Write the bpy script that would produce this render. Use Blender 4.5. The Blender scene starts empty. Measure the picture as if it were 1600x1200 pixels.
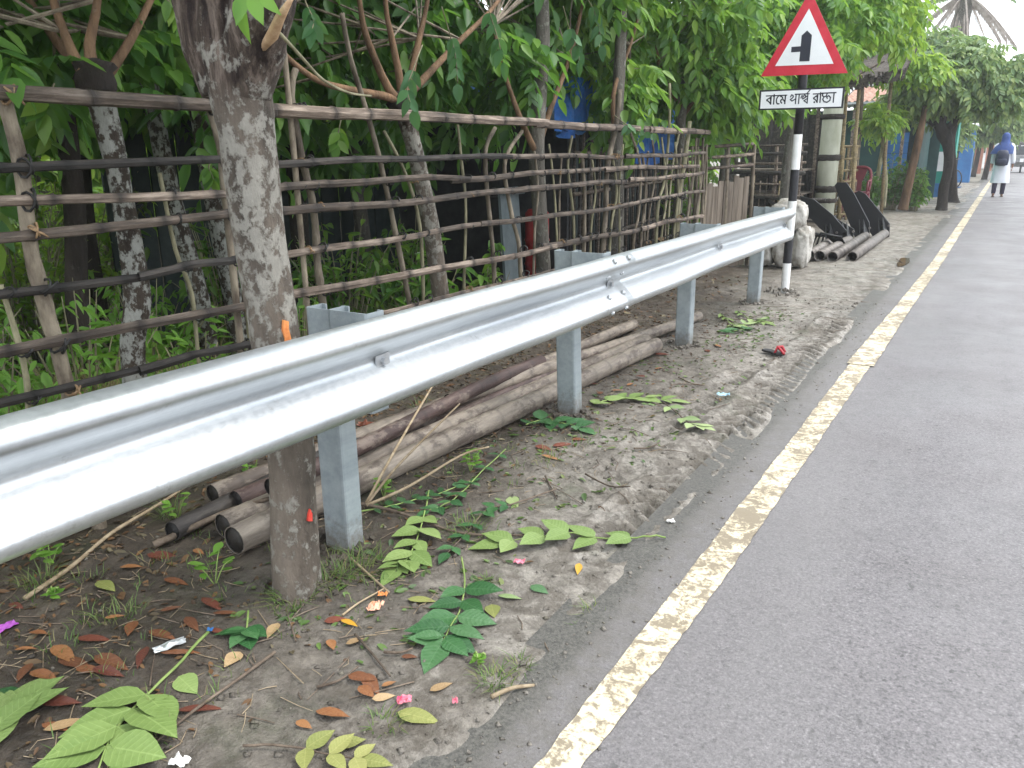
import bpy, math, random
import numpy as np
from mathutils import Vector, Matrix, Euler

# ---------------------------------------------------------------- camera, light, exposure
SC = bpy.context.scene
COL = SC.collection
F_PX = 1250.0                       # focal length in pixels of a 1600 px wide frame
CAM_H = 1.35
def _camera_basis():
    vp = (1580.0, 233.0); vx = 40.0  # vanishing point of the road, vertical vanishing point
    Y = np.array([vp[0] - 800, 600 - vp[1], -F_PX]); Y /= np.linalg.norm(Y)
    vy = ((vp[0] - 800) * vx + F_PX ** 2) / (600 - vp[1])
    Z = -np.array([vx, -vy, -F_PX]); Z /= np.linalg.norm(Z)
    return np.stack([np.cross(Y, Z), Y, Z])
RW = _camera_basis()
cam_data = bpy.data.cameras.new('camera')
cam = bpy.data.objects.new('camera', cam_data); COL.objects.link(cam)
cam_data.sensor_width = 36.0
cam_data.lens = F_PX / 1600 * 36
cam_data.clip_start = 0.05; cam_data.clip_end = 900
M4 = Matrix([list(RW[0]) + [0], list(RW[1]) + [0], list(RW[2]) + [CAM_H], [0, 0, 0, 1]])
cam.matrix_world = M4
SC.camera = cam

SUN_EL, SUN_AZ = math.radians(58), math.radians(62)      # azimuth clockwise from +Y
world = bpy.data.worlds.new('World'); SC.world = world; world.use_nodes = True
nt = world.node_tree; nt.nodes.clear()
out = nt.nodes.new('ShaderNodeOutputWorld'); bg = nt.nodes.new('ShaderNodeBackground')
sky = nt.nodes.new('ShaderNodeTexSky'); sky.sky_type = 'NISHITA'; sky.sun_disc = False
sky.sun_elevation = SUN_EL; sky.sun_rotation = SUN_AZ
mixw = nt.nodes.new('ShaderNodeMix'); mixw.data_type = 'RGBA'
mixw.inputs[0].default_value = 0.82                       # overcast: cloud white over the clear sky
mixw.inputs[7].default_value = (7.6, 7.9, 8.2, 1)
nt.links.new(sky.outputs[0], mixw.inputs[6]); nt.links.new(mixw.outputs[2], bg.inputs[0])
bg.inputs[1].default_value = 0.13
nt.links.new(bg.outputs[0], out.inputs[0])
sd = bpy.data.lights.new('sun', 'SUN'); sd.energy = 1.1; sd.angle = math.radians(25); sd.color = (1, .965, .91)
so = bpy.data.objects.new('sun', sd); COL.objects.link(so)
sdir = Vector((math.sin(SUN_AZ) * math.cos(SUN_EL), math.cos(SUN_AZ) * math.cos(SUN_EL), math.sin(SUN_EL)))
so.rotation_euler = sdir.to_track_quat('Z', 'Y').to_euler()
SC.view_settings.view_transform = 'Standard'; SC.view_settings.look = 'None'
SC.view_settings.exposure = 1.55; SC.view_settings.gamma = 1.0
SC.view_settings.use_curve_mapping = False
SC.render.engine = 'CYCLES'
SC.cycles.max_bounces = 10; SC.cycles.diffuse_bounces = 6; SC.cycles.transmission_bounces = 6; SC.cycles.volume_bounces = 1
SC.cycles.use_denoising = True

HAZE = .0015                         # density of the damp air

# ---------------------------------------------------------------- helpers
rng = np.random.default_rng(7); random.seed(7)
def AT(px, py, x=None, y=None, z=None):
    """measured point of the photograph -> place in the world on the plane x=, y= or z="""
    d = RW.T @ np.array([0, 0, 0.]) if False else np.array([RW[i] @ np.array([px - 800, 600 - py, -F_PX]) for i in range(3)])
    o = np.array([0, 0, CAM_H])
    if x is not None: t = (x - o[0]) / d[0]
    elif y is not None: t = (y - o[1]) / d[1]
    else: t = ((z or 0.0) - o[2]) / d[2]
    return o + t * d

def value_noise(x, y, seed, n=64):
    g = np.random.default_rng(seed).random((n, n))
    xi = np.floor(x).astype(int); yi = np.floor(y).astype(int)
    fx = x - xi; fy = y - yi
    fx = fx * fx * (3 - 2 * fx); fy = fy * fy * (3 - 2 * fy)
    a = g[xi % n, yi % n]; b = g[(xi + 1) % n, yi % n]; c = g[xi % n, (yi + 1) % n]; d = g[(xi + 1) % n, (yi + 1) % n]
    return (a * (1 - fx) + b * fx) * (1 - fy) + (c * (1 - fx) + d * fx) * fy - .5
def fbm(x, y, seed, scale, octs=4, gain=.5):
    x = np.asarray(x, float); y = np.asarray(y, float)
    s = np.zeros(np.broadcast(x, y).shape); a = 1.0; f = 1.0 / scale
    for k in range(octs):
        s = s + a * value_noise(x * f + 17.3 * k, y * f + 5.1 * k, seed + k); a *= gain; f *= 2.03
    return s

def sstep(a, b, x):
    t = np.clip((x - a) / (b - a), 0, 1); return t * t * (3 - 2 * t)

def road_left(y):                    # the ragged left edge of the asphalt
    y = np.asarray(y, float)
    return -0.885 + .035 * fbm(y, y * 0 + 3.3, 91, .55, 4) * 2 + .012 * np.clip(y - 9, 0, 30) * .2

def H(x, y):
    """height of the muddy verge"""
    x = np.asarray(x, float); y = np.asarray(y, float)
    h = .040 * fbm(x, y, 11, 1.3, 3) + .020 * fbm(x, y, 15, .30, 4) + .009 * fbm(x, y, 23, .085, 3)
    h = h - .012 * np.clip(fbm(x, y, 27, .16, 3) - .10, 0, 1)
    lump = fbm(x, y, 31, .055, 2)
    h = h + .009 * np.clip(lump - .12, 0, 1) * sstep(-1.35, -1.1, x)
    # tyre tracks pressed in the mud beside the asphalt, with chevron ridges
    for (c, w, y0, y1, amp) in ((-1.05, .100, 2.0, 7.4, .023), (-1.27, .085, 2.5, 5.8, .012)):
        cx = c + .035 * np.sin(y * 1.1 + c * 9) + .05 * sstep(5.2, 7.2, y)
        u = (x - cx) / w
        band = np.exp(-np.abs(u) ** 4) * sstep(y0, y0 + .5, y) * (1 - sstep(y1 - .6, y1, y))
        rag = np.clip(.75 + 1.2 * fbm(x, y, 61, .3, 3), 0, 1)
        chev = np.sin(2 * math.pi * (y / .092 + np.abs(u) * .8 + 1.0 * fbm(x, y, 41, .4, 2))); chev = np.sign(chev) * np.abs(chev) ** .6
        h = h + band * rag * (amp * chev - .006) + amp * .9 * np.exp(-((np.abs(u) - 1.25) / .25) ** 2) * rag * sstep(y0, y0 + .4, y) * (1 - sstep(y1 - .5, y1, y))
    # fades to flat smooth mud and slips under the asphalt
    e = road_left(y)
    h = h * (1 - .75 * sstep(e - .05, e - .005, x)) - .030 * sstep(e - .02, e + .03, x)
    return h + .004
def hz(x, y): return float(H(np.array([x]), np.array([y]))[0])

MATS = {}
def nodes_of(name):
    m = bpy.data.materials.new(name); m.use_nodes = True
    t = m.node_tree; b = t.nodes['Principled BSDF']; MATS[name] = m
    return m, t, b
def ramp(t, fac, stops):
    r = t.nodes.new('ShaderNodeValToRGB'); el = r.color_ramp.elements
    el[0].position, el[0].color = stops[0][0], (*stops[0][1], 1)
    el[1].position, el[1].color = stops[-1][0], (*stops[-1][1], 1)
    for p, c in stops[1:-1]:
        e = el.new(p); e.color = (*c, 1)
    t.links.new(fac, r.inputs[0]); return r.outputs[0]
def noise(t, scale, detail=5, rough=.6, stretch=None, coord='Object', dist=0.0):
    tc = t.nodes.new('ShaderNodeTexCoord'); n = t.nodes.new('ShaderNodeTexNoise')
    n.inputs['Scale'].default_value = scale; n.inputs['Detail'].default_value = detail
    n.inputs['Roughness'].default_value = rough; n.inputs['Distortion'].default_value = dist
    if stretch:
        mp = t.nodes.new('ShaderNodeMapping'); mp.inputs['Scale'].default_value = stretch
        t.links.new(tc.outputs[coord], mp.inputs[0]); t.links.new(mp.outputs[0], n.inputs['Vector'])
    else: t.links.new(tc.outputs[coord], n.inputs['Vector'])
    return n.outputs['Fac']
def math_(t, op, a, b=None, clamp=False):
    n = t.nodes.new('ShaderNodeMath'); n.operation = op; n.use_clamp = clamp
    for i, v in enumerate((a, b)):
        if v is None: continue
        if hasattr(v, 'is_linked') or hasattr(v, 'links'): t.links.new(v, n.inputs[i])
        else: n.inputs[i].default_value = v
    return n.outputs[0]
def mixc(t, fac, a, b, mode='MIX'):
    n = t.nodes.new('ShaderNodeMix'); n.data_type = 'RGBA'; n.blend_type = mode
    for i, v in ((0, fac), (6, a), (7, b)):
        if isinstance(v, tuple): n.inputs[i].default_value = (*v, 1)
        elif isinstance(v, (int, float)): n.inputs[i].default_value = v
        else: t.links.new(v, n.inputs[i])
    return n.outputs[2]
def bump(t, b, h, strength=.4, dist=.02):
    n = t.nodes.new('ShaderNodeBump'); n.inputs['Strength'].default_value = strength; n.inputs['Distance'].default_value = dist
    t.links.new(h, n.inputs['Height']); t.links.new(n.outputs[0], b.inputs['Normal'])
def pm(name, c1, c2, scale=8, rough=.6, metal=0., bs=.3, bscale=None, stretch=None, rnd=.0, spec=.4, detail=5, bd=.01, lo=.35, hi=.65):
    """two-tone procedural material with relief; rnd = per object brightness spread"""
    m, t, b = nodes_of(name)
    col = ramp(t, noise(t, scale, detail, .65, stretch), [(lo, c1), (hi, c2)])
    if rnd:
        oi = t.nodes.new('ShaderNodeObjectInfo')
        hs = t.nodes.new('ShaderNodeHueSaturation'); t.links.new(col, hs.inputs['Color'])
        t.links.new(math_(t, 'ADD', math_(t, 'MULTIPLY', oi.outputs['Random'], rnd), 1 - rnd / 2), hs.inputs['Value'])
        col = hs.outputs[0]
    t.links.new(col, b.inputs['Base Color'])
    rn = noise(t, scale * 2.3, 4)
    t.links.new(math_(t, 'ADD', math_(t, 'MULTIPLY', rn, .3), rough - .15, True), b.inputs['Roughness'])
    b.inputs['Metallic'].default_value = metal; b.inputs['Specular IOR Level'].default_value = spec
    if bs: bump(t, b, noise(t, bscale or scale * 4, 6, .65, stretch), bs, bd)
    return m

def leaf_mat(name, cols, trans=.35, rough=.42, tcol=(.30, .55, .08), spec=.35):
    m, t, b = nodes_of(name)
    g = t.nodes.new('ShaderNodeNewGeometry')
    oi = t.nodes.new('ShaderNodeObjectInfo')
    r = math_(t, 'FRACT', math_(t, 'ADD', g.outputs['Random Per Island'], oi.outputs['Random']))
    n = len(cols)
    col = ramp(t, r, [(i / (n - 1), c) for i, c in enumerate(cols)])
    col = mixc(t, .25, col, mixc(t, noise(t, 40, 3), (.6, .6, .6), (1.25, 1.25, 1.1)), 'MULTIPLY')
    t.links.new(col, b.inputs['Base Color']); b.inputs['Roughness'].default_value = rough
    b.inputs['Specular IOR Level'].default_value = spec
    tr = t.nodes.new('ShaderNodeBsdfTranslucent')
    t.links.new(mixc(t, .55, col, tcol), tr.inputs[0])
    mx = t.nodes.new('ShaderNodeMixShader'); mx.inputs[0].default_value = trans
    t.links.new(b.outputs[0], mx.inputs[1]); t.links.new(tr.outputs[0], mx.inputs[2])
    t.links.new(mx.outputs[0], t.nodes['Material Output'].inputs[0])
    return m

class MB:
    """collects shapes and links them as ONE mesh object"""
    def __init__(s): s.v = []; s.f = []; s.n = 0; s.a = []
    def add(s, v, f, a=None):
        v = np.asarray(v, float).reshape(-1, 3)
        s.v.append(v); s.f += [tuple(int(i) + s.n for i in q) for q in f]; s.n += len(v)
        s.a.append(np.zeros(len(v)) if a is None else np.asarray(a, float)); return s
    def box(s, c, d, rot=None, taper=1.0):
        x, y, z = (k / 2 for k in d)
        v = np.array([(-x, -y, -z), (x, -y, -z), (x, y, -z), (-x, y, -z), (-x * taper, -y * taper, z), (x * taper, -y * taper, z), (x * taper, y * taper, z), (-x * taper, y * taper, z)])
        if rot is not None: v = v @ np.array(Euler(rot).to_matrix()).T
        return s.add(v + np.array(c), [(0, 3, 2, 1), (4, 5, 6, 7), (0, 1, 5, 4), (1, 2, 6, 5), (2, 3, 7, 6), (3, 0, 4, 7)])
    def tube(s, pts, rad, n=8, caps=True, flat=None, att=None, jit=0.0, seed=0, hollow=0.0, bore=5.0):
        P = np.asarray(pts, float); k = len(P)
        R = np.full(k, rad, float) if np.isscalar(rad) else np.asarray(rad, float)
        T = np.gradient(P, axis=0); T /= np.linalg.norm(T, axis=1)[:, None] + 1e-12
        ref = np.array([0, 0, 1.]) if abs(T[0][2]) < .9 else np.array([1., 0, 0])
        V = []; rg = np.random.default_rng(seed)
        u = np.cross(T[0], ref); u /= np.linalg.norm(u)
        an = np.arange(n) * 2 * math.pi / n
        for i in range(k):
            u = u - T[i] * (u @ T[i]); u /= np.linalg.norm(u); w = np.cross(T[i], u)
            fl = flat or 1.0
            r = R[i] * (1 + jit * (rg.random(n) - .5)) if jit else np.full(n, R[i])
            V.append(P[i] + np.outer(r * np.cos(an) * fl, u) + np.outer(r * np.sin(an), w))
        f = []
        for i in range(k - 1):
            for j in range(n):
                a, b = i * n + j, i * n + (j + 1) % n
                f.append((a, b, b + n, a + n))
        A = None if att is None else np.repeat(np.asarray(att, float), n)
        if caps:
            if hollow:
                # an open end: the wall turns in and runs back into the bore
                for end, sgn in ((0, 1), (k - 1, -1)):
                    base = len(V) * n
                    V.append(P[end] + (V[end] - P[end]) * hollow); V.append(P[end] + (V[end] - P[end]) * hollow + T[end] * sgn * R[end] * bore)
                    for j in range(n):
                        j2 = (j + 1) % n
                        q = [(end * n + j, base + j, base + j2, end * n + j2), (base + j, base + n + j, base + n + j2, base + j2)]
                        f += q if sgn > 0 else [tuple(reversed(z)) for z in q]
                    f.append(tuple(base + n + j for j in range(n)))
                if A is not None: A = np.concatenate([A, np.ones(4 * n)])  # bore takes the full band colour: the hollow's shade painted dark
            else:
                f.append(tuple(range(n - 1, -1, -1))); f.append(tuple((k - 1) * n + j for j in range(n)))
        return s.add(np.concatenate(V), f, A)
    def prism(s, poly, o, ax, ay, az, th):
        """flat outline poly (2D) in the frame o, ax, ay given depth th along az"""
        o, ax, ay, az = (np.asarray(q, float) for q in (o, ax, ay, az)); n = len(poly)
        b = [o + p[0] * ax + p[1] * ay for p in poly]; tp = [p + az * th for p in b]
        f = [tuple(range(n - 1, -1, -1)), tuple(range(n, 2 * n))] + [(i, (i + 1) % n, (i + 1) % n + n, i + n) for i in range(n)]
        return s.add(b + tp, f)
    def build(s, name, mat, parent=None, smooth=False, kind=None):
        V = np.concatenate(s.v) if s.v else np.zeros((0, 3))
        me = bpy.data.meshes.new(name); me.from_pydata(V.tolist(), [], s.f)
        if any(a.any() for a in s.a):
            at = me.attributes.new('band', 'FLOAT', 'POINT'); at.data.foreach_set('value', np.concatenate(s.a).astype(np.float32))
        if smooth: me.polygons.foreach_set('use_smooth', [True] * len(me.polygons))
        return link(name, me, mat, parent, kind)
def link(name, me, mat, parent=None, kind=None):
    if mat is not None and not me.materials: me.materials.append(MATS[mat] if isinstance(mat, str) else mat)
    o = bpy.data.objects.new(name, me); COL.objects.link(o)
    if parent is not None: hang(o, parent)
    if kind: o['kind'] = kind
    return o
def loc_of(p):
    l = Vector((0, 0, 0))
    while p is not None: l += Vector(p.location) if p.get('_e') else Vector((0, 0, 0)); p = p.parent
    return l
def hang(o, p):
    """parent o under p; o keeps the world coordinates it was built in"""
    o.parent = p
    if p.type == 'EMPTY': o.matrix_parent_inverse = Matrix.Translation(-Vector(p.location))
    elif p.parent is not None or p.location.length or any(p.rotation_euler) or tuple(p.scale) != (1, 1, 1):
        w = Matrix.LocRotScale(p.location, p.rotation_euler, p.scale)
        if p.parent is not None: w = Matrix.Translation(p.parent.location) @ p.matrix_parent_inverse @ w
        o.matrix_parent_inverse = w.inverted()
def tag(o, label, cat, group=None):
    o['label'] = label; o['category'] = cat
    if group: o['group'] = group
    return o
def thing(name, label, cat, loc, group=None):
    o = bpy.data.objects.new(name, None); COL.objects.link(o); o.location = tuple(float(q) for q in loc)
    o.empty_display_size = .1
    return tag(o, label, cat, group)
def quad_mesh(name, V, per, faces):
    """big mesh: V (n*per,3); faces = quads of one unit"""
    n = len(V) // per; fq = np.asarray(faces)
    F = (fq[None] + (np.arange(n) * per)[:, None, None]).reshape(-1, fq.shape[1])
    me = bpy.data.meshes.new(name)
    me.vertices.add(len(V)); me.vertices.foreach_set('co', V.astype(np.float32).ravel())
    me.loops.add(F.size); me.loops.foreach_set('vertex_index', F.astype(np.int32).ravel())
    me.polygons.add(len(F)); me.polygons.foreach_set('loop_start', np.arange(0, F.size, F.shape[1], dtype=np.int32))
    me.polygons.foreach_set('loop_total', np.full(len(F), F.shape[1], dtype=np.int32))
    me.update(calc_edges=True); return me
# ---------------------------------------------------------------- materials of the setting
def mud_material():
    m, t, b = nodes_of('mud')
    big = noise(t, 1.1, 5, .6); mid = noise(t, 5.5, 6, .65, dist=.4); fine = noise(t, 60, 6, .7)
    sandy = ramp(t, mid, [(.30, (.135, .123, .104)), (.48, (.230, .213, .186)), (.66, (.305, .288, .258))])
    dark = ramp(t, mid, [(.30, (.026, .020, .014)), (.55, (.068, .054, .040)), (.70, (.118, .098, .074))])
    tc = t.nodes.new('ShaderNodeTexCoord'); sx = t.nodes.new('ShaderNodeSeparateXYZ'); t.links.new(tc.outputs['Object'], sx.inputs[0])
    # darker brown towards the fence, paler sandy mud towards the road
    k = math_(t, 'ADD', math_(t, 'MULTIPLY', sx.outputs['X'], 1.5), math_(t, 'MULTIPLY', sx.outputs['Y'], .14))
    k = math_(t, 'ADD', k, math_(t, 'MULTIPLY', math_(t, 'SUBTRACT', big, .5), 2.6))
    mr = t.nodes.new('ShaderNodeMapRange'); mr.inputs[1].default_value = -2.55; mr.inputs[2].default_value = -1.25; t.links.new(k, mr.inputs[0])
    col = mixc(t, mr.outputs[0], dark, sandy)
    col = mixc(t, .42, col, ramp(t, fine, [(.34, (.40, .38, .35)), (.60, (1.28, 1.25, 1.22))]), 'MULTIPLY')
    col = mixc(t, .7, col, ramp(t, noise(t, 19, 6, .72, dist=.8), [(.36, (.48, .45, .42)), (.52, (1.02, 1.0, 1.0)), (.68, (1.3, 1.28, 1.25))]), 'MULTIPLY')
    # wet churned patches; the tyre band's added dark also paints in ridge shadow
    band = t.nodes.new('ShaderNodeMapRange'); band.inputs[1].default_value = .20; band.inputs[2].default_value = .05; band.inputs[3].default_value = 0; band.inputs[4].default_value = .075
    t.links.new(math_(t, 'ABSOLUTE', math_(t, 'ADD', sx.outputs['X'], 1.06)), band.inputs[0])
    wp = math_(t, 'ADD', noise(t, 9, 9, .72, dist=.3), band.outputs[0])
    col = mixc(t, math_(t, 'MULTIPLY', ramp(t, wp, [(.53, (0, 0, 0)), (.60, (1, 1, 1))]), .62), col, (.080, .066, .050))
    moss = ramp(t, noise(t, 3.1, 6, .7), [(.56, (0, 0, 0)), (.70, (1, 1, 1))])
    col = mixc(t, math_(t, 'MULTIPLY', moss, .45), col, (.060, .075, .036))
    t.links.new(col, b.inputs['Base Color'])
    wet = ramp(t, noise(t, 2.6, 5, .6), [(.42, (.34,) * 3), (.60, (.85,) * 3)])
    t.links.new(wet, b.inputs['Roughness']); b.inputs['Specular IOR Level'].default_value = .42
    hgt = math_(t, 'ADD', math_(t, 'MULTIPLY', noise(t, 26, 6, .68, dist=.6), 1.0), math_(t, 'MULTIPLY', noise(t, 150, 4, .7), .35))
    bump(t, b, hgt, .70, .028)
mud_material()

def asphalt_material():
    m, t, b = nodes_of('asphalt')
    sp = noise(t, 105, 5, .9); mid = noise(t, 48, 4, .75); big = noise(t, .8, 4, .6)
    col = ramp(t, sp, [(.36, (.040, .037, .039)), (.47, (.115, .107, .111)), (.56, (.152, .143, .147)), (.68, (.28, .27, .27))])
    col = mixc(t, .6, col, ramp(t, mid, [(.36, (.40, .39, .39)), (.47, (.98, .97, .97)), (.66, (1.25, 1.22, 1.22))]), 'MULTIPLY')
    pits = ramp(t, noise(t, 30, 3, .6), [(.655, (0, 0, 0)), (.69, (1, 1, 1))]); col = mixc(t, math_(t, 'MULTIPLY', pits, .7), col, (.030, .028, .028))
    col = mixc(t, .6, col, ramp(t, big, [(.3, (.78, .76, .75)), (.7, (1.18, 1.17, 1.18))]), 'MULTIPLY')
    # paler wheel tracks and dusty stains on the carriageway
    st = ramp(t, noise(t, .55, 5, .62, (2.2, .25, 1)), [(.40, (0, 0, 0)), (.66, (1, 1, 1))]); col = mixc(t, math_(t, 'MULTIPLY', st, .5), col, (.190, .180, .178))
    ds = ramp(t, noise(t, 2.3, 7, .7), [(.60, (0, 0, 0)), (.72, (1, 1, 1))]); col = mixc(t, math_(t, 'MULTIPLY', ds, .5), col, (.070, .066, .066))
    # mud carried onto the edge of the carriageway
    tc = t.nodes.new('ShaderNodeTexCoord'); sx = t.nodes.new('ShaderNodeSeparateXYZ'); t.links.new(tc.outputs['Object'], sx.inputs[0])
    k = math_(t, 'ADD', sx.outputs['X'], math_(t, 'MULTIPLY', math_(t, 'SUBTRACT', noise(t, 13, 8, .82), .5), .85))
    mr = t.nodes.new('ShaderNodeMapRange'); mr.inputs[1].default_value = -.64; mr.inputs[2].default_value = -.86; t.links.new(k, mr.inputs[0])
    col = mixc(t, math_(t, 'MULTIPLY', mr.outputs[0], .62), col, (.095, .086, .070))
    k2 = math_(t, 'ADD', sx.outputs['X'], math_(t, 'MULTIPLY', math_(t, 'SUBTRACT', noise(t, 11, 8, .8), .5), .16))
    m2 = t.nodes.new('ShaderNodeMapRange'); m2.inputs[1].default_value = -.825; m2.inputs[2].default_value = -.875; t.links.new(k2, m2.inputs[0])
    gr = ramp(t, noise(t, 90, 4, .8), [(.38, (.012, .013, .010)), (.60, (.105, .100, .085))])
    col = mixc(t, math_(t, 'MULTIPLY', m2.outputs[0], .72), col, gr)
    t.links.new(col, b.inputs['Base Color'])
    t.links.new(ramp(t, noise(t, 1.7, 5), [(.35, (.40,) * 3), (.65, (.66,) * 3)]), b.inputs['Roughness'])
    b.inputs['Specular IOR Level'].default_value = .60
    bump(t, b, math_(t, 'ADD', noise(t, 200, 3, .8), math_(t, 'MULTIPLY', mid, .6)), .55, .006)
asphalt_material()

def paint_material():
    m, t, b = nodes_of('road_paint')
    w = noise(t, 15, 8, .70, (1.1, 1.1, 1), dist=.9); w2 = noise(t, 65, 5, .75)
    base = ramp(t, noise(t, 3, 4), [(.3, (.50, .43, .30)), (.7, (.64, .57, .42))])
    wear = ramp(t, math_(t, 'ADD', math_(t, 'ADD', math_(t, 'MULTIPLY', w, .66), math_(t, 'MULTIPLY', w2, .34)), math_(t, 'MULTIPLY', math_(t, 'SUBTRACT', noise(t, 1.6, 3, .6), .5), .30)), [(.468, (1, 1, 1)), (.540, (0, 0, 0))])
    t.links.new(mixc(t, math_(t, 'MULTIPLY', wear, .80), base, (.120, .092, .062)), b.inputs['Base Color'])
    b.inputs['Roughness'].default_value = .7
    bump(t, b, w2, .4, .004)
paint_material()
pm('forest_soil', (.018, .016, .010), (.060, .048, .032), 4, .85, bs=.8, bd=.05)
pm('far_soil', (.11, .10, .075), (.19, .17, .14), .8, .9, bs=.4, bd=.05)

# ---------------------------------------------------------------- the ground
def ground_grid(name, x0, x1, y0, y1, step, mat, drop=0.0, fn=H):
    nx = int(round((x1 - x0) / step)) + 1; ny = int(round((y1 - y0) / step)) + 1
    X, Y = np.meshgrid(np.linspace(x0, x1, nx), np.linspace(y0, y1, ny), indexing='ij')
    Z = fn(X, Y) - drop
    V = np.stack([X, Y, Z], -1).reshape(-1, 3)
    i = np.arange(nx - 1)[:, None] * ny + np.arange(ny - 1)[None]
    F = np.stack([i, i + ny, i + ny + 1, i + 1], -1).reshape(-1, 4)
    me = bpy.data.meshes.new(name)
    me.vertices.add(len(V)); me.vertices.foreach_set('co', V.astype(np.float32).ravel())
    me.loops.add(F.size); me.loops.foreach_set('vertex_index', F.astype(np.int32).ravel())
    me.polygons.add(len(F)); me.polygons.foreach_set('loop_start', np.arange(0, F.size, 4, dtype=np.int32))
    me.polygons.foreach_set('loop_total', np.full(len(F), 4, dtype=np.int32))
    me.polygons.foreach_set('use_smooth', np.ones(len(F), bool)); me.update(calc_edges=True)
    return link(name, me, mat, kind='structure')
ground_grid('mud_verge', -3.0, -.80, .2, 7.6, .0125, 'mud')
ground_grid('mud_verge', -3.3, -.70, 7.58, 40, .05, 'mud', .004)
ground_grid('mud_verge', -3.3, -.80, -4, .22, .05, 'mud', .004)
def Hyard(x, y): return H(x, y) * .9 + .10 * fbm(x, y, 71, 1.2, 3) * sstep(-3.1, -4.0, x)
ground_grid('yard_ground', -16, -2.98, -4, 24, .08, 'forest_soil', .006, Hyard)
g = MB(); g.add([(-300, -60, -.10), (300, -60, -.10), (300, 700, -.10), (-300, 700, -.10)], [(0, 1, 2, 3)])
g.build('ground', 'far_soil', kind='structure')

ys = np.concatenate([np.arange(-6, 12, .04), np.arange(12, 60, .5), np.arange(60, 400, 5)])
def strip(name, xl, xr, ys, z, mat, n=2):
    V = []; F = []
    for i, y in enumerate(ys):
        a, b_ = xl(y), xr(y)
        for k in range(n): V.append((a + (b_ - a) * k / (n - 1), y, z(y) if callable(z) else z))
    for i in range(len(ys) - 1):
        for k in range(n - 1): F.append((i * n + k, i * n + k + 1, (i + 1) * n + k + 1, (i + 1) * n + k))
    return MB().add(V, F).build(name, mat, kind='structure')
strip('road', lambda y: -1.0, lambda y: 4.6, ys, .008, 'asphalt')
strip('far_verge', lambda y: 4.6, lambda y: 14, ys[::20], .004, 'far_soil')
def jag(y, s): return .008 * float(fbm(np.array([y]), np.array([s]), 5, .06, 3)[0])
e1 = np.arange(-1.5, 5.52, .03)
def lx(y): return float(np.interp(y, [-2, 1.3, 2.4, 5.6], [-.742, -.738, -.730, -.715])) + jag(y, 1.)
def rx(y): return float(np.interp(y, [-2, 1.35, 2.4, 5.6], [-.655, -.645, -.612, -.592])) + jag(y, 7.)
strip('road_marking', lx, rx, e1, .0125, 'road_paint', 3)
e2 = np.concatenate([np.arange(5.46, 12, .05), np.arange(12, 80, .6)])
def lx2(y): return float(np.interp(y, [5.4, 8, 11.2, 24, 45, 80], [-.735, -.69, -.655, -.655, -.640, -.45])) + (jag(y, 1.) if y < 12 else 0)
def rx2(y): return float(np.interp(y, [5.4, 8, 11.2, 24, 45, 80], [-.570, -.565, -.535, -.52, -.50, -.31])) + (jag(y, 3.) if y < 12 else 0)
strip('road_marking', lx2, rx2, e2, .0165, 'road_paint', 3)

# puddle on the verge, far side
c = AT(1412, 408, z=.012)
mw, tw, bw = nodes_of('water'); bw.inputs['Base Color'].default_value = (.10, .075, .045, 1); bw.inputs['Roughness'].default_value = .06
def blob(cx, cy, rx_, ry_, seed, n=26):
    rg = np.random.default_rng(seed); ph = rg.random(4) * 6
    return [(cx + rx_ * math.cos(a) * (1 + .22 * math.sin(2 * a + ph[0]) + .13 * math.sin(5 * a + ph[1])), cy + ry_ * math.sin(a) * (1 + .2 * math.sin(3 * a + ph[2]))) for a in np.arange(n) * 2 * math.pi / n]
for k, (px, py, a, b_) in enumerate(((1412, 408, .07, .45), (1495, 292, .16, 1.3), (1510, 275, .14, 1.6))):
    c = AT(px, py, z=.02); zz = float(H(np.array([c[0] - .05, c[0], c[0] + .05]), np.array([c[1]] * 3)).max()) + .004
    MB().add([(x, y, zz) for x, y in blob(c[0], c[1], a, b_, k)], [tuple(range(26))]).build('puddle', 'water', kind='structure')
# ---------------------------------------------------------------- guardrail
def zinc_material(name, c1, c2, rough, metal, splash=False):
    m, t, b = nodes_of(name)
    n1 = noise(t, 7, 7, .7, (1.6, .12, 1.6)); n2 = noise(t, 48, 5, .7)
    col = ramp(t, n1, [(.32, c1), (.66, c2)])
    col = mixc(t, .5, col, ramp(t, n2, [(.35, (.86, .87, .88)), (.6, (1.06, 1.06, 1.06))]), 'MULTIPLY')
    dirt = ramp(t, noise(t, 11, 9, .80), [(.60, (0, 0, 0)), (.70, (1, 1, 1))])
    col = mixc(t, math_(t, 'MULTIPLY', dirt, .55), col, (.20, .185, .16))
    if splash:    # mud spattered up from the ground
        tc = t.nodes.new('ShaderNodeTexCoord'); sx = t.nodes.new('ShaderNodeSeparateXYZ'); t.links.new(tc.outputs['Object'], sx.inputs[0])
        mr = t.nodes.new('ShaderNodeMapRange'); mr.inputs[1].default_value = .14; mr.inputs[2].default_value = .0; t.links.new(math_(t, 'ADD', sx.outputs['Z'], math_(t, 'MULTIPLY', math_(t, 'SUBTRACT', noise(t, 30, 8, .8), .5), .45)), mr.inputs[0])
        col = mixc(t, math_(t, 'MULTIPLY', mr.outputs[0], .8), col, (.15, .125, .095))
    t.links.new(col, b.inputs['Base Color']); b.inputs['Metallic'].default_value = metal
    t.links.new(math_(t, 'ADD', math_(t, 'MULTIPLY', n2, .25), rough - .12, True), b.inputs['Roughness'])
    bump(t, b, math_(t, 'ADD', n1, math_(t, 'MULTIPLY', n2, .3)), .10, .006)
zinc_material('zinc_rail', (.36, .38, .40), (.60, .62, .63), .38, .80)
zinc_material('zinc_post', (.25, .29, .31), (.37, .41, .43), .50, .35, True)
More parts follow.
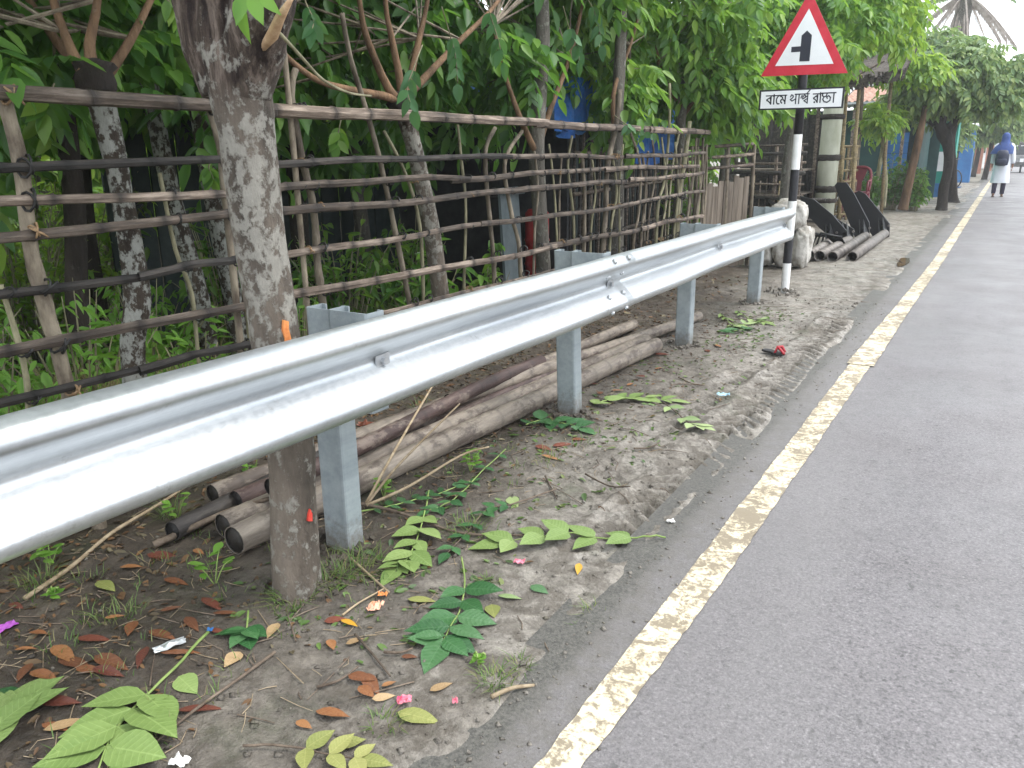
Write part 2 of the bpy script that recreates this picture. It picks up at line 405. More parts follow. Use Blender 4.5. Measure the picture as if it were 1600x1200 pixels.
zinc_material('bolt_steel', (.30, .31, .32), (.50, .51, .52), .40, .8)

GR = thing('guardrail', 'galvanized steel W-beam guardrail on four grey posts beside the road', 'guardrail', (-1.75, 3.6, 0))
RZ = .735
prof_c = np.array([(.026, .141), (.048, .138), (.071, .126), (.083, .107), (.083, .086), (.062, .062), (.034, .038), (.010, .018), (.002, .006),
                   (.002, -.006), (.010, -.018), (.034, -.038), (.062, -.062), (.083, -.086), (.083, -.107), (.071, -.126), (.048, -.138), (.026, -.141)])
def refine(P, k=3):
    P = np.asarray(P); o = []
    for i in range(len(P) - 1):
        a = P[max(i - 1, 0)]; b = P[i]; c_ = P[i + 1]; d = P[min(i + 2, len(P) - 1)]
        for t_ in np.arange(k) / k:
            o.append(.5 * ((2 * b) + (c_ - a) * t_ + (2 * a - 5 * b + 4 * c_ - d) * t_ ** 2 + (3 * b - a - 3 * c_ + d) * t_ ** 3))
    return np.array(o + [P[-1]])
PROF = refine(prof_c, 3)
def beam(y0, y1, off, zo=0.0):
    yy = np.linspace(y0, y1, 46); n = len(PROF); V = []; F = []; th = .004
    for y in yy:
        wob = .004 * math.sin(y * 1.9) + .003 * math.sin(y * 4.3 + 1); wz = .003 * math.sin(y * 1.3 + .5)
        for d, z in PROF: V.append((-1.612 + off + d + wob, y, RZ + z + zo + wz))
        for d, z in PROF: V.append((-1.612 + off + d + wob - th, y, RZ + z + zo + wz + (th * .4 if z < 0 else -th * .4)))
    m = 2 * n
    for i in range(len(yy) - 1):
        for j in range(n - 1):
            a = i * m + j
            F.append((a, a + 1, a + 1 + m, a + m)); F.append((a + n, a + n + m, a + n + 1 + m, a + n + 1))
        F.append((i * m, i * m + m, i * m + m + n, i * m + n)); a = i * m + n - 1; F.append((a, a + n, a + n + m, a + m))
    for i in (0, len(yy) - 1):
        for j in range(n - 1):
            a = i * m + j; q = (a, a + n, a + n + 1, a + 1); F.append(q if i == 0 else q[::-1])
    o = MB().add(V, F).build('beam', 'zinc_rail', GR, smooth=True)
    return o
beam(-.9, 3.74, 0); beam(3.40, 7.32, -.0045)
def channel(xa, xb, y, z0, z1, dep, th=.006, lip=.022, seed=0, top_dx=0.0, top_dy=0.0):
    """cold-formed C section: the closed web faces the traffic side, the flanges run back"""
    o = [(xa, y), (xb, y), (xb, y + dep), (xb - lip, y + dep), (xb - lip, y + dep - th), (xb - th, y + dep - th), (xb - th, y + th), (xa + th, y + th), (xa + th, y + dep - th), (xa + lip, y + dep - th), (xa + lip, y + dep), (xa, y + dep)]
    rb = .010   # rounded outer bends
    o = [(xa, y + rb), (xa + rb * .3, y + rb * .3), (xa + rb, y), (xb - rb, y), (xb - rb * .3, y + rb * .3), (xb, y + rb)] + o[2:]
    n = len(o)
    V = [(p[0], p[1], z0) for p in o] + [(p[0] + top_dx, p[1] + top_dy, z1) for p in o]
    F = [(i, (i + 1) % n, (i + 1) % n + n, i + n) for i in range(n)]
    # caps as the thin section
    F += [tuple(range(n, 2 * n)), tuple(reversed(range(n)))]
    return V, F
PY_ = (1.866, 3.638, 5.452, 7.345)
for i, y in enumerate(PY_):
    dx = (.004, -.016, .006, .008)[i]
    V, F = channel(-1.905, -1.795, y, -.12, .877, .078, top_dx=dx, top_dy=-.03 if i in (1, 2) else -.01)
    MB().add(V, F).build('post', 'zinc_post', GR)
    yt = y + (-.06 if i in (1, 2) else -.02) + (-.06 if i == 3 else 0)
    V, F = channel(-1.789 + dx, -1.622, yt - .01, .585 - (.025 if i == 0 else 0), .882, .080)
    MB().add(V, F).build('spacer_block', 'zinc_post', GR)
    # washer plate and bolt in the valley of the beam
    b = MB(); b.box((-1.604, yt + .03, RZ - .006), (.006, .064 if i < 2 else .045, .044), (0.05, 0, 0)); w = b.build('washer_plate', 'bolt_steel', GR)
    b = MB(); b.tube([(-1.602, yt + .03, RZ - .006), (-1.588, yt + .03, RZ - .006)], .0125, 6); b.build('bolt', 'bolt_steel', w)
def prof_at(z):
    i = int(np.argmin(np.abs(PROF[:, 1] - z))); a = PROF[max(i - 1, 0)]; c_ = PROF[min(i + 1, len(PROF) - 1)]
    tn = (c_ - a) / np.linalg.norm(c_ - a); nn = np.array([-tn[1], tn[0]])
    return PROF[i], (nn if nn[0] > 0 else -nn)
for y in (3.50, 3.665):
    for z in (.118, .042, -.050, -.128):
        p, nn = prof_at(z); q = np.array([-1.612 + p[0], y, RZ + p[1]]); d = np.array([nn[0], 0, nn[1]])
        b = MB(); b.tube([q - d * .002, q + d * .006, q + d * .011], [.0135, .0125, .008], 8); b.build('bolt', 'zinc_rail', GR, smooth=False)

# ---------------------------------------------------------------- bamboo fence
def bamboo_material(name, cols, rnd, band_col, bandk=.85):
    m, t, b = nodes_of(name)
    n1 = noise(t, 22, 7, .75, (1.4, .12, 1.4)); n2 = noise(t, 4.5, 5, .65, (1, .6, 1))
    col = ramp(t, n1, [(.36, cols[0]), (.50, cols[1]), (.62, cols[2])])
    oi = t.nodes.new('ShaderNodeObjectInfo')
    hs = t.nodes.new('ShaderNodeHueSaturation'); t.links.new(col, hs.inputs['Color'])
    t.links.new(math_(t, 'ADD', math_(t, 'MULTIPLY', oi.outputs['Random'], rnd), 1 - rnd * .55), hs.inputs['Value'])
    soot = ramp(t, n2, [(.50, (0, 0, 0)), (.66, (1, 1, 1))])
    col = mixc(t, math_(t, 'MULTIPLY', soot, .55), hs.outputs[0], (.022, .020, .018))
    at = t.nodes.new('ShaderNodeAttribute'); at.attribute_name = 'band'
    col = mixc(t, math_(t, 'MULTIPLY', at.outputs['Fac'], bandk), col, band_col)
    t.links.new(col, b.inputs['Base Color']); b.inputs['Roughness'].default_value = .68; b.inputs['Specular IOR Level'].default_value = .3
    bump(t, b, n1, .5, .006)
bamboo_material('bamboo_grey', ((.046, .034, .026), (.125, .095, .074), (.255, .205, .165)), .9, (.020, .016, .014))
bamboo_material('bamboo_black', ((.014, .012, .011), (.030, .026, .023), (.075, .063, .054)), .7, (.008, .007, .006))
bamboo_material('bamboo_tan', ((.16, .12, .060), (.26, .20, .105), (.36, .29, .17)), .5, (.07, .05, .03))
pm('stick_bark', (.070, .052, .036), (.245, .205, .150), 16, .75, bs=.6, rnd=.5, stretch=(1, 1, .35), bd=.012)
pm('stick_green', (.11, .10, .055), (.30, .275, .17), 20, .7, bs=.5, rnd=.4, stretch=(1, 1, .3), bd=.01)
pm('raffia', (.17, .10, .05), (.30, .20, .11), 40, .7, rnd=.4)
pm('tie_black', (.008, .008, .008), (.022, .02, .018), 40, .6)

FE = thing('bamboo_fence', 'weathered bamboo lattice fence with crooked stick posts behind the guardrail', 'fence', (-2.78, 4.5, 0))
def culm(y0, y1, xa, xb, za, zb, r, seed, mat, parent, gap=.24, flat=None, n=8, wob=.012):
    rg = np.random.default_rng(seed); L = abs(y1 - y0)
    ts = [0.0]; att = [0.0]; rr = [1.0]
    pos = rg.uniform(.05, gap)
    while pos < L - .03:
        for d, b_, k in ((-.036, 0, 1.0), (-.014, .55, 1.03), (-.003, 1, 1.12), (.005, 1, 1.08), (.016, .75, 1.0), (.045, 0, .96)):
            ts.append((pos + d) / L); att.append(b_); rr.append(k)
        pos += rg.uniform(.75, 1.25) * gap
    ts.append(1.0); att.append(0.0); rr.append(.97)
    ts = np.array(ts); ph = rg.uniform(0, 6, 3)
    P = np.stack([xa + (xb - xa) * ts + wob * .6 * np.sin(ts * 5 + ph[0]), y0 + (y1 - y0) * ts,
                  za + (zb - za) * ts + wob * np.sin(ts * 4 + ph[1]) + wob * .5 * np.sin(ts * 11 + ph[2])], -1)
    R = r * np.array(rr) * (1.06 - .14 * ts)
    return MB().tube(P, R, n, att=att, flat=flat, hollow=.80, jit=.16, seed=seed).build('bamboo_rail', mat, parent, smooth=False)
ROWS = ((1.545, .0290, [(-1.2, 2.58), (2.40, 5.05), (4.9, 7.2), (6.9, 8.6)]), (1.325, .0175, [(-1.0, 2.42), (2.3, 4.5), (4.3, 6.6), (6.4, 8.5)]),
        (1.217, .0185, [(-.8, 2.45), (2.37, 4.0), (3.9, 6.2), (6.0, 8.35)]), (1.116, .0200, [(-1.1, 2.44), (2.44, 4.75), (4.6, 6.7), (6.5, 8.5)]),
        (.926, .0175, [(-.9, 1.93), (1.85, 2.44), (2.4, 4.3), (4.2, 6.6), (6.4, 8.6)]), (.733, .0215, [(-1.0, 2.42), (2.40, 5.2), (5.0, 7.1), (6.8, 8.55)]),
        (.573, .0180, [(-1.1, 1.9), (1.8, 2.42), (2.8, 5.6), (5.4, 8.4)]))
rail_z = []
for ri, (z, r, segs) in enumerate(ROWS):
    for si, (a, b_) in enumerate(segs):
        dark = (ri in (1,) and a < 4) or (ri in (4, 6) and a < 1.9) or (ri == 5 and False)
        dz = {5: (.045, 0, -.03, -.035), 6: (.03, .0, -.02, -.06, -.08)}.get(ri, (0,) * 5)[min(si, 4)]
        dz2 = {5: (0, -.03, -.035, -.04), 6: (0, -.02, -.06, -.08, -.09)}.get(ri, (0,) * 5)[min(si, 4)]
        if a > 6.2: dz2 += (.0, .01, .06, .03, .02, 0, -.02)[ri]
        culm(a, b_, -2.752 + .012 * (si % 2), -2.752 + .012 * (si % 2), z + dz, z + dz2, r, 100 * ri + si, 'bamboo_black' if dark else 'bamboo_grey', FE,
             .26 if ri else .30, flat=.85 if ri == 0 else .55, n=7, wob=.005 if ri == 0 else .010)
# crooked stick posts, traced where they stand in the fence line
PX_ = -2.800
STK = [([(5, 148), (30, 255), (50, 400), (78, 500), (108, 615), (157, 835)], .0225, 0), ([(2, 445), (28, 535), (40, 590), (46, 660), (50, 800)], .009, 1),
       ([(250, 270), (275, 390), (300, 460), (310, 560), (325, 700)], .0075, 1), ([(318, 55), (310, 100), (322, 150), (345, 245), (352, 300), (362, 400)], .013, 0),
       ([(383, 440), (392, 520), (398, 600)], .012, 1), ([(462, 108), (455, 150), (470, 245), (490, 330), (496, 410), (505, 480), (520, 610)], .0155, 0),
       ([(427, 58), (445, 85), (455, 150)], .011, 0), ([(535, 20), (548, 90), (570, 160), (590, 240), (612, 330), (640, 470), (668, 620)], .0115, 0),
       ([(600, 205), (632, 270), (655, 350), (661, 470), (664, 600)], .009, 1), ([(715, 195), (722, 260), (727, 330), (725, 460), (726, 600)], .0075, 1),
       ([(775, 200), (760, 230), (760, 280), (768, 360), (772, 440), (776, 580)], .0125, 0), ([(815, 205), (795, 235), (788, 270), (800, 340), (812, 400), (818, 560)], .012, 0),
       ([(858, 225), (866, 290), (871, 390), (874, 520)], .007, 1), ([(893, 212), (888, 260), (895, 330), (898, 395), (900, 520)], .009, 1),
       ([(908, 240), (914, 300), (912, 395), (912, 480)], .0135, 0), ([(968, 140), (962, 200), (950, 260), (947, 330), (941, 390), (940, 470)], .0195, 0),
       ([(985, 205), (1000, 260), (998, 330), (990, 380), (990, 430)], .011, 0), ([(1018, 208), (1024, 270), (1016, 330), (1010, 380), (1010, 430)], .009, 0),
       ([(1046, 130), (1046, 200), (1038, 280), (1028, 330), (1026, 400)], .013, 1), ([(1062, 210), (1050, 270), (1042, 380), (1042, 420)], .010, 1),
       ([(1078, 190), (1070, 250), (1060, 310), (1054, 400)], .022, 1), ([(1088, 215), (1084, 270), (1074, 350), (1074, 390)], .010, 0),
       ([(1098, 215), (1096, 270), (1088, 345), (1088, 390)], .014, 0), ([(1105, 225), (1103, 290), (1099, 345), (1099, 390)], .011, 0)]
for px, dx, y0_, r_ in ((955, 8, 232, .010), (973, -6, 225, .008), (1004, 6, 240, .012), (1012, -4, 236, .008), (1033, 9, 215, .009), (1044, -5, 240, .007), (1055, 4, 222, .011), (1066, -6, 232, .008), (1072, 5, 220, .010), (1082, -3, 228, .008), (1091, 3, 230, .010), (1102, -3, 232, .012), (925, 5, 250, .008), (878, -4, 240, .007), (836, 5, 236, .008)):
    STK.append(([(px, y0_), (px + dx, 300), (px + dx * .4 - 3, 360), (px - 6, 440)], r_, int(px) % 2))
stick_pts = []
for k, (pp, r, g_) in enumerate(STK):
    P = np.array([AT(px, py, x=PX_ - .004 * (k % 3)) for px, py in pp])
    P[-1][2] = min(P[-1][2], .02); P[:, 0] += rng.uniform(-.006, .006, len(P))
    if P[-1][2] > -.05: P = np.vstack([P, P[-1] + (0, 0, -.12)])
    r *= 1.2; Q = refine(P, 4); rr = r * np.interp(np.linspace(0, 1, len(Q)), [0, 1], [.86, 1.12])
    stick_pts.append((P, r))
    MB().tube(Q, rr, 8, jit=.22, seed=k).build('stick_post', 'stick_green' if g_ else 'stick_bark', FE, smooth=True)
# ties where sticks and bamboo cross
def tie_mesh(big):
    b = MB(); n = 10
    for s_ in (-1, 1):
        pts = [(.024 * math.cos(a) + .006, .018 * s_ * math.sin(a * .5) + .016 * math.sin(a) * .6, .026 * math.sin(a)) for a in np.linspace(0, 2 * math.pi, n)]
        b.tube(pts, .0042, 5)
    if big:
        b.tube([(.024, 0, 0), (.034, .012, -.016), (.030, .022, -.036)], [.006, .005, .003], 5); b.tube([(.024, 0, 0), (.036, -.010, .012), (.034, -.02, .026)], [.006, .005, .003], 5)
    V = np.concatenate(b.v); me = bpy.data.meshes.new('tie'); me.from_pydata(V.tolist(), [], b.f)
    return me
TM = [tie_mesh(False), tie_mesh(True)]; TM[0].materials.append(MATS['tie_black']); TM[1].materials.append(MATS['raffia'])
nt_ = 0
for k, (P, r) in enumerate(stick_pts):
    for ri, (z, rr_, _) in enumerate(ROWS):
        if not (P[-1][2] < z < P[0][2] + .01): continue
        o_ = np.argsort(P[:, 2]); y = float(np.interp(z, P[o_, 2], P[o_, 1])); x = PX_ + .032
        if y > 8: continue
        big = (k * 7 + ri * 3) % 9 == 0 or (k, ri) in ((0, 3), (0, 0), (5, 3), (8, 2))
        zz = z + {5: -.01, 6: -.02}.get(ri, 0)
        o = bpy.data.objects.new('tie', TM[1] if big else TM[0]); COL.objects.link(o)
        o.location = (x + .002, y, zz); s_ = (rr_ + r) / .040; o.rotation_euler = (rng.uniform(-.5, .5), 0, rng.uniform(-.2, .2)); o.scale = (.75 + .25 * s_, s_ * (.72 if big else 1), s_ * (.72 if big else 1))
        hang(o, FE); nt_ += 1

# ---------------------------------------------------------------- plank gate and the far fence panel
pm('grey_plank', (.085, .066, .050), (.20, .165, .130), 9, .8, bs=.5, stretch=(3, 3, .2), rnd=.5, bd=.01)
PG = thing('plank_gate', 'grey vertical plank gate closing the far end of the bamboo fence', 'gate', (-2.85, 9.6, 0))
A_ = np.array([-3.02, 9.35]); B_ = np.array([-2.66, 10.0])
for k in range(9):
    t0 = k / 9; p = A_ + (B_ - A_) * (t0 + .055); h = .96 + .13 * t0 + .03 * math.sin(k * 2.3)
    MB().box((p[0] + rng.uniform(-.006, .006), p[1], h / 2), (.015, .080, h), (0, 0, -math.atan2(B_[0] - A_[0], B_[1] - A_[1]))).build('plank', 'grey_plank', PG)
for z in (1.18, 1.30, 1.42, .5):
    MB().tube([(A_[0] - .15, A_[1] - .25, z - .03), ((A_[0] + B_[0]) / 2 + .02, (A_[1] + B_[1]) / 2, z), (B_[0] + .03, B_[1] + .04, z + .02)], .020, 7).build('rail', 'bamboo_grey', PG, smooth=True)
for p, h in ((A_ - (.05, .1), 1.5), (B_ + (.03, .03), 1.45), ((A_ + B_) / 2, 1.43)):
    MB().tube([(p[0], p[1], -.1), (p[0] + .01, p[1], h * .5), (p[0] - .005, p[1] + .01, h)], .022, 7, jit=.2).build('post', 'stick_bark', PG, smooth=True)
# ---------------------------------------------------------------- leaves
leaf_mat('leaf_deep', [(.034, .092, .024), (.055, .140, .034), (.085, .195, .042), (.150, .27, .050)], .42, .40, (.24, .50, .055))
leaf_mat('leaf_mid', [(.050, .130, .028), (.090, .205, .038), (.135, .27, .050), (.22, .34, .055), (.075, .175, .07)], .44, .42, (.34, .60, .07))
leaf_mat('leaf_lime', [(.085, .19, .035), (.150, .29, .045), (.22, .37, .055), (.31, .43, .065), (.105, .23, .08)], .46, .42, (.46, .68, .08))
leaf_mat('leaf_hazy', [(.095, .165, .075), (.130, .215, .085), (.18, .27, .095), (.24, .30, .10), (.11, .19, .10)], .35, .5, (.33, .48, .14))  # distance haze put into the leaf colour, greyer and paler
leaf_mat('leaf_big', [(.045, .120, .050), (.055, .150, .055), (.085, .190, .070)], .28, .36, (.20, .42, .08))
leaf_mat('weed_leaf', [(.11, .25, .040), (.165, .34, .055), (.22, .42, .075)], .42, .42, (.32, .58, .07))
leaf_mat('grass_blade', [(.055, .115, .025), (.09, .165, .040), (.16, .21, .07), (.23, .20, .10)], .3, .5, (.25, .42, .08))
leaf_mat('dry_straw', [(.24, .18, .085), (.34, .27, .14), (.16, .13, .06), (.14, .19, .05)], .2, .7, (.3, .24, .1))
leaf_mat('leaf_yellow', [(.42, .24, .03), (.50, .32, .05)], .3, .45, (.6, .4, .05))

LQ = [(0, 4, 3, 2, 1), (0, 7, 6, 5, 4)]; LN = 8
def leaflet(base, dirv, L, Wd, up, droop):
    d = dirv / np.linalg.norm(dirv); s_ = np.cross(up, d); s_ /= np.linalg.norm(s_) + 1e-9; n_ = np.cross(d, s_)
    f = lambda t, w, h: base + d * L * t + s_ * Wd * w + n_ * h * L
    a, b_, c_ = .05 - droop * .04, .05 - droop * .18, .02 - droop * .52
    return [f(0, 0, 0), f(.17, .34, a), f(.42, .50, b_), f(.74, .31, c_), f(1, 0, -droop), f(.74, -.31, c_), f(.42, -.50, b_), f(.17, -.34, a)]
def frond(rg, pairs, Ls, Ws, droop):
    """compound leaf of unit length along +x"""
    V = []
    for i in range(pairs + 1):
        t = .22 + .78 * i / pairs
        p = np.array([t, 0, -droop * t * t])
        if i == pairs:
            V += leaflet(p, np.array([1, rg.uniform(-.2, .2), -droop * 2]), Ls * 1.1, Ws, np.array([0, 0, 1.]), .25)
        else:
            for s_ in (-1, 1):
                a = rg.uniform(.9, 1.25); k = Ls * (.8 + .3 * math.sin(math.pi * (i + .6) / (pairs + .4))) * rg.uniform(.85, 1.1)
                V += leaflet(p, np.array([math.cos(a), s_ * math.sin(a), rg.uniform(-.55, .0) - droop]), k, Ws * rg.uniform(.85, 1.1), np.array([0, rg.uniform(-.3, .3), 1.]), rg.uniform(.1, .35))
    return np.array(V)
_rg = np.random.default_rng(3)
FRONDS = {'ash': [frond(_rg, p, .38, .185, dr) for p, dr in ((4, .3), (5, .45), (4, .6), (5, .2), (6, .5))],
          'fine': [frond(_rg, p, .28, .120, dr) for p, dr in ((8, .3), (9, .5), (8, .7), (10, .4))],
          'single': [np.array(leaflet(np.zeros(3), np.array([1., 0, -.2]), 1., .42, np.array([0, 0, 1.]), dr)) for dr in (.15, .3, .45)]}
def rotmats(az, pitch, roll):
    ca, sa, cp, sp, cr, sr = np.cos(az), np.sin(az), np.cos(pitch), np.sin(pitch), np.cos(roll), np.sin(roll)
    ex = np.stack([ca * cp, sa * cp, sp], -1)
    side = np.stack([-sa, ca, np.zeros_like(az)], -1); up = np.cross(ex, side)
    ey = side * cr[:, None] + up * sr[:, None]; ez = np.cross(ex, ey)
    return np.stack([ex, ey, ez], -1)
def scatter(kind, P, az, pitch, roll, L, rg):
    out_ = []; T = FRONDS[kind]; w = rg.integers(0, len(T), len(P)); R = rotmats(az, pitch, roll)
    for k, tpl in enumerate(T):
        m = w == k
        if m.any():
            v = np.einsum('nij,vj->nvi', R[m], tpl) * L[m][:, None, None] + P[m][:, None, :]
            out_.append(v.reshape(-1, 3))
    return np.concatenate(out_)
def in_blobs(blobs, n, rg, shell=.6):
    vol = np.array([b[1][0] * b[1][1] * b[1][2] for b in blobs]) ** (2 / 3.); vol /= vol.sum()
    w = rg.choice(len(blobs), n, p=vol); d = rg.normal(size=(n, 3)); d /= np.linalg.norm(d, axis=1)[:, None]
    r = rg.random(n) ** (1 / 3.) * (1 - shell) + shell * rg.random(n) ** .25
    c_ = np.array([b[0] for b in blobs])[w]; rad = np.array([b[1] for b in blobs])[w]
    return c_ + d * rad * r[:, None], d
def crown_mesh(blobs, nwhorl, per, L, kind, seed, shell=.5, clip=None, pitch=(-.9, .5)):
    rg = np.random.default_rng(seed)
    P, d = in_blobs(blobs, nwhorl, rg, shell)
    if clip is not None: k = clip(P); P = P[k]; d = d[k]
    n = len(P)
    az = np.repeat(np.arctan2(d[:, 1], d[:, 0]), per) + rg.uniform(-2.2, 2.2, n * per)
    pi = rg.uniform(*pitch, n * per); ro = rg.uniform(-.5, .5, n * per)
    PP = np.repeat(P, per, 0) + rg.normal(0, .03, (n * per, 3))
    V = scatter(kind, PP, az, pi, ro, L * rg.uniform(.7, 1.2, n * per), rg)
    return V, P
def foliage(name, V, mat, parent=None, kind='stuff'):
    return link(name, quad_mesh(name, V, LN, LQ), mat, parent, kind)

def bark_material(name, brown, lichen, amount, sc=1.0, zlim=None):
    m, t, b = nodes_of(name)
    n1 = noise(t, 9 * sc, 7, .7, (1, 1, .22)); n2 = noise(t, 45 * sc, 6, .75, (1, 1, .5))
    col = ramp(t, n1, [(.33, tuple(c * .42 for c in brown)), (.5, brown), (.68, tuple(c * 1.7 for c in brown))])
    p = noise(t, 24 * sc, 9, .68, (1, 1, .8), dist=.08)
    if zlim:      # lichen grows between these heights, thinning out above and below
        tc = t.nodes.new('ShaderNodeTexCoord'); sx = t.nodes.new('ShaderNodeSeparateXYZ'); t.links.new(tc.outputs['Object'], sx.inputs[0])
        zz = sx.outputs['Z']
        for a_, b_ in ((zlim[0], zlim[1]), (zlim[3], zlim[2])):
            mr = t.nodes.new('ShaderNodeMapRange'); mr.inputs[1].default_value = a_; mr.inputs[2].default_value = b_; mr.inputs[3].default_value = -.085; mr.inputs[4].default_value = 0
            t.links.new(zz, mr.inputs[0]); p = math_(t, 'ADD', p, mr.outputs[0])
    if zlim:      # old ridged bark towards the fork
        rg_ = ramp(t, noise(t, 30, 7, .75, (1, 1, .09)), [(.40, (.016, .010, .009)), (.50, (.058, .042, .033)), (.62, (.165, .130, .108))])
        mr = t.nodes.new('ShaderNodeMapRange'); mr.inputs[1].default_value = 1.44; mr.inputs[2].default_value = 1.54; t.links.new(math_(t, 'ADD', zz, math_(t, 'MULTIPLY', math_(t, 'SUBTRACT', n1, .5), .35)), mr.inputs[0])
        col = mixc(t, mr.outputs[0], col, rg_)
    msk = ramp(t, p, [(amount - .02, (0, 0, 0)), (amount + .05, (1, 1, 1))])
    lc = ramp(t, n2, [(.3, tuple(c * .72 for c in lichen)), (.65, lichen)])
    col = mixc(t, math_(t, 'MULTIPLY', msk, .78), col, lc)
    t.links.new(col, b.inputs['Base Color']); b.inputs['Roughness'].default_value = .82; b.inputs['Specular IOR Level'].default_value = .25
    bump(t, b, math_(t, 'ADD', math_(t, 'ADD', n1, math_(t, 'MULTIPLY', n2, .6)), math_(t, 'MULTIPLY', msk, .12)), .85, .022)
bark_material('bark_lichen', (.118, .097, .078), (.34, .325, .285), .470, zlim=(.55, 1.05, 1.42, 1.56))
bark_material('bark_white', (.050, .038, .028), (.38, .385, .35), .49)
bark_material('bark_brown', (.110, .066, .038), (.26, .22, .17), .64)
bark_material('bark_grey', (.11, .10, .085), (.24, .24, .20), .56)
bark_material('bark_dark', (.028, .022, .018), (.09, .08, .065), .62)
bark_material('limb_tan', (.165, .100, .058), (.25, .18, .12), .66)
pm('cut_wood', (.42, .26, .14), (.60, .42, .26), 30, .7)
pm('raw_wound', (.55, .17, .045), (.78, .33, .11), 35, .65)
pm('red_mark', (.50, .03, .02), (.62, .08, .05), 30, .6)

def trunk(pts, rad, mat, parent, name='trunk', seed=0, n=14, jit=.10, k=5, bumpy=.05):
    P = refine(pts, k); R = np.interp(np.linspace(0, 1, len(P)), np.linspace(0, 1, len(rad)), rad)
    b = MB(); b.tube(P, R, n, jit=0, seed=seed)
    V = b.v[0]; c_ = np.repeat(P, n, 0)
    if len(V) == len(c_):
        an = np.tile(np.arange(n), len(P)); hh = np.repeat(np.arange(len(P)), n)
        q = fbm(an * .7 + seed * 3.1, hh * .35, 201 + seed, 1.6, 3) + (fbm((n - an) * .7 + seed, hh * .35, 301 + seed, 1.6, 3))
        b.v[0] = c_ + (V - c_) * (1 + bumpy * 2 * q[:, None])
    return b.build(name, mat, parent, smooth=True)

# the tree that stands right behind the rail
T0 = thing('roadside_tree', 'lichen patched tree trunk rising in front of the fence and through the guardrail line', 'tree', (-1.79, 1.61, 0))
TY = 1.61
zs = [AT(a, b_, y=TY) for a, b_ in ((471, 985), (464, 930), (459, 800), (454, 700), (440, 590), (425, 500), (405, 370), (390, 250), (378, 160), (368, 90), (362, 40), (366, -10))]
tr_ = trunk(zs, [.088, .080, .071, .070, .070, .071, .072, .076, .080, .086, .090, .092], 'bark_lichen', T0, seed=4, n=28, k=8, bumpy=.035)
pm('bark_ridged', (.018, .011, .010), (.120, .085, .072), 30, .85, bs=1.0, bscale=34, stretch=(1, 1, .10), bd=.04, lo=.40, hi=.62)
tA, tB = AT(335, 90, y=TY), AT(405, 90, y=TY)
trunk([AT(352, 150, y=TY), AT(338, 70, y=TY), AT(322, 0, y=TY), AT(300, -120, y=TY), AT(270, -300, y=TY), AT(240, -500, y=TY)], [.062, .084, .086, .07, .05, .02], 'bark_lichen', T0, 'limb', 5, 18)
trunk([AT(385, 150, y=TY), AT(398, 70, y=TY), AT(414, 0, y=TY), AT(450, -120, y=TY + .1), AT(520, -300, y=TY + .2), AT(600, -500, y=TY + .3)], [.062, .082, .080, .06, .045, .02], 'bark_lichen', T0, 'limb', 6, 18)
p0 = AT(425, 55, y=1.56); p1 = AT(437, 28, y=1.53); p2 = AT(455, -2, y=1.50)
MB().tube([AT(410, 75, y=1.58), p0, p1, p2], [.010, .015, .011, .006], 10, jit=.35, seed=3).build('branch_stub', 'cut_wood', T0, smooth=True)
MB().tube(refine([p0, AT(432, 48, y=1.56), AT(470, 88, y=1.66), AT(505, 125, y=1.76), AT(545, 145, y=1.86), AT(580, 150, y=1.96)], 4), np.linspace(.006, .003, 21), 6).build('hanging_root', 'stick_green', T0, smooth=True)
def on_trunk(px, py, r=.074):
    """where the sight line of the photograph meets the trunk"""
    zc = np.array(zs); d = AT(px, py, y=1.) - np.array([0, 0, CAM_H]); best = None
    for s_ in np.linspace(1.2, 2.0, 1600):
        q = np.array([0, 0, CAM_H]) + d * s_; o_ = np.argsort(zc[:, 2]); cxx = np.interp(q[2], zc[o_, 2], zc[o_, 0]); cyy = np.interp(q[2], zc[o_, 2], zc[o_, 1])
        if math.hypot(q[0] - cxx, q[1] - cyy) <= r: return q, np.array([q[0] - cxx, q[1] - cyy, 0]) / r
    return q, np.array([.7, -.7, 0])
def patch(name, poly, px, py, mat, th=.012):
    q, nn = on_trunk(px, py); nn /= np.linalg.norm(nn); tx = np.array([-nn[1], nn[0], 0])
    MB().prism(poly, q + nn * .004, tx, (0, 0, 1), -nn, th).build(name, mat, T0)
patch('bark_wound', [(-.009, -.040), (.010, -.042), (.013, -.018), (.008, .012), (.010, .034), (-.004, .040), (-.010, .010), (-.006, -.014)], 447, 521, 'raw_wound')
patch('paint_mark', [(-.008, -.014), (.008, -.020), (.010, .004), (.004, .022), (-.004, .006)], 483, 806, 'red_mark')
V, _ = crown_mesh([((-1.9, 1.5, 3.5), (1.0, 1.1, .75)), ((-1.4, 2.2, 3.7), (.8, .9, .7))], 60, 6, .42, 'ash', 11)
foliage('foliage', V, 'leaf_mid', T0)

# leaves big enough to tell apart: each a part of its own tree
def big_leaf_mesh(name, w=.42, fold=.12, droop=.25, seed=0, rows=7, serr=.004):
    rg = np.random.default_rng(seed); V = []; F = []
    for i in range(rows + 1):
        t = i / rows; ww = w * (math.sin(math.pi * min(1, t * 1.02) ** .78) ** .9) * (1 - .25 * t) * (1 if 0 < i < rows else 0)
        z = -droop * t * t
        s_ = serr * (1 if i % 2 else -1)
        for u in (-1, -.5, 0, .5, 1):
            V.append((t, u * (ww + s_ * (0 < i < rows)) * .5 * 2 * .5, z + fold * (abs(u) * ww) * .8 + rg.uniform(-.008, .008)))
    for i in range(rows):
        for j in range(4):
            a = i * 5 + j; F.append((a, a + 1, a + 6, a + 5))
    me = bpy.data.meshes.new(name); me.from_pydata(V, [], F); me.polygons.foreach_set('use_smooth', [True] * len(F)); return me
LEAFM = {}
